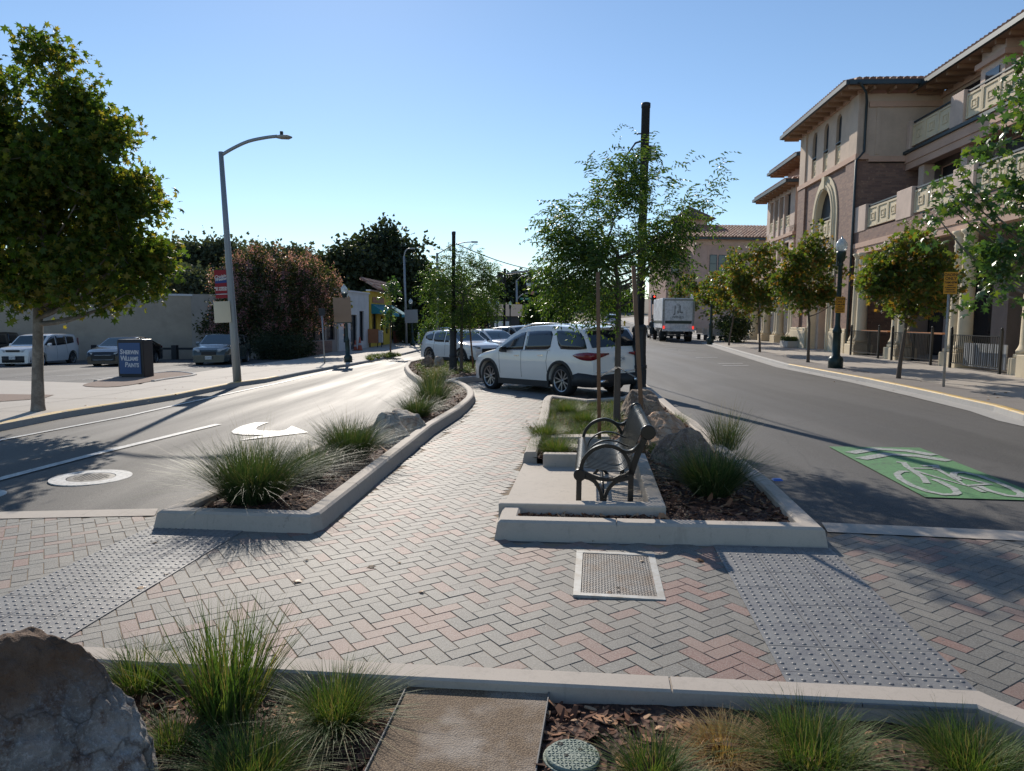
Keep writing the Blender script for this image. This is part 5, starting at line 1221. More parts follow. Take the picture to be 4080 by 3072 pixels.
# arch surround
b=L(); n=20
for (r0,r1,t0) in ((-.03,.34,-.12),(.34,.62,-.06),(.10,.2,-.16)):
    c=(ay0+ay1)/2;rw=(ay1-ay0)/2; vs=[]
    pts=[(ay0,G0),(ay0,3.5)]+[(c-rw*math.cos(math.pi*i/n),6.9+(8.72-6.9)*math.sin(math.pi*i/n)**.9) for i in range(n+1)]+[(ay1,3.5),(ay1,G0)]
    A=offset_line(pts,-r0*0+ r0);B=offset_line(pts,r1)
    m=len(pts)
    for P_,tt in ((A,t0),(B,t0),(B,.01),(A,.24 if r0<0 else .01)): vs+=[(tt,s,z-FO[2]) for s,z in P_]
    b.add(vs,[(k*m+i,((k+1)%4)*m+i,((k+1)%4)*m+i+1,k*m+i+1) for k in range(4) for i in range(m-1)])
b.bx(c-.2,c+.2,-.2,0,8.72,9.32); b.build('arch_surround',M_CREAM,bt,recalc=True)
b=L(); b.bx(ay0,ay1,.15,.4,4.95,6.15); b.build('arch_spandrel',M_ST,bt)
b=L(); b.bx(ay0,ay1,.20,.24,6.2,8.2); b.bx(ay0+.35,ay1-.35,.20,.24,8.2,8.6); b.bx(ay0,ay1,2.2,2.3,G0,9.2); b.bx(TS0,TS1,.5,5,9.2,9.3); b.bx(ay0,ay1,.5,2.2,6.0,6.1);b.build('dark_interior',M_INT,bt)  # near-black panel across the arch stands in for the shade inside
sub=MB(); w_=(ay1-ay0)/3
for k in range(3): greekpanel(sub,ay0+k*w_,ay0+(k+1)*w_-.02,6.22,7.08,.02)
L().swap(sub).build('arch_balcony_panel',M_CREAM,bt)
b=L(); b.bx(ay0,ay1,.04,.09,7.2,7.26); b.build('arch_rail',M_GUT,bt)
# upper stucco with three slim arched windows
b=L(); wz0,wz1=9.6,12.5; ws_=[3.35,5.1,6.85]; hw=.34; cur=TS0
for s in ws_:
    b.bx(cur,s-hw,0,.4,wz0,wz1); b.bx(s-hw,s+hw,.0,.4,wz0,9.68)
    prof=[(s-hw*math.cos(math.pi*i/8),11.75+.34*math.sin(math.pi*i/8)) for i in range(9)]; poly=prof+[(s+hw,wz1),(s-hw,wz1)]
    m=len(poly); vs=[(0,q,z-FO[2]) for q,z in poly]+[(.4,q,z-FO[2]) for q,z in poly]
    b.add(vs,[tuple(range(m)),tuple(range(2*m-1,m-1,-1))]+[(i,i+m,(i+1)%m+m,(i+1)%m) for i in range(m)]); cur=s+hw
b.bx(cur,TS1,0,.4,wz0,wz1)
b.bx(TS0,TS0+.3,.4,5,9.3,12.3); b.bx(TS1-.3,TS1,.4,5,9.3,12.3)
b.bx(TS0-.05,TS0+.9,-.08,-.002,9.62,12.3); b.bx(TS1-.9,TS1+.05,-.08,-.002,9.62,12.3)
b.build('stucco_wall',M_ST,bt,recalc=True)
b=L(); b.bx(TS0-.15,TS1+.15,-.14,.45,9.36,9.60); b.bx(TS0-.15,TS0-.01,.45,5,9.25,9.5); b.bx(TS0-.08,TS1+.08,-.12,.4,12.3,12.45); b.bx(TS0-.08,TS0-.005,.4,5,11.7,11.95);b.build('cornice',M_BEAM,bt)
for s in ws_:
    sub=MB(); greekpanel(sub,s-hw+.02,s+hw-.02,9.72,10.62,.10); L().swap(sub).build('window_panel',M_CREAM,bt)
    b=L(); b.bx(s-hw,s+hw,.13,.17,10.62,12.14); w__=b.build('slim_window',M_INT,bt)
    b=L(); b.bx(s-hw,s+hw,.0,.12,10.70,10.76); b.build('sill',M_GUT,w__)
# tower roof: hipped with overhang
def eave(name,s0,s1,t0,t1,z,parent,oh=1.2,rise=.45,ends=(True,True),gut=True,rt=None):
    b=L(); b.bx(s0-oh,s1+oh,t0-oh,t0,z,z+.10); 
    b.bx(s0-oh,s0,t0,t1,z,z+.10) if ends[0] else None
    b.bx(s1,s1+oh,t0,t1,z,z+.10) if ends[1] else None
    n=int((s1-s0+2*oh)/.85)
    for i in range(n+1):
        s=s0-oh+.15+i*(s1-s0+2*oh-.3)/n; b.bx(s-.05,s+.05,t0-oh+.08,t0,z-.16,z)
    if ends[0]:
        for i in range(5): t=t0+.3+i*.9; b.bx(s0-oh+.08,s0,t-.05,t+.05,z-.16,z)
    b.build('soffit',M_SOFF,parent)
    b=L(); b.bx(s0-oh-.10,s1+oh+.10,t0-oh-.14,t0-oh,z-.02,z+.17)
    if ends[0]: b.bx(s0-oh-.14,s0-oh,t0-oh,t1,z-.02,z+.17)
    if ends[1]: b.bx(s1+oh,s1+oh+.14,t0-oh,t1,z-.02,z+.17)
    b.build('gutter',M_GUT,parent)
    b=MB(); zz=z+.12-FO[2]; D=rt or 3.2
    tileroof(b,(t0-oh-.04,s1+oh,zz),(t0-oh-.04,s0-oh,zz),None,(D,0,D*rise),9,hip=(D if ends[1] else 0,D if ends[0] else 0))
    if ends[0]: tileroof(b,(t0-oh,s0-oh-.04,zz),(t1,s0-oh-.04,zz),None,(0,D,D*rise),9,hip=(D,0))
    if ends[1]: tileroof(b,(t0-oh,s1+oh+.04,zz),(t1,s1+oh+.04,zz),None,(0,-D,D*rise),9,hip=(D,0))
    b.build('tile_roof',M_TILE,parent)
eave('tower',TS0,TS1,0,5.5,12.45,bt,.88,.30,rt=4.8)
b=L(); s=TS0-.02
b.tube([(-.5,TS0-1.15,12.5-FO[2]),(.05,TS0-.5,12.2-FO[2]),(.25,TS0-.10,11.9-FO[2]),(.25,TS0-.10,9.7-FO[2]),(-.1,TS0-.16,9.3-FO[2]),(-.1,TS0-.16,G0-FO[2])],.055,8); b.build('downspout',M_GUT,bt)
b=L(); b.bx(TS0-.03,TS0+.0,.75,.95,9.6,11.9); b.build('pilaster',M_ST,bt)
# --- wing, s from .7 down to -24
WE=-26.
def piersets():
    out=[];s=.7
    while s>WE: out.append(s); s-=4.25
    return out
PS=[.75,-3.6,-7.9,-12.1,-16.3,-20.5,-24.7]   # far edge of each pier
for i,s in enumerate(PS):
    b=L(); b.bx(s-1.32,s,-.03,.32,6.0,7.16); b.build('balcony_pier',M_PIER,bt,bevel=.02)
for i in range(len(PS)-1):
    s1=PS[i]-1.34;s0=PS[i+1]+.02; w_=(s1-s0)/3; sub=MB()
    for k in range(3): greekpanel(sub,s0+k*w_+.01,s0+(k+1)*w_-.01,6.12,6.98,.10)
    L().swap(sub).build('balcony_panel',M_CREAM,bt)
    b=L(); b.bx(s0,s1,.10,.16,7.04,7.10)
    for k in range(4): b.bx(s0+k*(s1-s0)/3-.02,s0+k*(s1-s0)/3+.02,.11,.15,6.9,7.04)
    b.build('balcony_rail',M_GUT,bt)
b=L(); b.bx(WE,TS0-.05,0,.35,5.5,6.0); b.build('brick_band',M_BRICK,bt)
b=L(); b.bx(WE,TS0-.05,-.06,.4,5.28,5.498); b.bx(WE,TS0-.05,-.02,.35,5.0,5.278); b.build('lintel',M_BEAM,bt)
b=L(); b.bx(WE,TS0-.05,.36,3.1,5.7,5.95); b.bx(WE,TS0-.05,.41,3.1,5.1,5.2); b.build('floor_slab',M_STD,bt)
# upper balcony t=2.2
US=[1.45,-3.0,-7.3,-11.6,-15.9,-20.2,-24.5]
for s in US:
    b=L(); b.bx(s-1.0,min(s,TS0-.02),2.12,2.5,9.75,11.02); b.build('upper_pier',M_PIER,bt,bevel=.02)
for i in range(len(US)-1):
    s1=US[i]-1.02;s0=US[i+1]+.02; w_=(s1-s0)/3; sub=MB()
    for k in range(3): greekpanel(sub,s0+k*w_+.01,s0+(k+1)*w_-.01,9.86,10.80,2.25)
    L().swap(sub).build('upper_balcony_panel',M_CREAM,bt)
    b=L(); b.bx(s0,s1,2.25,2.31,10.9,10.96); b.build('balcony_rail',M_GUT,bt)
b=L(); b.bx(WE,TS0-.02,2.1,2.6,9.15,9.55); b.bx(WE,TS0-.02,2.15,2.6,8.85,9.148); b.bx(WE,TS0-.02,2.6,5,9.2,9.6); b.build('upper_floor_beam',M_BEAM,bt)
b=L(); b.bx(WE,TS0-.02,2.0,2.12,9.55,9.68); b.build('drip_edge',M_GUT,bt)
# walls behind
b=L(); b.bx(WE,TS0-.02,3.6,3.8,9.6,12.3)
b.build('upper_wall',M_ST,bt)
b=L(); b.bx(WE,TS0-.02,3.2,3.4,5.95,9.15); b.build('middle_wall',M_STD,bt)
for k,s in enumerate((-.6,-5.2,-9.6,-13.8,-18.)):
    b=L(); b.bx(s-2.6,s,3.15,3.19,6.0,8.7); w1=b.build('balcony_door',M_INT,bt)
    b=L(); b.bx(s-2.2,s+.1,3.55,3.59,10.0,11.9); w1=b.build('upper_window',M_WIN,bt)
    b=L(); b.bx(s-2.65,s-2.6,3.1,3.19,6,8.75);b.bx(s,s+.05,3.1,3.19,6,8.75); b.bx(s-2.6,s,3.1,3.19,8.7,8.75); b.build('door_frame',M_STP,bt)
for s in (-.2,-3.7,-8.1,-12.3,-16.6):
    b=L(); b.bx(s-.5,s,2.3,2.75,5.98,8.84); b.build('recess_pier',M_PIER,bt)
b=L(); b.bx(-5.6,-4.0,2.7,3.6,9.6,12.35); b.build('chimney_breast',M_PIER,bt)
b=L(); b.bx(-5.3,-4.4,2.66,2.69,10.2,11.5); b.build('small_window',M_WIN,bt)
b=L(); b.bx(-5.8,-3.8,2.55,3.6,11.75,11.95); b.bx(WE,TS0-.02,3.5,3.59,12.05,12.3); b.build('cornice',M_BEAM,bt)
eave('wing',WE,TS0-1.3,3.55,6,12.35,bt,1.25,.42,(False,False))
# ground floor
for i,s in enumerate([.45,-3.75,-8.2,-12.2,-16.4,-20.6]):
    b=L(); b.bx(s-1.15,s,-.28,.55,G0-.1,.92); b.bx(s-1.05,s-.1,-.2,.47,.92,1.04); o=b.build('column_plinth',M_CREAM,bt,bevel=.03)
    for ds in (.30,.85):
        b=L(); b.col(s-ds,.12,.235,1.04,5.02); b.build('column',M_CREAM,bt)
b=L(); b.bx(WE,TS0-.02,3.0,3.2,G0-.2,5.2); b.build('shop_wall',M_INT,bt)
b=L(); b.bx(WE,TS0-.02,.6,3.0,G0-.2,G0+.03); b.build('arcade_floor',M_WALK,bt)
for k,s in enumerate((.4,-3.2,-6.6,-10.2,-13.8,-17.4)):
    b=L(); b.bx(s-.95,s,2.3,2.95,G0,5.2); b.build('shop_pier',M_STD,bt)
    b=L(); b.bx(s-3.2,s-1.1,2.93,2.97,.6,3.4); b.build('shop_window',M_WIN,bt)
# glass doorway under the arch
b=L(); b.bx(ay0+.1,ay1-.1,2.0,2.05,G0,4.9); b.build('entrance_glass',M_WIN,bt)
b=L(); b.bx(ay0,ay0+.5,.2,.6,G0,4.95); b.bx(ay1-.45,ay1,.2,.6,G0,4.95); b.build('doorway_pier',M_ST,bt)
text('vertical_sign_text','B\nR\nU\nN\nI\nN\nG',.42,frame((1.9,4.9,2.6),(0,-1,0),(0,0,1)),mat('sign_grey',(.35,.35,.36),.5,var=0),bt,.01)
# ground right of tower beyond: left arcade (between tower and block 2)
for s in (10.2,12.9,16.0,19.2,22.5,26.):
    b=L(); b.bx(s-.5,s+.6,.7,1.6,G0-.1,1.0); o=b.build('column_plinth',M_CREAM,bt,bevel=.03)
    b=L(); b.col(s-.1,1.15,.25,1.0,4.6); b.build('column',M_CREAM,bt)
    b=L(); b.col(s+.4,1.15,.25,1.0,4.6); b.build('column',M_CREAM,bt)
b=L(); b.bx(9.05,28,.85,1.5,4.6,5.3); b.bx(9.05,28,4.0,4.2,G0-.3,7); b.build('arcade_beam',M_BEAM,bt)
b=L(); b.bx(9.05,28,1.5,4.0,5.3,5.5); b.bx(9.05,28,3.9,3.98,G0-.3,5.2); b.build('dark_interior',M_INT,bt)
# --- block two
b2=thing('bay_window_building','pinkish three storey block with pillared window bays and tiled eaves beyond the brick tower','building',FO,FA)
b=L(); b.bx(14.6,21,1.6,8,5.5,10.7); b.bx(15.5,22,3.0,8,10.7,12.9); b.bx(9.05,14.6,3.2,8,5.5,12.4); b.build('wall',M_STP,b2)
b=L(); b.bx(14.5,21.1,1.38,1.6,7.2,8.2); b.bx(14.5,21.1,1.38,1.6,10.4,10.75); b.bx(14.5,21.1,1.38,1.6,5.4,6.0)
for s in (14.6,): b.bx(14.5,15.5,1.38,1.6,6.0,10.4); b.bx(20.3,21.1,1.38,1.6,6,10.4)
b.build('bay_front',M_PIER,b2)
b=L()
for k in range(3): s=15.5+4.8*(k+1)/4; b.bx(s-.14,s+.14,1.30,1.59,6.0,10.4)
b.build('bay_post',M_PIER,b2)
for k in range(4):
    s0=15.5+1.2*k+.12; sub=MB(); greekpanel(sub,s0,s0+.94,8.22,8.95,1.42); L().swap(sub).build('bay_panel',M_CREAM,b2)
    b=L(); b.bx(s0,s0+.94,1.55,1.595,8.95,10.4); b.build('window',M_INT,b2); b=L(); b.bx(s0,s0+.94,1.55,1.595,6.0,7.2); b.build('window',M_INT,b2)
b=L(); b.bx(14.4,21.2,1.25,1.6,7.55,7.75); b.build('belt_course',M_BEAM,b2)
eave('b2',14.6,21,1.5,5,10.75,b2,.9,.32,rt=3.2); eave('b2u',17.2,22,3.0,6,12.9,b2,1.1,.32,rt=3)
b=L(); b.bx(9.2,10.6,2.4,3.2,8.4,8.55); b.build('small_canopy',M_GUT,b2)
# --- far building with cupola, faces the camera
c0=atd(2755,1262,92); c1=atd(3300,1262,92)
fb=thing('cupola_building','distant pink building with tiled roof and square cupola seen over the street trees','building',(c0.x,92,0),R(1.5))
Wd=26
b=MB(); b.box(0,Wd,0,14,-1,12.2); b.box(-2.5,0,3.5,14,-1,11.2); b.build('wall',M_STP,fb)
b=MB(); b.box(-.1,Wd,-.06,0,11.4,12.2); b.box(-.1,Wd,-.05,0,6.8,7.5);b.box(1.8,1.86,-.05,0,7.5,11.4); b.build('belt_course',M_BEAM,fb)
for x in (2.1,3.2,4.25,7.6,8.7,11.5,12.6):
    for z in ((8.0,10.1),(3.8,6.2)):
        if x>7 and z[0]>7: z=(9.6,10.8)
        b=MB(); b.box(x,x+.8,-.03,.0,z[0],z[1]); w1=b.build('window',M_WIN,fb)
        b=MB(); b.box(x-.06,x,-.06,0,z[0]-.06,z[1]+.06); b.box(x+.8,x+.86,-.06,0,z[0]-.06,z[1]+.06); b.box(x,x+.8,-.06,0,z[1],z[1]+.06); b.box(x,x+.8,-.08,0,z[0]-.08,z[0]);b.box(x,x+.8,-.05,-.03,(z[0]+z[1])/2-.03,(z[0]+z[1])/2+.03); b.build('frame',M_GUT,w1)
for y in (4.5,): 
    b=MB(); b.box(-1.9,-.9,3.44,3.49,8.0,10.1); b.build('window',M_WIN,fb)
b=MB(); tileroof(b,(-.8,-.9,12.2),(Wd,-.9,12.2),None,(0,7,2.3),10,.42); tileroof(b,(-3.4,2.8,11.3),(-.2,2.8,11.3),None,(0,6,2.0),9,.42); b.build('tile_roof',M_TILE,fb)
b=MB(); b.box(-.9,Wd,-1.0,-.85,12.0,12.2); b.box(-.9,Wd,-.85,0,12.1,12.19); b.build('gutter',M_GUT,fb)
b=MB(); b.box(-.1,3.4,6.5,11,12,15.4); b.build('cupola',M_STP,fb)
b=MB(); b.add([(-1.1,5.5,15.4),(4.4,5.5,15.4),(4.4,12,15.4),(-1.1,12,15.4),(1.65,8.7,17.4)],[(0,1,4),(1,2,4),(2,3,4),(3,0,4),(3,2,1,0)]); b.build('cupola_roof',mat('dark_tile',(.16,.09,.07),.85,var=.3,scale=2),fb)
b=MB(); b.box(-.15,3.45,6.42,6.5,14.4,15.0); b.build('cupola_band',M_BEAM,fb)
# other distant right blocks
for i,(px,D,w_,h_,lab) in enumerate(((2690,120,4,9,'far pinkish building glimpsed left of the cupola building above the truck'),)):
    p=atd(px,1262,D); o=thing('distant_building',lab,'building',(p.x-w_/2,D,float(gz(p.x,D))-.5))
    b=MB(); b.box(0,w_,0,8,0,h_); b.build('wall',M_STP if i==0 else M_STD,o)
    for k in range(int(w_/3)):
        b=MB(); b.box(.8+k*3,2+k*3,-.04,0,h_-3.5,h_-1.6); b.build('window',M_WIN,o)
    b=MB(); b.box(-.5,w_+.5,-.6,8.5,h_,h_+.35); b.build('roof',M_TILE,o)
# ================================================================ left buildings
M_WALLT=stucco('tan_wall',(.42,.35,.28),.5); M_WHTW=stucco('white_stucco',(.64,.63,.61)); M_YELW=stucco('yellow_stucco',(.66,.47,.06)); M_FLASH=mat('white_flashing',(.6,.6,.62),.5,var=.05)
tw=thing('long_tan_building','long blank tan stucco building behind the parked cars on the left','building',(0,0,0))
A=Vector((-47,36.5,0));B_=Vector((-14.2,44.5,0))
ww=[atd(-300,1300,40),atd(1010,1300,45.5)]
def wallseg(b,p,q,z0,z1,th=.3):
    d=(Vector(q)-Vector(p)).normalized(); n=Vector((-d.y,d.x,0))*th
    P=[Vector((p[0],p[1],0)),Vector((q[0],q[1],0))]; vs=[P[0],P[1],P[1]+n,P[0]+n]; b.prism([(v.x,v.y) for v in vs],z0,z1)
wl0=(ww[0].x,40.);wl1=(ww[1].x,45.5)
topR=1.879+(1270-1178)/2900*45.5+.12; 
b=MB(); wallseg(b,wl0,wl1,-1.8,3.02,12); b.build('wall',M_WALLT,tw)
b=MB(); d_=Vector((wl1[0]-wl0[0],wl1[1]-wl0[1],0)).normalized(); nn_=Vector((d_.y,-d_.x,0))*.06
b.prism([(wl0[0]+nn_.x,wl0[1]+nn_.y),(wl1[0]+nn_.x,wl1[1]+nn_.y),(wl1[0]-nn_.x*5,wl1[1]-nn_.y*5),(wl0[0]-nn_.x*5,wl0[1]-nn_.y*5)],3.02,3.14); b.build('parapet_flashing',M_FLASH,tw)
# wheel stop posts / low rail
fr=thing('low_guard_rail','low dark timber guard rail on posts between the black cars and the tan wall','guard rail',(0,0,0))
q0=atd(380,1410,41.5);q1=atd(1000,1405,43.5)
b=MB(); zr=float(gz(q0.x,41))+.75; b.bar([(q0.x,q0.y,zr),(q1.x,q1.y,zr)],.12,.18,side=(0,0,1)); b.build('rail',M_TRIM,fr)
for k in range(7):
    a=k/6; x=q0.x+(q1.x-q0.x)*a;y=q0.y+(q1.y-q0.y)*a; b=MB(); b.box(x-.15,x+.15,y-.15,y+.15,zr-1.2,zr+.2); b.build('post',M_TRIM,fr)
def shop(name,label,pa,pb,D0,D1,top,m,depth=9,openings=(),base=None,bm_=None,parap=.1):
    a=atd(pa,1300,D0);b_=atd(pb,1300,D1); o=thing(name,label,'building',(a.x,a.y,float(gz(a.x,a.y))),math.atan2(b_.y-a.y,b_.x-a.x)); Ln=math.hypot(b_.x-a.x,b_.y-a.y)
    return o,Ln
def facade(o,Ln,h,m,depth,ops,parap=M_FLASH,bulk=None,wm=M_WIN,fm=None):
    "wall along local x with openings (x0,x1,z0,z1,name)"
    b=MB(); xs_=sorted(ops,key=lambda q:q[0]); cur=0
    for x0,x1,z0,z1,nm in xs_:
        b.box(cur,x0,0,.25,-.6,h); b.box(x0,x1,0,.25,z1,h)
        if z0>0: b.box(x0,x1,0,.25,-.6,z0)
        cur=x1
    b.box(cur,Ln,0,.25,-.6,h); b.box(0,Ln,.9,depth,-.6,h-.1); b.box(0,.25,.25,.9,-.6,h-.05);b.box(Ln-.25,Ln,.25,.9,-.6,h-.05); b.build('wall',m,o)
    for x0,x1,z0,z1,nm in xs_:
        b=MB(); b.box(x0,x1,.18,.21,z0,z1); w1=b.build(nm,wm,o)
        b=MB(); f=.06; b.box(x0,x0+f,.10,.178,z0,z1);b.box(x1-f,x1,.10,.178,z0,z1);b.box(x0+f,x1-f,.10,.178,z1-f,z1);b.box(x0+f,x1-f,.10,.178,z0,z0+f); b.build('frame',fm or M_TRIM,w1)
    b=MB(); b.box(-.06,Ln+.06,-.08,.3,h,h+.12); b.build('parapet_cap',parap,o)
# brick-based shop (behind crape myrtle)
o,Ln=shop('glass_front_shop','low shop with tall dark windows and brick base behind the flowering tree','',1060,0,0,0,None) if False else (None,0)
def shop2(name,label,pa,Da,pb,Db): 
    a=atd(pa,1300,Da);b_=atd(pb,1300,Db); return thing(name,label,'building',(a.x,a.y,float(gz(a.x,a.y))),math.atan2(b_.y-a.y,b_.x-a.x)),math.hypot(b_.x-a.x,b_.y-a.y)
o,Ln=shop2('glass_front_shop','low shop with tall dark windows and brick base behind the flowering tree',1070,43,1343,51)
facade(o,Ln,3.9,stucco('shop_beige',(.33,.29,.26)),9,[(Ln*k,Ln*k+1.15,.95,3.1,'window') for k in (.16,.36,.52,.66,.82)])
b=MB(); b.box(-.02,Ln*.9,-.06,-.002,-.5,.9); b.build('brick_base',M_BRICK,o)
o,Ln=shop2('white_stucco_shop','pale grey stucco shop with narrow windows and two traffic cones at its door','' and 0 or 1350,51,1470,58)
facade(o,Ln,4.35,M_WHTW,9,[(Ln*.14,Ln*.14+1.0,.7,2.7,'window'),(Ln*.36,Ln*.36+1.5,0,2.7,'doorway'),(Ln*.66,Ln*.66+1.1,.7,3.0,'window')])
o,Ln=shop2('yellow_shop','yellow shop with teal awnings and red tiled roof edge','' and 0 or 1474,58.5,1560,66)
facade(o,Ln,4.6,M_YELW,8,[(Ln*.10,Ln*.10+1.5,.8,3.0,'window'),(Ln*.48,Ln*.48+1.0,0,2.6,'door'),(Ln*.72,Ln*.72+1.0,1.1,2.5,'window')])
M_TEAL=mat('teal_canvas',(.02,.22,.28),.7,var=.1)
b=MB(); b.add([(Ln*.05,-.02,3.6),(Ln*.65,-.02,3.6),(Ln*.65,-1.3,2.8),(Ln*.05,-1.3,2.8),(Ln*.65,-1.3,2.6),(Ln*.05,-1.3,2.6),(Ln*.05,-.02,2.8),(Ln*.65,-.02,2.8)],[(0,3,2,1),(3,5,4,2),(0,6,3),(1,2,7)]); b.build('awning',M_TEAL,o)
b=MB(); b.add([(Ln*.78,-.02,3.6),(Ln*1.05,-.02,3.6),(Ln*1.1,-1.3,2.8),(Ln*.78,-1.3,2.8),(Ln*1.1,-1.3,2.55),(Ln*.78,-1.3,2.55)],[(0,3,2,1),(3,5,4,2)]); b.build('awning',M_TEAL,o)
b=MB(); tileroof(b,(-.2,-.7,4.65),(Ln+.8,-.7,4.65),None,(0,1.5,.9),3,.4); b.build('tile_roof',M_TILE,o)
b=MB(); b.box(Ln*.1,Ln*.6,-.06,-.01,3.7,4.15); b.build('sign_board',mat('sign_brown',(.35,.16,.08),.7,var=.3,scale=9),o)
b=MB(); b.box(Ln+.3,Ln+3.5,-.2,-.1,0,.12)
for k in range(14): b.box(Ln+.3+k*.24,Ln+.38+k*.24,-.2,-.1,.12,1.2)
b.box(Ln+.3,Ln+3.6,-.25,-.05,1.2,1.3); o2=b.build('patio_railing',mat('red_wood',(.14,.05,.035),.8,var=.2),o)
# ================================================================ bench
M_BENCH=mat('bench_black',(.006,.007,.008),.30,.0,var=.05)
bz=float(gz(*BO))+.035
bench=thing('strap_bench','black steel strap bench with looping arms on the concrete pad, facing the brick path','bench',(BO[0],BO[1],bz),-R(6.2))
BL=1.80
prof=catmull([(.02,.335),(-.015,.365),(-.02,.405),(.01,.435),(.06,.445),(.2,.425),(.34,.410),(.42,.425),(.475,.48),(.51,.58),(.55,.70),(.59,.80),(.615,.835),(.655,.85),(.69,.835),(.70,.80),(.68,.765),(.65,.755)],4)
n=27
for k in range(n):
    y=.045+k*(BL-.09)/(n-1); b=MB(); b.bar([(x,y,z) for x,z in prof],.034,.006); b.build('strap',M_BENCH,bench)
for y,in ((.0,),(BL,)):
    b=MB(); W_=.05
    b.bar([(.02,y,0),(.02,y,.36)],W_,.05); b.build('leg',M_BENCH,bench)
    b=MB(); b.bar([(.50,y,0),(.50,y,.42)],W_,.05); b.build('leg',M_BENCH,bench)
    b=MB(); b.lathe([(.052,y-.032),(.058,y-.025),(.058,y+.025),(.052,y+.032)],18,(.025,0,.375),0,True,axis='y')
    b.lathe([(.062,y-.035),(.07,y-.028),(.07,y+.028),(.062,y+.035)],18,(.645,0,.795),0,True,axis='y')
    b.bar(catmull([(.06,y,.40),(.2,y,.345),(.34,y,.345),(.50,y,.42)],4),W_,.028)
    b.bar(catmull([(.50,y,.40),(.545,y,.56),(.60,y,.70),(.64,y,.79)],4),W_,.055)
    b.build('end_frame',M_BENCH,bench)
    b=MB(); b.bar(catmull([(.03,y,.40),(.06,y,.52),(.15,y,.62),(.28,y,.66),(.40,y,.62),(.47,y,.53),(.50,y,.42)],5),W_,.034)
    b.bar(catmull([(.40,y,.62),(.46,y,.605),(.52,y,.625),(.57,y,.68)],5),W_,.03); b.build('armrest',M_BENCH,bench)
    b=MB(); b.bar(catmull([(.05,y,.36),(.15,y,.33),(.215,y,.24),(.235,y,.15),(.22,y,.07),(.17,y,.0)],5),W_,.032)
    b.bar(catmull([(.48,y,.36),(.36,y,.32),(.29,y,.24),(.265,y,.15),(.28,y,.07),(.335,y,.0)],5),W_,.032); b.build('curved_brace',M_BENCH,bench)
for y in (.62,1.18):
    b=MB(); b.bar(catmull([(.09,y,.445),(.13,y,.53),(.24,y,.60),(.37,y,.60),(.47,y,.56),(.53,y,.55)],5),.03,.014); b.build('middle_arm',M_BENCH,bench)
b=MB(); b.tube([(.25,.0,.15),(.25,BL,.15)],.018,10); b.tube([(.03,0,.375),(.03,BL,.375)],.02,10); b.tube([(.645,0,.795),(.645,BL,.795)],.02,10); b.build('stretcher',M_BENCH,bench)
# ================================================================ poles
M_POLE=mat('black_pole',(.018,.022,.028),.5,.2,var=.08,scale=8); M_PG=mat('green_post',(.012,.032,.030),.4,.2,var=.06); M_GREY=mat('grey_pole',(.30,.32,.33),.5,.4,var=.1,scale=2)
M_GLOBE=mat('globe_glass',(.75,.78,.75),.15,var=0,trans=.35); M_SIGB=mat('signal_black',(.015,.015,.017),.5,var=0)
def tallpole(px,D,top_y,label,r=.105,base=True,group='tall black span wire posts'):
    p=atd(px,1300,D); z0=float(gz(p.x,D)); zt=atd(px,top_y,D).z; t=thing('span_wire_post',label,'post',(p.x,D,z0),0,group); h=zt-z0
    b=MB(); b.lathe([(r,.9),(r*.97,h-.12),(r*1.06,h-.11),(r*1.06,h-.01),(r*.9,h)],18); b.build('shaft',M_POLE,t)
    if base:
        q=1.5*r/.105*1.0
        kb=min(1,r/.105*1.1); b=MB(); b.lathe([(.21,-.1),(.21,.18),(.19,.24),(.185,.62),(.205,.64),(.205,.70),(.185,.73),(.175,.95)],16,sm=False); 
        for k in range(16): a=math.pi*k/8; b.bar([(.187*math.cos(a),.187*math.sin(a),.26),(.187*math.cos(a),.187*math.sin(a),.61)],.02,.02,side=(0,0,1)) if False else b.cbox((.187*math.cos(a),.187*math.sin(a),.43),(.018,.018,.36))
        b.lathe([(.172,.95),(.165,1.55),(.172,1.6),(.172,1.66),(.15,1.7),(r,1.72)],16,sm=False)
        b.v=[(x_*kb,y_*kb,z_) for x_,y_,z_ in b.v]; b.build('base_shroud',M_POLE,t)
        for k in range(2):
            b=MB(); b.cbox((.175*kb*(1 if k else -1),0,1.58),(.03,.05,.12)); b.build('shroud_bolt',M_POLE,t)
    return t,h
P1,h1=tallpole(2549,18.0,410,'tall black post with clear box on its side rising behind the bench tree'); P2,h2=tallpole(1806,27.6,922,'tall black post rising out of the far left planter tree',r=.072)
P3,h3=tallpole(2009,62,1070,'thin tall black post right of the far left planter tree, next to the mast arm',base=False)
P4,h4=tallpole(2088,96,1120,'farther thin black post behind the hanging lantern',base=False)
P5,_=tallpole(2402,84,1175,'thin black post seen between bench tree trunk and stakes',base=False)
b=MB(); b.box(.10,.15,-.06,.06,h1-1.35,h1-1.0); b.build('fixture_back',M_POLE,P1)
b=MB(); b.box(.15,.27,-.07,.07,h1-1.34,h1-1.0); b.build('clear_box',M_GLOBE,P1,bevel=.02)
b=MB(); b.bar([(-.1,0,h1-.72),(-.16,0,h1-.72),(-.2,0,h1-.74)],.03,.03); b.bar([(-.1,0,h1-.90),(-.20,0,h1-.93),(-.25,0,h1-.96)],.04,.04); b.bar([(.1,0,h1-.70),(.2,0,h1-.70)],.02,.02); b.build('wire_bracket',M_POLE,P1)
b=MB(); b.cbox((-.14,0,h2-.6),(.10,.10,.22)); b.build('clear_box',M_GLOBE,P2)
lp=atd(2116,1072,38)
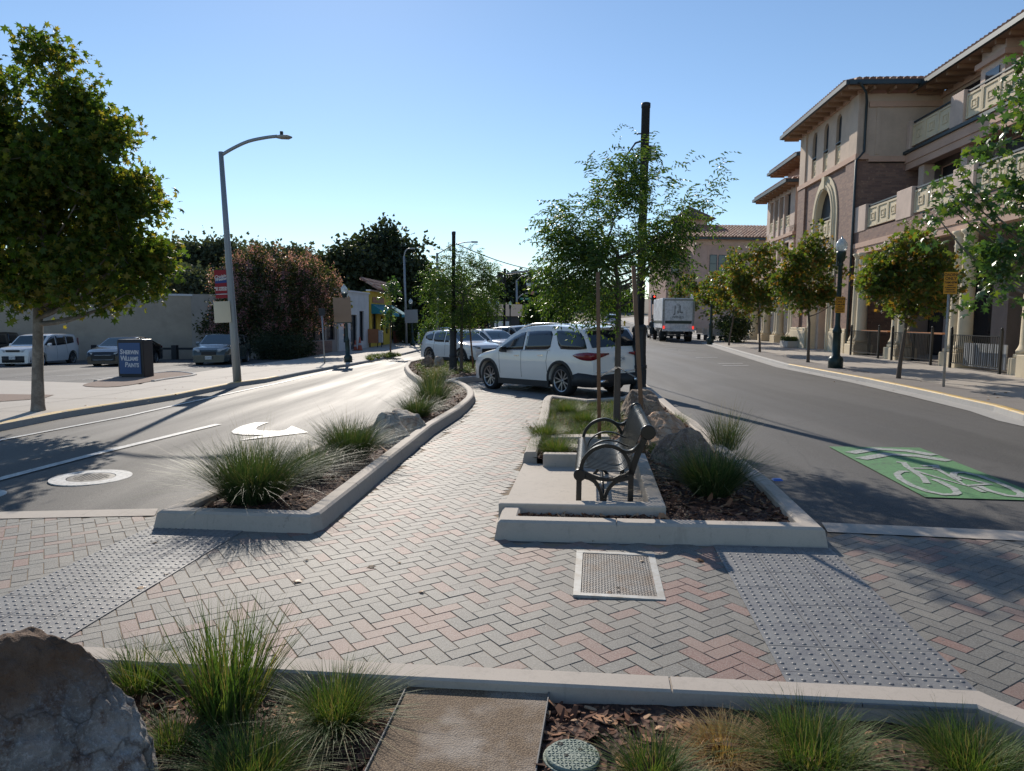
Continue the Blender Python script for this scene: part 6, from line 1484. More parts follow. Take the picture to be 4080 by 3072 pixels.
def wire(name,label,a,b_,sag=.0,r=.02,grp=None):
    a=Vector(a);b_=Vector(b_); m=MB(); n_=14; m.tube([tuple(a+(b_-a)*(i/n_)-Vector((0,0,sag*4*(i/n_)*(1-i/n_)))) for i in range(n_+1)],r,5); o=m.build(name,M_POLE); tag(o,label,'wire',grp); return o
A1=Vector((P1.location.x-.22,P1.location.y,P1.location.z+h1-.93)); A2=Vector((P2.location.x+.1,P2.location.y,P2.location.z+h2-.45))
wire('span_wire','thick wire from the tall bench side post down to the hanging lantern',A1,lp,.25,.022,'lantern span wires')
wire('span_wire','wire from the far left planter post to the hanging lantern',A2,lp,.12,.02,'lantern span wires')
A3=Vector((P3.location.x,P3.location.y,P3.location.z+h3-.5)); wire('span_wire','thin wire from the post by the mast arm to the hanging lantern',A3,lp,.1,.015,'lantern span wires')
b=MB(); d=(lp-A1)*.33
hl=thing('hanging_lantern','black bell shaped lantern hanging from wires over the street','lantern',(lp.x,lp.y,lp.z))
b=MB(); b.lathe([(.03,0),(.03,-.14),(.16,-.15),(.20,-.19),(.20,-.24),(.15,-.27),(.12,-.42),(.14,-.50),(.22,-.56),(.30,-.64),(.31,-.68),(.22,-.69)],18); b.build('housing',M_POLE,hl)
b=MB(); b.lathe([(.22,-.69),(.24,-.80),(.19,-.93),(.09,-1.0),(0,-1.02)],18); b.build('lens',M_GLOBE,hl)
# cobra lamp on the left
def lean_lamp():
    bl_=gl(946,1521,.125); D=bl_[1]; t=thing('street_lamp','tall grey street lamp with curved arm, red banner and metal panel','street lamp',bl_)
    top=atd(880,605,D)-Vector(bl_); jn=top*.965
    f=lambda a:tuple(Vector((0,0,0))+top*a)
    b=MB(); b.tube([f(-.01),f(.2),f(.6),f(1)],[.125,.115,.09,.07],14); b.build('pole',M_GREY,t)
    pts=[atd(px,py,D+dd)-Vector(bl_) for px,py,dd in [(884,617,0),(930,590,.1),(990,563,.2),(1060,548,.3),(1105,543,.35)]]
    b=MB(); b.tube(catmull([tuple(p) for p in pts],4),.05,8); b.build('arm',M_GREY,t)
    h0=atd(1100,545,D+.35)-Vector(bl_);h1_=atd(1163,546,D+.4)-Vector(bl_)
    b=MB(); v=(h1_-h0); b.tube([tuple(h0),tuple(h0+v*.3),tuple(h0+v*.75),tuple(h1_)],[.06,.10,.10,.03],10); b.v=[(x,h0.y+(y-h0.y)*1.4,h0.z+(z-h0.z)*.65) for x,y,z in b.v]; b.build('lamp_head',M_GALV,t)
    b=MB(); b.cbox(tuple(h0+v*.35+Vector((0,0,.10))),(.08,.08,.12)); b.build('photocell',M_TRIM,t)
    def quad(nm,pl,m,th=.012,yo=-.02):
        P=[atd(px,py,D)-Vector(bl_)+Vector((0,yo,0)) for px,py in pl]; b=MB(); vs=[tuple(p) for p in P]+[tuple(p+Vector((0,th,0))) for p in P]
        b.add(vs,[(0,1,2,3),(7,6,5,4),(0,4,5,1),(1,5,6,2),(2,6,7,3),(3,7,4,0)]); return b.build(nm,m,t),P
    ban,P=quad('banner',[(853,1077),(910,1075),(915,1187),(861,1189)],mat('banner_red',(.30,.02,.03),.7,var=.12,scale=3))
    b=MB(); P_=P; 
    o,_=quad('banner_blue_patch',[(857,1108),(908,1104),(909,1126),(859,1130)],mat('banner_blue',(.03,.07,.25),.7,var=.1),.006,-.028)
    o,_=quad('banner_footer',[(860,1171),(914,1169),(915,1173),(861,1175)],mat('banner_navy',(.05,.10,.3),.7,var=.1),.006,-.028)
    sc=D/FPX; up=(P[0]-P[3]).normalized(); rt=(P[1]-P[0]).normalized(); M_BT=mat('banner_text',(.75,.72,.7),.7,var=0)
    def tx(nm,body,px,py,size,shear=0,sx=1,rr=None):
        c=atd(px,py,D)-Vector(bl_)+Vector((0,-.04,0)); text(nm,body,size*sc,frame(c,rr or rt,up),M_BT,ban,.002,shear=shear,sx=sx,bold=.003)
    r2=(rt+up*.12).normalized()
    tx('banner_script',"Cruisin'",880,1102,17,.35,.95,r2); tx('banner_script','Weekend',886,1112,16,.35,.9,r2); tx('banner_words','3RD WEEKEND',885,1147,9,0,.95); tx('banner_words','IN AUGUST',885,1155,9,0,.95); tx('banner_small','www.cruisinweekend.com',888,1172,4.4)
    for py in (1075,1187):
        a=atd(850,py+1,D)-Vector(bl_);c=atd(920,py-1,D)-Vector(bl_); b=MB(); b.bar([tuple(a),tuple(c)],.02,.02); b.build('banner_bracket',M_TRIM,t)
    pan,P=quad('sign_back_panel',[(857,1202),(922,1200),(929,1284),(863,1287)],mat('bare_aluminium',(.42,.40,.37),.32,.8,var=.08,scale=1.5),.02,-.14)
    for py in (1212,1278):
        a=atd(858,py,D)-Vector(bl_)+Vector((0,-.12,0));c=atd(930,py,D)-Vector(bl_)+Vector((0,-.12,0)); b=MB(); b.bar([tuple(a),tuple(c)],.03,.03); b.build('panel_rail',M_GALV,t)
    return t
lean_lamp()
def quick_sign_post(): pass
# victorian posts
def globe_post(loc,h,label,rz=0,lean=0,sign=False,parts=2,group='green globe lamp posts'):
    t=thing('globe_lamp_post',label,'lamp post',loc,rz,group); t.rotation_euler=(0,lean,rz); s=h/4.3
    b=MB(); b.lathe([(.235*s,-.1),(.235*s,.30*s),(.20*s,.36*s),(.13*s,.42*s),(.125*s,1.15*s),(.145*s,1.18*s),(.145*s,1.25*s),(.10*s,1.35*s),(.08*s,1.45*s),(.068*s,3.35*s),(.085*s,3.38*s),(.09*s,3.42*s),(.07*s,3.5*s),(.12*s,3.55*s),(.15*s,3.78*s),(.155*s,3.84*s)],14); b.build('post',M_PG,t)
    b=MB(); b.lathe([(.13*s,3.84*s),(.17*s,3.92*s),(.19*s,4.05*s),(.16*s,4.14*s),(.14*s,4.16*s),(.09*s,4.24*s),(.03*s,4.28*s),(.025*s,4.33*s),(0,4.36*s)],14); b.build('globe',M_GLOBE,t)
    b=MB(); b.cbox((-.13*s,-.02,3.5*s),(.05,.05,.28*s)); b.build('sensor_box',M_PG,t)
    return t
M_YS=mat('sign_yellow',(.62,.30,.02),.5,var=.08,scale=3)
M_SB=mat('sign_ink',(.05,.03,.02),.6,var=0)
def loading_sign(parent,z,w=.30,h=.46,y=-.09,mult=1):
    b=MB(); b.box(-w/2,w/2,y-.004,y,z-h/2,z+h/2); o=b.build('sign_plate',M_YS,parent,bevel=.002)
    for tt,dz,sz in (('LOADING',.17,.078),('ONLY',.09,.085),('7AM-6PM',.01,.062),('FREIGHT',-.05,.032),('20 MINUTE LIMIT',-.095,.03),('PASSENGER',-.14,.032),('5 MINUTE LIMIT',-.185,.03)):
        text('sign_text',tt,sz*mult*1.05,frame((0,y-.007,z+dz*mult),(1,0,0),(0,0,1)),M_SB,o,.001,bold=.0015)
g=gl(3328,1466,.12); gp1=globe_post(g,4.35,'green globe lamp post carrying a yellow loading sign, on the right sidewalk'); zs=atd(3333,1215,g[1]).z-g[2]; loading_sign(gp1,zs,.33,.53,-.12,1.15)
g=gl(2830,1366,.12); globe_post(g,4.3,'green globe lamp post on the right sidewalk beside the box truck')
g=gl(1388,1443,.12); gp=globe_post(g,3.75,'green globe lamp post carrying a brown bronze banner plate, on the left sidewalk',0,-.05)
b=MB(); b.box(-.55,.30,-.10,-.08,1.95,3.15); b.build('bronze_plate',mat('bronze_plate',(.22,.15,.11),.4,.4,var=.3,scale=1.2),gp)
b=MB(); b.box(-.55,.30,-.11,-.07,1.90,1.95); b.build('plate_bracket',M_PG,gp)
g=gl(1645,1377,.12); gp=globe_post(g,3.9,'farther green globe lamp post on the left, beside the round green bush',0,-.05)
b=MB(); b.box(-.55,.55,-.10,-.08,1.9,3.0); b.build('grey_plate',mat('plate_grey',(.3,.3,.3),.5,.3,var=.1),gp)
for i,(px,D,h) in enumerate(((1947,80,4.2),(1981,78,4.2),(2008+24,86,4.2),(2752,75,4.2),(2715,82,4.2))):
    p=atd(px,1300,D); globe_post((p.x,D,float(gz(p.x,D))),h,['small distant globe lamp left of the far white car, leftmost of the pair','small distant globe lamp just left of the tall thin black post','small distant globe lamp right of the tall thin black post','distant globe lamp with lit white head among the street tree crowns','distant globe lamp head left of the box truck roof'][i],group='distant globe lamps')
# loading sign post right
g=gl(3759,1541,.12); t=thing('loading_sign','yellow loading sign on a thin galvanised post on the right sidewalk','sign',g); zt=atd(3770,1085,g[1]).z-g[2]; t.rotation_euler=(0,-.008,0)
b=MB(); b.tube([(0,0,-.1),(.0,0,zt)],.03,8); b.build('post',M_GALV,t); loading_sign(t,atd(3775,1128,g[1]).z-g[2],.33,.53,-.045,1.15)
# plain grey sign post on left sidewalk
g=gl(1294,1448,.12); t=thing('grey_sign_post','thin grey sign post on the left sidewalk under the flowering tree','post',g)
b=MB(); b.tube([(0,0,-.1),(-.12,0,2.6)],.035,8); b.build('post',M_GREY,t); b=MB(); b.box(-.25,.05,-.06,-.045,2.25,2.6); b.build('sign_back',M_POLE,t)
# traffic signal masts
M_SGRN=mat('street_sign_green',(.01,.22,.14),.5,var=0); M_SIGR=mat('signal_red',(.6,.01,.01),.3,var=0,emis=((1,.04,.02),6))
def signal_mast(px,D,top_y,label,arm,heads,lum,signpx,rpole=.16):
    p=atd(px,1300,D); z0=float(gz(p.x,D)); base=Vector((p.x,D,z0)); t=thing('signal_mast',label,'traffic signal',tuple(base))
    f=lambda x,y,dd=0:atd(x,y,D+dd)-base
    b=MB(); b.tube([(0,0,-.1),tuple(f(px,top_y))],[rpole,rpole*.75],12); b.build('pole',M_GREY,t)
    b=MB(); b.tube(catmull([tuple(f(x,y)) for x,y in arm],4),.09,8); b.build('mast_arm',M_GREY,t)
    if lum: b=MB(); b.tube(catmull([tuple(f(x,y)) for x,y in lum],4),.05,6); b.build('luminaire_arm',M_GREY,t); b=MB(); c=f(*lum[-1]); b.box(c.x-.35,c.x+.25,c.y-.15,c.y+.15,c.z-.08,c.z+.06); b.build('luminaire',M_GREY,t)
    for x,y0,y1,red in heads:
        a=f(x,y0);c=f(x,y1); b=MB(); b.box(a.x-.28,a.x+.28,-.25,-.02,c.z,a.z); h=b.build('signal_head',M_SIGB,t)
        hh=(a.z-c.z)/3
        for k in range(3):
            b=MB(); b.lathe([(.1,-.26),(.1,-.42),(.11,-.42),(.11,-.26)],12,(a.x,0,a.z-hh*(k+.5)),0,True,axis='y',cap=False); b.build('visor',M_SIGB,h)
            if red and k==0: b=MB(); b.lathe([(.10,-.262),(.0,-.28)],12,(a.x,0,a.z-hh*.5),0,True,axis='y'); b.build('red_lens',M_SIGR,h)
    for (x0,x1,y0,y1,m,tt) in signpx:
        a=f(x0,y0);c=f(x1,y1); b=MB(); b.box(a.x,c.x,-.22,-.19,c.z,a.z); o=b.build('sign_board',m,t)
        if tt: text('street_name',tt,(a.z-c.z)*.7,frame(((a.x+c.x)/2,-.225,(a.z+c.z)/2),(1,0,0),(0,0,1)),M_PWHITE,o,.002)
    return t
M_SW=mat('sign_backing',(.45,.45,.46),.5,.2,var=.05)
signal_mast(1742,70,1008,'big grey signal mast behind the far left planter tree with long arm over the street',[(1744,1170),(1830,1150),(1945,1114),(2009,1092),(2116,1079),(2200,1075)],[(1993,1084,1131,0),(2187,1058,1104,0)],[(1744,1012),(1800,980),(1850,966),(1893,964)],[(2140,2162,1064,1092,M_SW,None),(1815,1858,1160,1178,M_SGRN,'FIRST')])
signal_mast(2059,130,1117,'smaller far grey signal mast with a green street name sign',[(2062,1190),(2085,1172),(2139,1163)],[],[(2059,1117),(2080,1100),(2108,1096)],[(2072,2112,1186,1195,M_SGRN,'E MAIN ST'),(2115,2127,1160,1174,mat('orange_sign',(.5,.25,.2),.6,var=0),None)],.2)
signal_mast(2596,100,1170,'grey signal post with glowing red light left of the box truck',[(2596,1180),(2600,1178),(2604,1177)],[(2606,1176,1212,1)],None,[],.1)
signal_mast(2672,120,1150,'distant signal post with small red light above the truck roof',[(2676,1172),(2680,1172),(2684,1172)],[(2680,1168,1186,1)],None,[],.1)
# far cobra lamp in front of the oaks
p=atd(1620,1260,64); z0=float(gz(p.x,64)); base=Vector((p.x,64,z0)); t=thing('street_lamp','slim grey street lamp with short curved arm in front of the dark oaks','street lamp',tuple(base))
f=lambda x,y:tuple(atd(x,y,64)-base)
b=MB(); b.tube([(0,0,-.1),f(1610,1020)],[.11,.08],10); b.tube(catmull([f(1610,1022),f(1615,1003),f(1625,992),f(1637,990)],4),.05,6); b.build('pole',M_GREY,t)
b=MB(); c=Vector(f(1637,990)); b.box(c.x-.1,c.x+.35,c.y-.12,c.y+.12,c.z-.06,c.z+.06); b.build('lamp_head',M_GREY,t)
# small lamp standing on mast luminaire arm etc skipped
# ================================================================ monument sign
g0=at(480,1503,.14);D=g0[1]; base=(atd(523,1503,D).x,D,float(gz(g0[0],D))+.14)
t=thing('monument_sign','blue and black monument sign for a paint shop standing in the gravel bed','sign',base,-.12); t.rotation_euler=(0,-.02,-.16)
w_=(578-463)/FPX*D; zt=atd(520,1352,D).z-base[2]
M_SBLK=mat('sign_black',(.015,.016,.02),.5,var=.08); M_SBLU=mat('sign_blue',(.03,.085,.22),.5,var=.06,scale=1.5); M_STXT=mat('sign_white_text',(.6,.62,.66),.6,var=0)
b=MB(); b.add([(-w_/2,0,-.05),(w_/2,0,-.05),(w_/2,.55,-.05),(-w_/2,.55,-.05),(-w_/2,0,zt),(w_/2,0,zt),(w_/2,.55,zt),(-w_/2,.55,zt)],[(0,3,2,1),(4,5,6,7),(0,1,5,4),(1,2,6,5),(2,3,7,6),(3,0,4,7)]); b.build('cabinet',M_SBLK,t,bevel=.05)
b=MB(); b.box(-w_/2+.09,w_/2-.09,-.03,-.0,.12,zt-.12); face=b.build('blue_face',M_SBLU,t)
for tt,cap,z in (('HERWIN','S',.64),('ILLIAMS','W',.47),('AINTS','P',.30)):
    zz=zt*z+.02; sz=zt*.115; 
    x0=-w_/2+.14 if cap!='P' else -w_/2+.30
    c1=text('sign_letters',cap,sz*1.55,frame((x0,-.034,zz+.02),(1,0,0),(0,0,1)),M_STXT,face,.003,'LEFT',.12,.9,.006)
    wid={'S':.78,'W':1.22,'P':.78}[cap]*sz*.95
    text('sign_letters',tt,sz*1.25,frame((x0+wid,-.034,zz),(1,0,0),(0,0,1)),M_STXT,face,.003,'LEFT',.12,.80 if len(tt)<7 else .78,.006)
# ================================================================ fences, tables
t0=None
FM=Matrix.Translation(FO)@Matrix.Rotation(FA,4,'Z')
for i,(s0,s1) in enumerate(((-3.65,-.75),(-8.0,-4.9),(-12.1,-9.3))):
    s0w=FM@Vector((-.42,s0,0)); t=thing('patio_fence',['black picket patio fence nearest the brick tower','black picket patio fence behind the orange tinged plane tree','black picket patio fence on the right with grey slats behind it'][i],'fence',(s0w.x,s0w.y,float(gz(s0w.x,s0w.y))+.12),FA,'black patio fences'); Ls=s1-s0
    for y in (0,Ls): b=MB(); b.box(-.035,.035,y-.035,y+.035,-.05,1.28); b.lathe([(.03,1.28),(.045,1.31),(.03,1.35),(0,1.37)],8,(0,y,0)); b.build('post',M_IRON,t)
    b=MB(); b.box(-.02,.02,.035,Ls-.035,1.08,1.11); b.box(-.02,.02,.035,Ls-.035,.16,.19); n_=int(Ls/.11)
    b.build('rail',M_IRON,t)
    b=MB()
    for k in range(1,n_): y=k*Ls/n_; b.box(-.009,.009,y-.009,y+.009,.19,1.08)
    b.build('picket_panel',M_IRON,t)
    if i==2:
        b=MB()
        for k in range(14): y=.25+k*(Ls-.4)/14; b.box(.3,.34,y,y+.13,.1,.85)
        o=b.build('slat_screen',mat('grey_slats',(.3,.32,.34),.6,var=.1),t)
    else:
        cw=FM@Vector((.25,(s0+s1)/2,0)); tb_=thing('bar_table',['long wooden bar counter behind the fence by the tower','long wooden bar counter behind the middle fence'][i],'table',(cw.x,cw.y,float(gz(cw.x,cw.y))+.12),FA)
        b=MB(); b.box(-.3,.3,-Ls/2+.1,Ls/2-.1,1.06,1.11); b.build('tabletop',mat('counter_wood',(.45,.20,.09),.5,var=.15,scale=6),tb_)
        for y in (-Ls/2+.3,Ls/2-.3): b=MB(); b.box(-.04,.04,y-.04,y+.04,0,1.06); b.box(-.25,.25,y-.04,y+.04,-.02,.03); b.build('leg',M_IRON,tb_)
# low cream wall block at the right edge
c=at(4060,1503,.12); t=thing('stepped_block','cream stepped masonry block at the right picture edge beside the fence','wall block',(c[0],c[1],float(gz(*c))+.12),FA)
b=MB(); b.box(0,1.2,-1.5,.2,-.1,.62); b.box(.35,1.2,-1.5,.1,.62,.82); b.build('block',M_CREAM,t,bevel=.02)
# benches by the arcade, planters
def mini_bench(px,D,lab,rz):
    p=atd(px,1300,D); t=thing('arcade_bench',lab,'bench',(p.x,D,float(gz(p.x,D))+.12),rz,'pale benches by the arcade'); m=M_SW
    b=MB(); b.box(-.75,.75,0,.45,.42,.46); b.build('seat',m,t); b=MB(); b.box(-.75,.75,.43,.47,.5,.9); b.build('backrest',m,t)
    for x in (-.65,.65): b=MB(); b.box(x-.03,x+.03,.0,.45,0,.42); b.build('leg',M_IRON,t)
mini_bench(2822,56,'leftmost pale bench on the sidewalk beyond the farther green lamp',R(15)); mini_bench(2850,54,'middle pale bench in front of the green shrub',R(15)); mini_bench(2872,51,'right pale bench in front of the fern like shrub',R(15))
for i,(px,py,w_,lab) in enumerate(((2950,1352,1.6,'low stone planter box with grass by the far arcade columns'),(3150,1383,1.5,'low planter box with green plants left of the tower base'))):
    g=gl(px,py,.12); t=thing('planter_box',lab,'planter',g,FA); b=MB(); b.box(-.4,.4,-w_/2,w_/2,0,.35); b.build('box',M_CURBG,t,bevel=.02)
    P=rng.uniform(-1,1,(500,3))*[.38,w_/2-.05,.12]+[0,0,.45]; V,F=place_leaves(LEAF_LANCE,P,np.tile([0,0,1.],(500,1)),np.full(500,.18)); raw('plants',V,F,L_BUSH,t)
# traffic cones, news rack
M_CONE=mat('cone_orange',(.45,.10,.05),.6,var=.1)
for i,px in enumerate((1416,1434)):
    g=gl(px,1397,.12); t=thing('traffic_cone',['orange traffic cone at the grey shop door, left one','taller orange traffic cone at the grey shop door, right one'][i],'cone',g); s_=1+.3*i
    b=MB(); b.lathe([(.16*s_,.03),(.13*s_,.1),(.03*s_,.75*s_),(0,.76*s_)],12); b.build('cone',M_CONE,t); b=MB(); b.box(-.2,.2,-.2,.2,0,.03); b.build('foot',M_TRIM,t); b=MB(); b.lathe([(.105*s_,.3*s_),(.08*s_,.42*s_)],12,cap=False); b.v=[(x*1.08,y*1.08,z) for x,y,z in b.v]; b.build('reflective_band',M_SW,t)
g=gl(1500,1384,.12); t=thing('news_rack','orange brown news rack in front of the yellow shop','news rack',g)
b=MB(); b.box(-.6,.2,-.3,.2,.35,1.45); b.build('cabinet',mat('rack_orange',(.35,.14,.06),.6,var=.15),t); b=MB(); b.box(.22,.5,-.3,.2,.4,1.35); b.build('paper_box',M_SW,t)
for x in (-.5,.1,.4): b=MB(); b.box(x-.03,x+.03,-.03,.03,0,.36); b.build('leg',M_TRIM,t)
# bollards, hydrant, distant low wall
for i,(px,D) in enumerate(((1668,62),(1770,60),(1910,60))):
    p=atd(px,1300,D); t=thing('bollard',['pale bollard post left of the climbing shrub','pale bollard post beside the grey signal pole','pale bollard post behind the white crossover roof'][i],'bollard',(p.x,D,float(gz(p.x,D)))); b=MB(); b.lathe([(.09,-.05),(.09,1.15),(.05,1.22),(0,1.23)],10); b.build('post',M_SW,t)
p=atd(2489,1268,105); t=thing('fire_hydrant','tiny yellow fire hydrant far up the right sidewalk','hydrant',(p.x,105,float(gz(p.x,105))+.1)); b=MB(); b.lathe([(.16,0),(.16,.08),(.12,.1),(.12,.55),(.15,.6),(.1,.72),(0,.78)],10); b.build('barrel',mat('hydrant_yellow',(.6,.42,.03),.5,var=0),t); b=MB(); b.lathe([(.06,-.22),(.06,.22)],8,(0,0,.45),0,True,axis='x'); b.build('side_outlet',MATS['hydrant_yellow'],t)
p=atd(2010,1255,95); t=thing('distant_church_hall','grey gabled building with a white notice board behind the small globe lamps','building',(p.x-4,100,float(gz(p.x,100)))); b=MB(); b.box(2,6,0,8,-.5,2.2); b.add([(1.6,-.4,2.2),(6.4,-.4,2.2),(6.4,8.4,2.2),(1.6,8.4,2.2),(1.6,4,3.9),(6.4,4,3.9)],[(0,1,5,4),(2,3,4,5),(0,4,3),(1,2,5)]); b.build('hall',mat('hall_dark',(.10,.09,.085),.9,var=.1),t)
b=MB(); b.box(2.6,4.6,-1.,-.95,.6,1.5); b.build('notice_board',M_PWHITE,t)
# ================================================================ person
def person(loc,rz):
    t=thing('person','person seen from behind in dark clothes and cap reaching an arm towards the truck','person',loc,rz)
    me=bpy.data.meshes.new('body'); V=[(0,0,.95),(0,0,1.15),(0,-.01,1.38),(0,0,1.50),(0,.02,1.60),(0,.02,1.70),
      (.10,0,.90),(.12,.01,.50),(.13,.0,.10),(.13,.14,.05),(-.10,0,.90),(-.12,.02,.50),(-.14,0,.10),(-.14,.14,.05),
      (.20,0,1.42),(.36,.05,1.30),(.60,.15,1.34),(.68,.18,1.35),(-.20,0,1.42),(-.27,.02,1.14),(-.25,.10,.90),(-.25,.13,.82)]
    E=[(0,1),(1,2),(2,3),(3,4),(4,5),(0,6),(6,7),(7,8),(8,9),(0,10),(10,11),(11,12),(12,13),(2,14),(14,15),(15,16),(16,17),(2,18),(18,19),(19,20),(20,21)]
    rd=[.17,.17,.19,.07,.10,.10,.11,.08,.05,.045,.11,.08,.05,.045,.075,.055,.04,.04,.075,.055,.04,.04]
    me.from_pydata(V,E,[]); o=bpy.data.objects.new('body',me); COL.objects.link(o); o.parent=t
    sk_=o.modifiers.new('skin','SKIN'); o.modifiers.new('s','SUBSURF').levels=2
    for i,r in enumerate(rd): me.skin_vertices[0].data[i].radius=(r,r*.8)
    me.skin_vertices[0].data[0].use_root=True
    m=NT('clothes'); tc=m.node('ShaderNodeTexCoord'); s=m.node('ShaderNodeSeparateXYZ'); m.link(tc.outputs['Object'],s.inputs[0])
    mr=m.node('ShaderNodeMath',operation='DIVIDE'); m.link(s.outputs[2],mr.inputs[0]); mr.inputs[1].default_value=1.9
    c=ramp(m,mr.outputs[0],[(0,(.03,.03,.03)),(.06,(.20,.13,.10)),(.26,(.06,.065,.06)),(.52,(.05,.055,.055)),(.80,(.22,.14,.11)),(.95,(.22,.14,.11))],'CONSTANT'); m.link(c,m.b.inputs['Base Color']); m.b.inputs['Roughness'].default_value=.9; me.materials.append(m.m)
    b=MB(); b.lathe([(.105,1.69),(.11,1.73),(.09,1.79),(.0,1.82)],12,(0,.02,0)); b.box(-.06,.06,.08,.2,1.70,1.715); b.build('cap',M_TRIM,t)
    b=MB(); b.lathe([(.155,.48),(.19,.55),(.20,.9),(.20,1.0)],12,(0,0,0),cap=False); b.build('shorts',mat('shorts_dark',(.04,.045,.045),.9,var=.1),t)
g=gl(2597,1354); person(g,R(-8))
# ================================================================ boulders
def rockmat(name,a,b_,c,sc=2.5,rust=None):
    N=NT(name); v=coords(N); f=noi(N,v,sc,8,.65,.4); g=noi(N,v,sc*3.2,6,.7); h=noi(N,v,55,3,.8)
    col=mix(N,ramp(N,f,[(.42,0.),(.58,1.)]),a,b_); col=mix(N,ramp(N,g,[(.50,0.),(.62,.85)]),col,c); col=mix(N,ramp(N,h,[(.5,0.),(.7,.35)]),col,(.6,.6,.6))
    if rust:
        sx=N.node('ShaderNodeSeparateXYZ'); N.link(v,sx.inputs[0]); ad=N.node('ShaderNodeMath',operation='MULTIPLY_ADD'); N.link(f,ad.inputs[0]); ad.inputs[1].default_value=.75; N.link(sx.outputs[2],ad.inputs[2])
        rc_=mix(N,g,rust,[x*.4 for x in rust]); col=mix(N,ramp(N,ad.outputs[0],[(rust_z,0.),(rust_z+.32,.9)]),col,rc_)
    vr=N.node('ShaderNodeTexVoronoi',feature='DISTANCE_TO_EDGE'); vr.inputs['Scale'].default_value=sc*1.3; wv=N.node('ShaderNodeMix',data_type='VECTOR'); wv.inputs[0].default_value=.35; nn=N.node('ShaderNodeTexNoise'); nn.inputs['Scale'].default_value=sc; nn.inputs['Detail'].default_value=6; N.link(v,nn.inputs['Vector']); N.link(v,wv.inputs[4]); N.link(nn.outputs['Color'],wv.inputs[5]); N.link(wv.outputs[1],vr.inputs['Vector']); col=mix(N,ramp(N,vr.outputs['Distance'],[(.0,.7),(.025,0.)]),col,(.05,.035,.025))
    N.link(col,N.b.inputs['Base Color']); N.b.inputs['Roughness'].default_value=.85; bump(N,mix(N,.35,g,h),.9,.03); return N.m
rust_z=.80
RK_G=rockmat('rock_grey',(.33,.30,.25),(.46,.40,.31),(.32,.20,.12)); RK_B=rockmat('rock_brown',(.19,.12,.08),(.32,.23,.15),(.10,.06,.04)); RK_T=rockmat('rock_tan',(.56,.33,.19),(.42,.22,.11),(.62,.46,.32)); RK_N=rockmat('rock_near',(.15,.14,.13),(.30,.28,.26),(.085,.045,.028),3.2,(.17,.09,.045))
def boulder(label,c,w,d,h,m,seed,rz=0,cuts=11,sub=5,rough=.05,peak=None,nm='boulder',detail=1.0):
    rs=np.random.default_rng(seed); bm=bmesh.new(); bmesh.ops.create_icosphere(bm,subdivisions=sub,radius=1)
    pl=[]
    for k in range(cuts):
        n_=rs.normal(0,1,3); n_[2]=abs(n_[2])*.9; n_/=np.linalg.norm(n_); pl.append((Vector(n_),rs.uniform(.55,.88)))
    if peak: pl=[(Vector(p[:3]).normalized(),p[3]) for p in peak]+pl[:4]
    for v in bm.verts:
        p=v.co.copy()
        for n_,dd in pl:
            q=p.dot(n_)
            if q>dd: p-=n_*(q-dd)*.96
        k=p.normalized(); p+=k*(noise.noise(p*1.8+Vector((seed,0,0)))*rough*2.2+noise.noise(p*5+Vector((0,seed,0)))*rough+abs(noise.noise(p*12))*rough*.55*detail+noise.noise(p*28)*rough*.22*detail)
        v.co=Vector((p.x*w/2/.85,p.y*d/2/.85,max(-.3,p.z)*h/.8))
    me=bpy.data.meshes.new(nm); bm.to_mesh(me); bm.free(); me.polygons.foreach_set('use_smooth',[True]*len(me.polygons)); me.materials.append(m)
    o=bpy.data.objects.new(nm,me); COL.objects.link(o); o.location=c; o.rotation_euler=(0,0,rz); tag(o,label,'boulder'); 
    return o
def gb(px,py,w_px,h_px,dep,label,m,seed,hh=SOIL,**k):
    x,y=at(px,py,hh); w=w_px/FPX*y; h=h_px/FPX*y; return boulder(label,(x,y+dep*.35,float(gz(x,y))+hh-.02),w,dep,h*1.02,m,seed,**k)
gb(1560,1768,185,112,.55,'grey pointed boulder in the left planter, front one of the pair',RK_G,5,peak=[(.75,-.2,.6,.42),(-.6,-.5,.6,.62),(-.1,.1,1,.86)],cuts=6)
gb(1598,1725,190,100,.7,'flat topped pale boulder behind the grey pointed one',RK_G,6,peak=[(.1,-.1,1,.62),(.8,-.3,.5,.7),(-.9,-.2,.3,.6)])
gb(1470,1758,80,60,.35,'small brownish rock half hidden by the third grass clump',RK_B,7)
gb(2565,1660,180,92,.7,'dark brown boulder nearest the tall black post',RK_B,8,peak=[(.15,-.3,1,.78),(.9,-.2,.4,.8),(-.9,0,.5,.75)])
gb(2655,1770,215,118,.75,'tan orange boulder between the dark ones behind the bench',RK_T,9,peak=[(.55,-.4,.75,.62),(-.7,-.4,.7,.70),(0,.3,1,.9)],rough=.06)
gb(2740,1860,250,138,.6,'grey brown boulder right of the bench behind the large grass',RK_B,10,peak=[(-.75,-.35,.6,.50),(.4,-.3,1,.80),(.9,0,.3,.8)])
for i,(px,w,h) in enumerate(((1700,50,28),(1745,40,22),(1655,0,0))):
    if w: gb(px,1462,w*1.3,h*1.5,.6,['left small boulder among the grass in front of the crossover wheel','right small boulder among the grass in front of the crossover wheel'][i],RK_B if i==0 else RK_G,11+i)
gb(2215,1700,30,18,.15,'tiny stone on the mulch behind the bench',RK_G,15) if False else None
o=boulder('large weathered grey and rust boulder filling the bottom left corner',(-2.15,2.62,-.15),1.46,1.05,.77,RK_N,12,cuts=9,sub=7,rough=.035,peak=[(.78,-.35,.62,.66),(.35,-.75,.35,.80),(.1,.2,1,.84),(-.5,.2,.8,.86),(.95,.2,.15,.86)],detail=1.5)
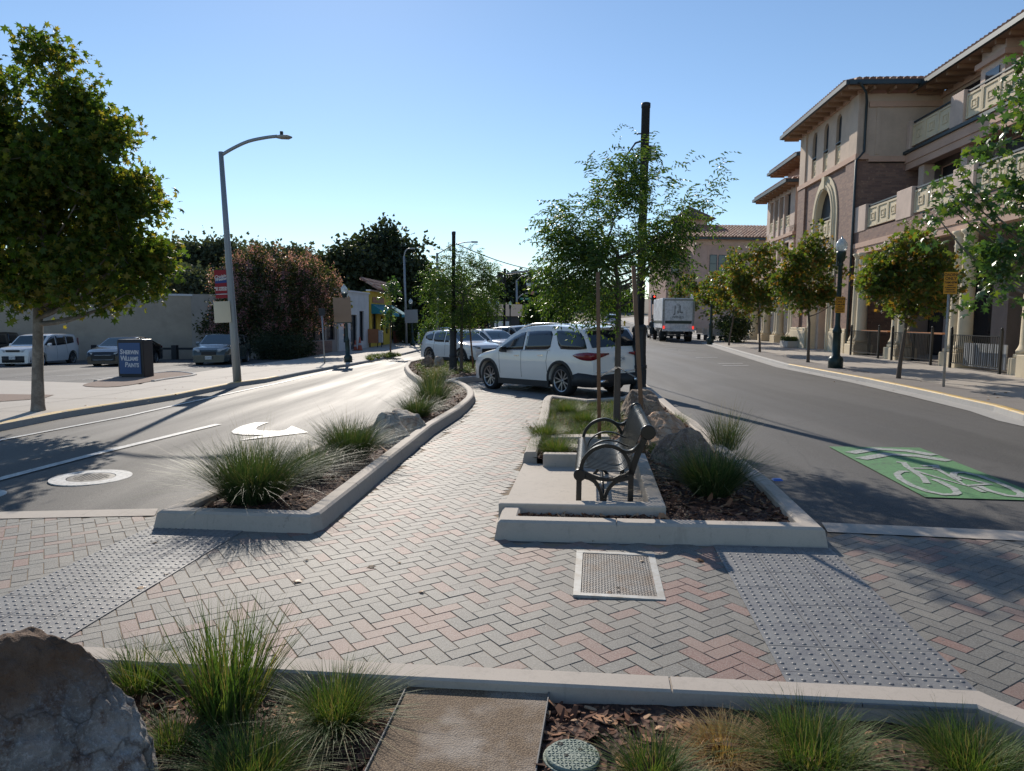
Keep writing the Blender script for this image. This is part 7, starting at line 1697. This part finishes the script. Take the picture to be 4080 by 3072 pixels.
# ================================================================ grasses
G_DEEP=leafmat('grass_deep',[(.045,.085,.03),(.06,.11,.038),(.035,.07,.025),(.085,.13,.05),(.17,.16,.08),(.05,.09,.03)],.3,.5,1.3,.3)
G_LITE=leafmat('grass_light',[(.07,.13,.03),(.095,.16,.035),(.055,.10,.028),(.13,.165,.045),(.24,.20,.09),(.065,.12,.03)],.32,.55,1.5,.2)
G_STRAW=leafmat('grass_straw',[(.45,.30,.12),(.5,.36,.17),(.38,.22,.08),(.3,.2,.1)],.3,.6,1.2)
G_PALE=leafmat('grass_seed',[(.30,.24,.13),(.22,.19,.10),(.36,.30,.18)],.3,.6,1.2)
def blades(n,R0,H,spread,w,rs,bend=1.0,seg=5,hvar=.35,up=0):
    a=rs.uniform(0,2*math.pi,n); r0=R0*np.sqrt(rs.random(n)); base=np.stack([r0*np.cos(a),r0*np.sin(a),np.zeros(n)],-1)
    a2=a+rs.normal(0,.5,n); lean=np.minimum(1.15,np.abs(rs.normal(.55,.32,n))*spread*(.35+.65*r0/R0)+.05); Ls=H*(1-hvar*rs.random(n)); drp=np.clip(np.abs(rs.normal(.6,.4,n))*bend,0,1.25)
    wv=rs.normal(0,.13,(n,2)); V=np.zeros((n,seg+1,2,3)); d=np.stack([np.cos(a2),np.sin(a2)],-1); s=np.stack([-np.sin(a2+rs.normal(0,.6,n)),np.cos(a2)],-1)
    for k in range(seg+1):
        t=k/seg; out=lean*t*Ls+drp*lean*(t**2)*Ls*.9; z=np.maximum(.01,Ls*(t-.55*drp*np.minimum(1.3,lean)*t**2.4)); ww=w*(1-t)**.7*(1 if k<seg else 0)*(.5+.5*min(1,t*4+.4))
        x=base[:,0]+d[:,0]*out+wv[:,0]*Ls*t*t; y=base[:,1]+d[:,1]*out+wv[:,1]*Ls*t*t
        for q,sg in ((0,-1),(1,1)): V[:,k,q,0]=x+s[:,0]*sg*ww; V[:,k,q,1]=y+s[:,1]*sg*ww; V[:,k,q,2]=z+.0
    V=V.reshape(-1,3); b_=np.arange(n)*(seg+1)*2; q=np.array([(2*k,2*k+1,2*k+3,2*k+2) for k in range(seg)]); F=(b_[:,None,None]+q[None]).reshape(-1,4); return V,F
def clump(nm,label,loc,R0,H,spread,n,m,seed,w=.003,bend=1.,seeds=0,group=None,hvar=.4,sh=1.35,sm_=None):
    rs=np.random.default_rng(seed); V,F=blades(n,R0,H,spread,w,rs,bend,5,hvar)
    if seeds:
        V2,F2=blades(seeds,R0*.7,H*sh,spread*.55,.0018,rs,.35,4,.3); t=thing(nm,label,'grass clump',loc,0,group); raw('blades',V,F,m,t); raw('seed_stems',V2,F2,sm_ or G_PALE,t)
    else: t=thing(nm,label,'grass clump',loc,0,group); raw('blades',V,F,m,t)
    return t
def gc(px,py,hh): x,y=at(px,py,hh); return (x,y,float(gz(x,y))+hh-.01)
GRPL='grass clumps in the long left planter'
clump('grass_clump','largest fountain grass clump at the near end of the left planter',gc(1010,1995,SOIL),.22,.74,1.0,2400,G_DEEP,1,.0032,1.25,60,GRPL)
clump('grass_clump','second smaller grass clump between the two big ones in the left planter',gc(1235,1905,SOIL),.13,.50,.85,900,G_DEEP,2,.003,1.2,20,GRPL)
clump('grass_clump','third grass clump just before the grey boulders in the left planter',gc(1395,1830,SOIL),.19,.64,.95,1900,G_DEEP,3,.0032,1.2,40,GRPL)
clump('grass_clump','sprawling grass clump just beyond the boulders in the left planter',gc(1660,1660,SOIL),.2,.52,1.2,800,G_DEEP,4,.004,1.1,30,GRPL)
clump('grass_clump','upright grass clump where the left planter narrows by the curve',gc(1722,1618,SOIL),.2,.75,.9,900,G_DEEP,5,.004,1.0,50,GRPL)
clump('grass_clump','far wispy greyish grass clump before the median tree',gc(1725,1560,SOIL),.2,.75,.8,600,G_DEEP,6,.004,.9,90,GRPL)
clump('grass_clump','very large dark fountain grass right of the bench',gc(2835,1970,SOIL),.17,.62,.95,1800,G_DEEP,7,.0032,1.25,50,None)
clump('grass_clump','tall wispy grass along the road side kerb behind the large one',gc(2890,1790,SOIL),.16,.62,.7,420,G_DEEP,8,.003,.7,60,None)
clump('grass_clump','low yellow green grass at the foot of the right stake',gc(2640,1815,SOIL),.12,.26,1.3,420,G_LITE,9,.003,1.,0,None)
clump('grass_clump','dry drooping grass right behind the bench back',gc(2600,1870,SOIL),.15,.25,1.6,420,G_STRAW,90,.003,1.2,0,None) if False else None
clump('grass_clump','small grass tuft between tan boulder and road kerb',gc(2690,1690,SOIL),.12,.26,1.2,350,G_LITE,91,.003,1.,0,None)
nz=lambda x,y:float(nearz(x,y))
def nb(x,y): return (x,y,nz(x,y)-.01)
def gn(px,py): x,y=at(px,py,-.065); return nb(x,y)
clump('grass_clump','tallest upright green grass with seed heads in front of the brick crossing',gn(905,2850),.13,.62,.55,420,G_LITE,11,.0042,.45,26,None,.45,1.12)
clump('grass_clump','medium green grass clump left of the gravelly path',gn(1340,2880),.09,.30,1.25,1100,G_LITE,12,.0022,1.1,6,None)
clump('grass_clump','short yellow green grass right of the corner boulder',gn(560,2740),.10,.26,1.0,600,G_LITE,13,.0022,.9,14,None)
clump('grass_clump','low pale grass clump at the bottom edge left of the path',gn(1000,3090),.13,.25,1.3,1300,G_LITE,14,.0022,1.1,4,None)
clump('grass_clump','straw coloured dry grass beside the corner boulder',gn(700,2960),.08,.2,1.3,420,G_LITE,15,.002,1.2,0,None)
clump('grass_clump','widest green grass clump in the right bark bed',gn(3230,3030),.17,.22,1.4,1700,G_LITE,16,.0022,1.1,14,None)
clump('grass_clump','green grass clump at the bottom right corner',gn(3880,3040),.15,.20,1.35,1400,G_LITE,17,.0022,1.1,10,None)
clump('grass_clump','curly dead orange grass tuft in the right bark bed',gn(2890,3000),.13,.13,1.8,1100,G_STRAW,18,.0016,1.6,0,None)
clump('grass_clump','small green tuft between valve lid and dead orange tuft',gn(2600,3110),.10,.18,1.3,600,G_LITE,19,.0022,1.1,4,None)
# lawn like sedge patches
def sedge(name,label,poly,n,H,m,hh,seed,w=.003,avoid=()):
    rs=np.random.default_rng(seed); xs_=[p[0] for p in poly];ys_=[p[1] for p in poly]; X=[];Y=[]
    while len(X)<n:
        cx=rs.uniform(min(xs_),max(xs_));cy=rs.uniform(min(ys_),max(ys_))
        if not pip(poly,np.array([cx]),np.array([cy]))[0]: continue
        k=26; X+=list(cx+rs.normal(0,.05,k));Y+=list(cy+rs.normal(0,.05,k))
    X=np.array(X[:n]);Y=np.array(Y[:n]); V,F=blades(n,.02,H,1.4,w,rs,1.0,3,.6); V=V.reshape(n,-1,3); V[:,:,0]+=X[:,None];V[:,:,1]+=Y[:,None];V[:,:,2]+=(gz(X,Y)+hh-.01)[:,None]
    o=raw(name,V.reshape(-1,3),F,m); tag(o,label,'grass',kind='stuff')
sedge('grass','short green sedge covering the right planter behind the bench',[at(*p,SOIL) for p in [(2120,1800),(2200,1600),(2350,1612),(2470,1610),(2480,1660),(2430,1760),(2300,1810)]],15000,.17,G_LITE,SOIL,33,.0035)
sedge('grass','short green sedge at the far end of the left planter under the staked tree',[at(*p,SOIL) for p in [(1640,1450),(1700,1430),(2000,1430),(2010,1465),(1850,1490),(1700,1510)]],9000,.22,G_LITE,SOIL,34,.009)
for i,(px,py,lab) in enumerate(((2215,1810,'bright green grass clump at the front left of the right planter grass'),(2170,1745,'rounded grass clump spilling over the right planter kerb'),(2330,1690,'grass clump in the middle of the right planter grass'),(2260,1650,'far grass clump of the right planter grass'))):
    clump('grass_clump',lab,gc(px,py,SOIL),.13,.30,1.3,900,G_LITE,60+i,.0028,1.1,5,'green clumps in the right planter')
sedge('grass','grass and reeds in the kerb strip by the sapling',[at(*p,.1) for p in [(1450,1440),(1500,1432),(1590,1420),(1560,1415),(1480,1425)]],1500,.35,G_LITE,.1,35,.02)
# ================================================================ bark chips and litter
def chips(name,label,poly,n,size,zf,seed,m=None,avoid=None):
    rs=np.random.default_rng(seed); xs_=[p[0] for p in poly];ys_=[p[1] for p in poly]
    X=rs.uniform(min(xs_),max(xs_),n*3);Y=rs.uniform(min(ys_),max(ys_),n*3); k=pip(poly,X,Y)
    if avoid is not None: k&=~pip(avoid,X,Y)
    X=X[k][:n];Y=Y[k][:n]; n=len(X); Lg=size*1.15*rs.gamma(3,.33,n); Wd=Lg*rs.uniform(.2,.6,n); th=size*.12; a=rs.uniform(0,6.28,n)
    sh=np.array([(-.5,-.35),(.1,-.5),(.5,-.15),(.45,.4),(-.15,.5),(-.5,.2)]); V=np.zeros((n,12,3)); tx_=rs.normal(0,.35,n);ty_=rs.normal(0,.35,n)
    for j in range(12):
        q=sh[j%6]*rs.uniform(.8,1.2,(n,2)); lx=q[:,0]*Lg;ly=q[:,1]*Wd; V[:,j,0]=X+lx*np.cos(a)-ly*np.sin(a); V[:,j,1]=Y+lx*np.sin(a)+ly*np.cos(a); V[:,j,2]=lx*tx_+ly*ty_+(th if j<6 else 0)
    V[:,:,2]+=(zf(X,Y)+rs.uniform(.0,.012,n))[:,None]
    top=np.arange(6); F6=[]
    V=V.reshape(-1,3); base=np.arange(n)*12
    F=np.concatenate([np.stack([base+0,base+1,base+2,base+3],-1),np.stack([base+0,base+3,base+4,base+5],-1)]+[np.stack([base+i,base+6+i,base+6+(i+1)%6,base+(i+1)%6],-1) for i in range(6)])
    o=raw(name,V,F,m or M_CHIP); tag(o,label,'bark chips',kind='stuff')
nearpoly=[p for p in offset_line(NP,-.2,False)]; nearpoly=[p for p in nearpoly]+[(3.6,1.2),(-3.6,1.2)]
chips('bark_chips','loose bark chips on the bed in front of the brick crossing',nearpoly,17000,.035,nearz,77,avoid=AGp)
bk=[p for p in offset_line(resample(RP_right,.6),.2 if offset_line(RP_right,.2)[3][0]<RP_right[3][0] else -.2)]
chipR=insR
chips('bark_chips','loose bark chips in the right planter near the bench',chipR,9000,.04,lambda x,y:gz(x,y)+SOIL,78)
chips('bark_chips','loose bark chips in the long left planter',insL,9000,.045,lambda x,y:gz(x,y)+SOIL,79)
chips('bark_chips','loose bark chips in the narrow strip before the bench pad',[bp(-.6,-.5),bp(.78,-.52),bp(.78,-.33),bp(-.55,-.32)],500,.04,lambda x,y:gz(x,y)+SOIL,80)
rs=np.random.default_rng(3); P=[];
for a,b_,n_ in (((-3,4.6),(2,6),14),((8.5,14),(12,24),40),((-10,14),(-8.2,30),30),((.1,9),(.5,14),14)):
    for k in range(n_): x=rs.uniform(a[0],b_[0]);y=rs.uniform(a[1],b_[1]); P.append((x,y,float(gz(x,y))+(.13 if abs(x)>8 else .02)))
P=np.array(P); V,F=place_leaves(LEAF_STAR,P,rs.normal(0,1,P.shape)*[1,1,.05],rs.uniform(.03,.09,len(P)),8,rs); o=raw('fallen_leaves',V,F,leafmat('dry_leaf',[(.2,.1,.04),(.28,.15,.06),(.14,.08,.04)],.1)); tag(o,'dry brown leaves scattered on the walks','leaves',kind='stuff')
# ================================================================ camera, light, world
cam=bpy.data.cameras.new('camera'); co=bpy.data.objects.new('camera',cam); COL.objects.link(co)
cam.sensor_width=36; cam.lens=36*FPX/4080; cam.clip_end=4000; cam.clip_start=.05
M=Matrix.Identity(4)
for i in range(3): M[i][0]=cR[i]; M[i][1]=cU[i]; M[i][2]=-cF[i]
M[2][3]=CH; co.matrix_world=M; scene.camera=co
EL,AZ=R(29.5),R(-13)
sd=Vector((math.sin(AZ)*math.cos(EL),math.cos(AZ)*math.cos(EL),math.sin(EL)))
sl=bpy.data.lights.new('sun','SUN'); so=bpy.data.objects.new('sun',sl); COL.objects.link(so); sl.energy=4.9; sl.angle=R(.55); sl.color=(1,.91,.79)
so.rotation_euler=sd.to_track_quat('Z','Y').to_euler(); so.location=(0,0,30)
w=bpy.data.worlds.new('World'); scene.world=w; w.use_nodes=True; nt=w.node_tree
sk=nt.nodes.new('ShaderNodeTexSky'); sk.sky_type='NISHITA'; sk.sun_disc=False; sk.sun_elevation=EL; sk.sun_rotation=AZ
sk.air_density=1.0; sk.dust_density=.05; sk.ozone_density=2.5; sk.altitude=50
mx=nt.nodes.new('ShaderNodeMix'); mx.data_type='RGBA'; mx.blend_type='MULTIPLY'; mx.inputs[0].default_value=1; mx.inputs[7].default_value=(.93,.97,1.0,1); nt.links.new(sk.outputs[0],mx.inputs[6]); nt.links.new(mx.outputs[2],nt.nodes['Background'].inputs[0]); nt.nodes['Background'].inputs[1].default_value=.13
scene.view_settings.view_transform='Standard'; scene.view_settings.look='None'; scene.view_settings.exposure=0.0; scene.view_settings.gamma=1
scene.cycles.max_bounces=8; scene.cycles.transparent_max_bounces=8; scene.cycles.use_denoising=True; scene.cycles.sample_clamp_indirect=8
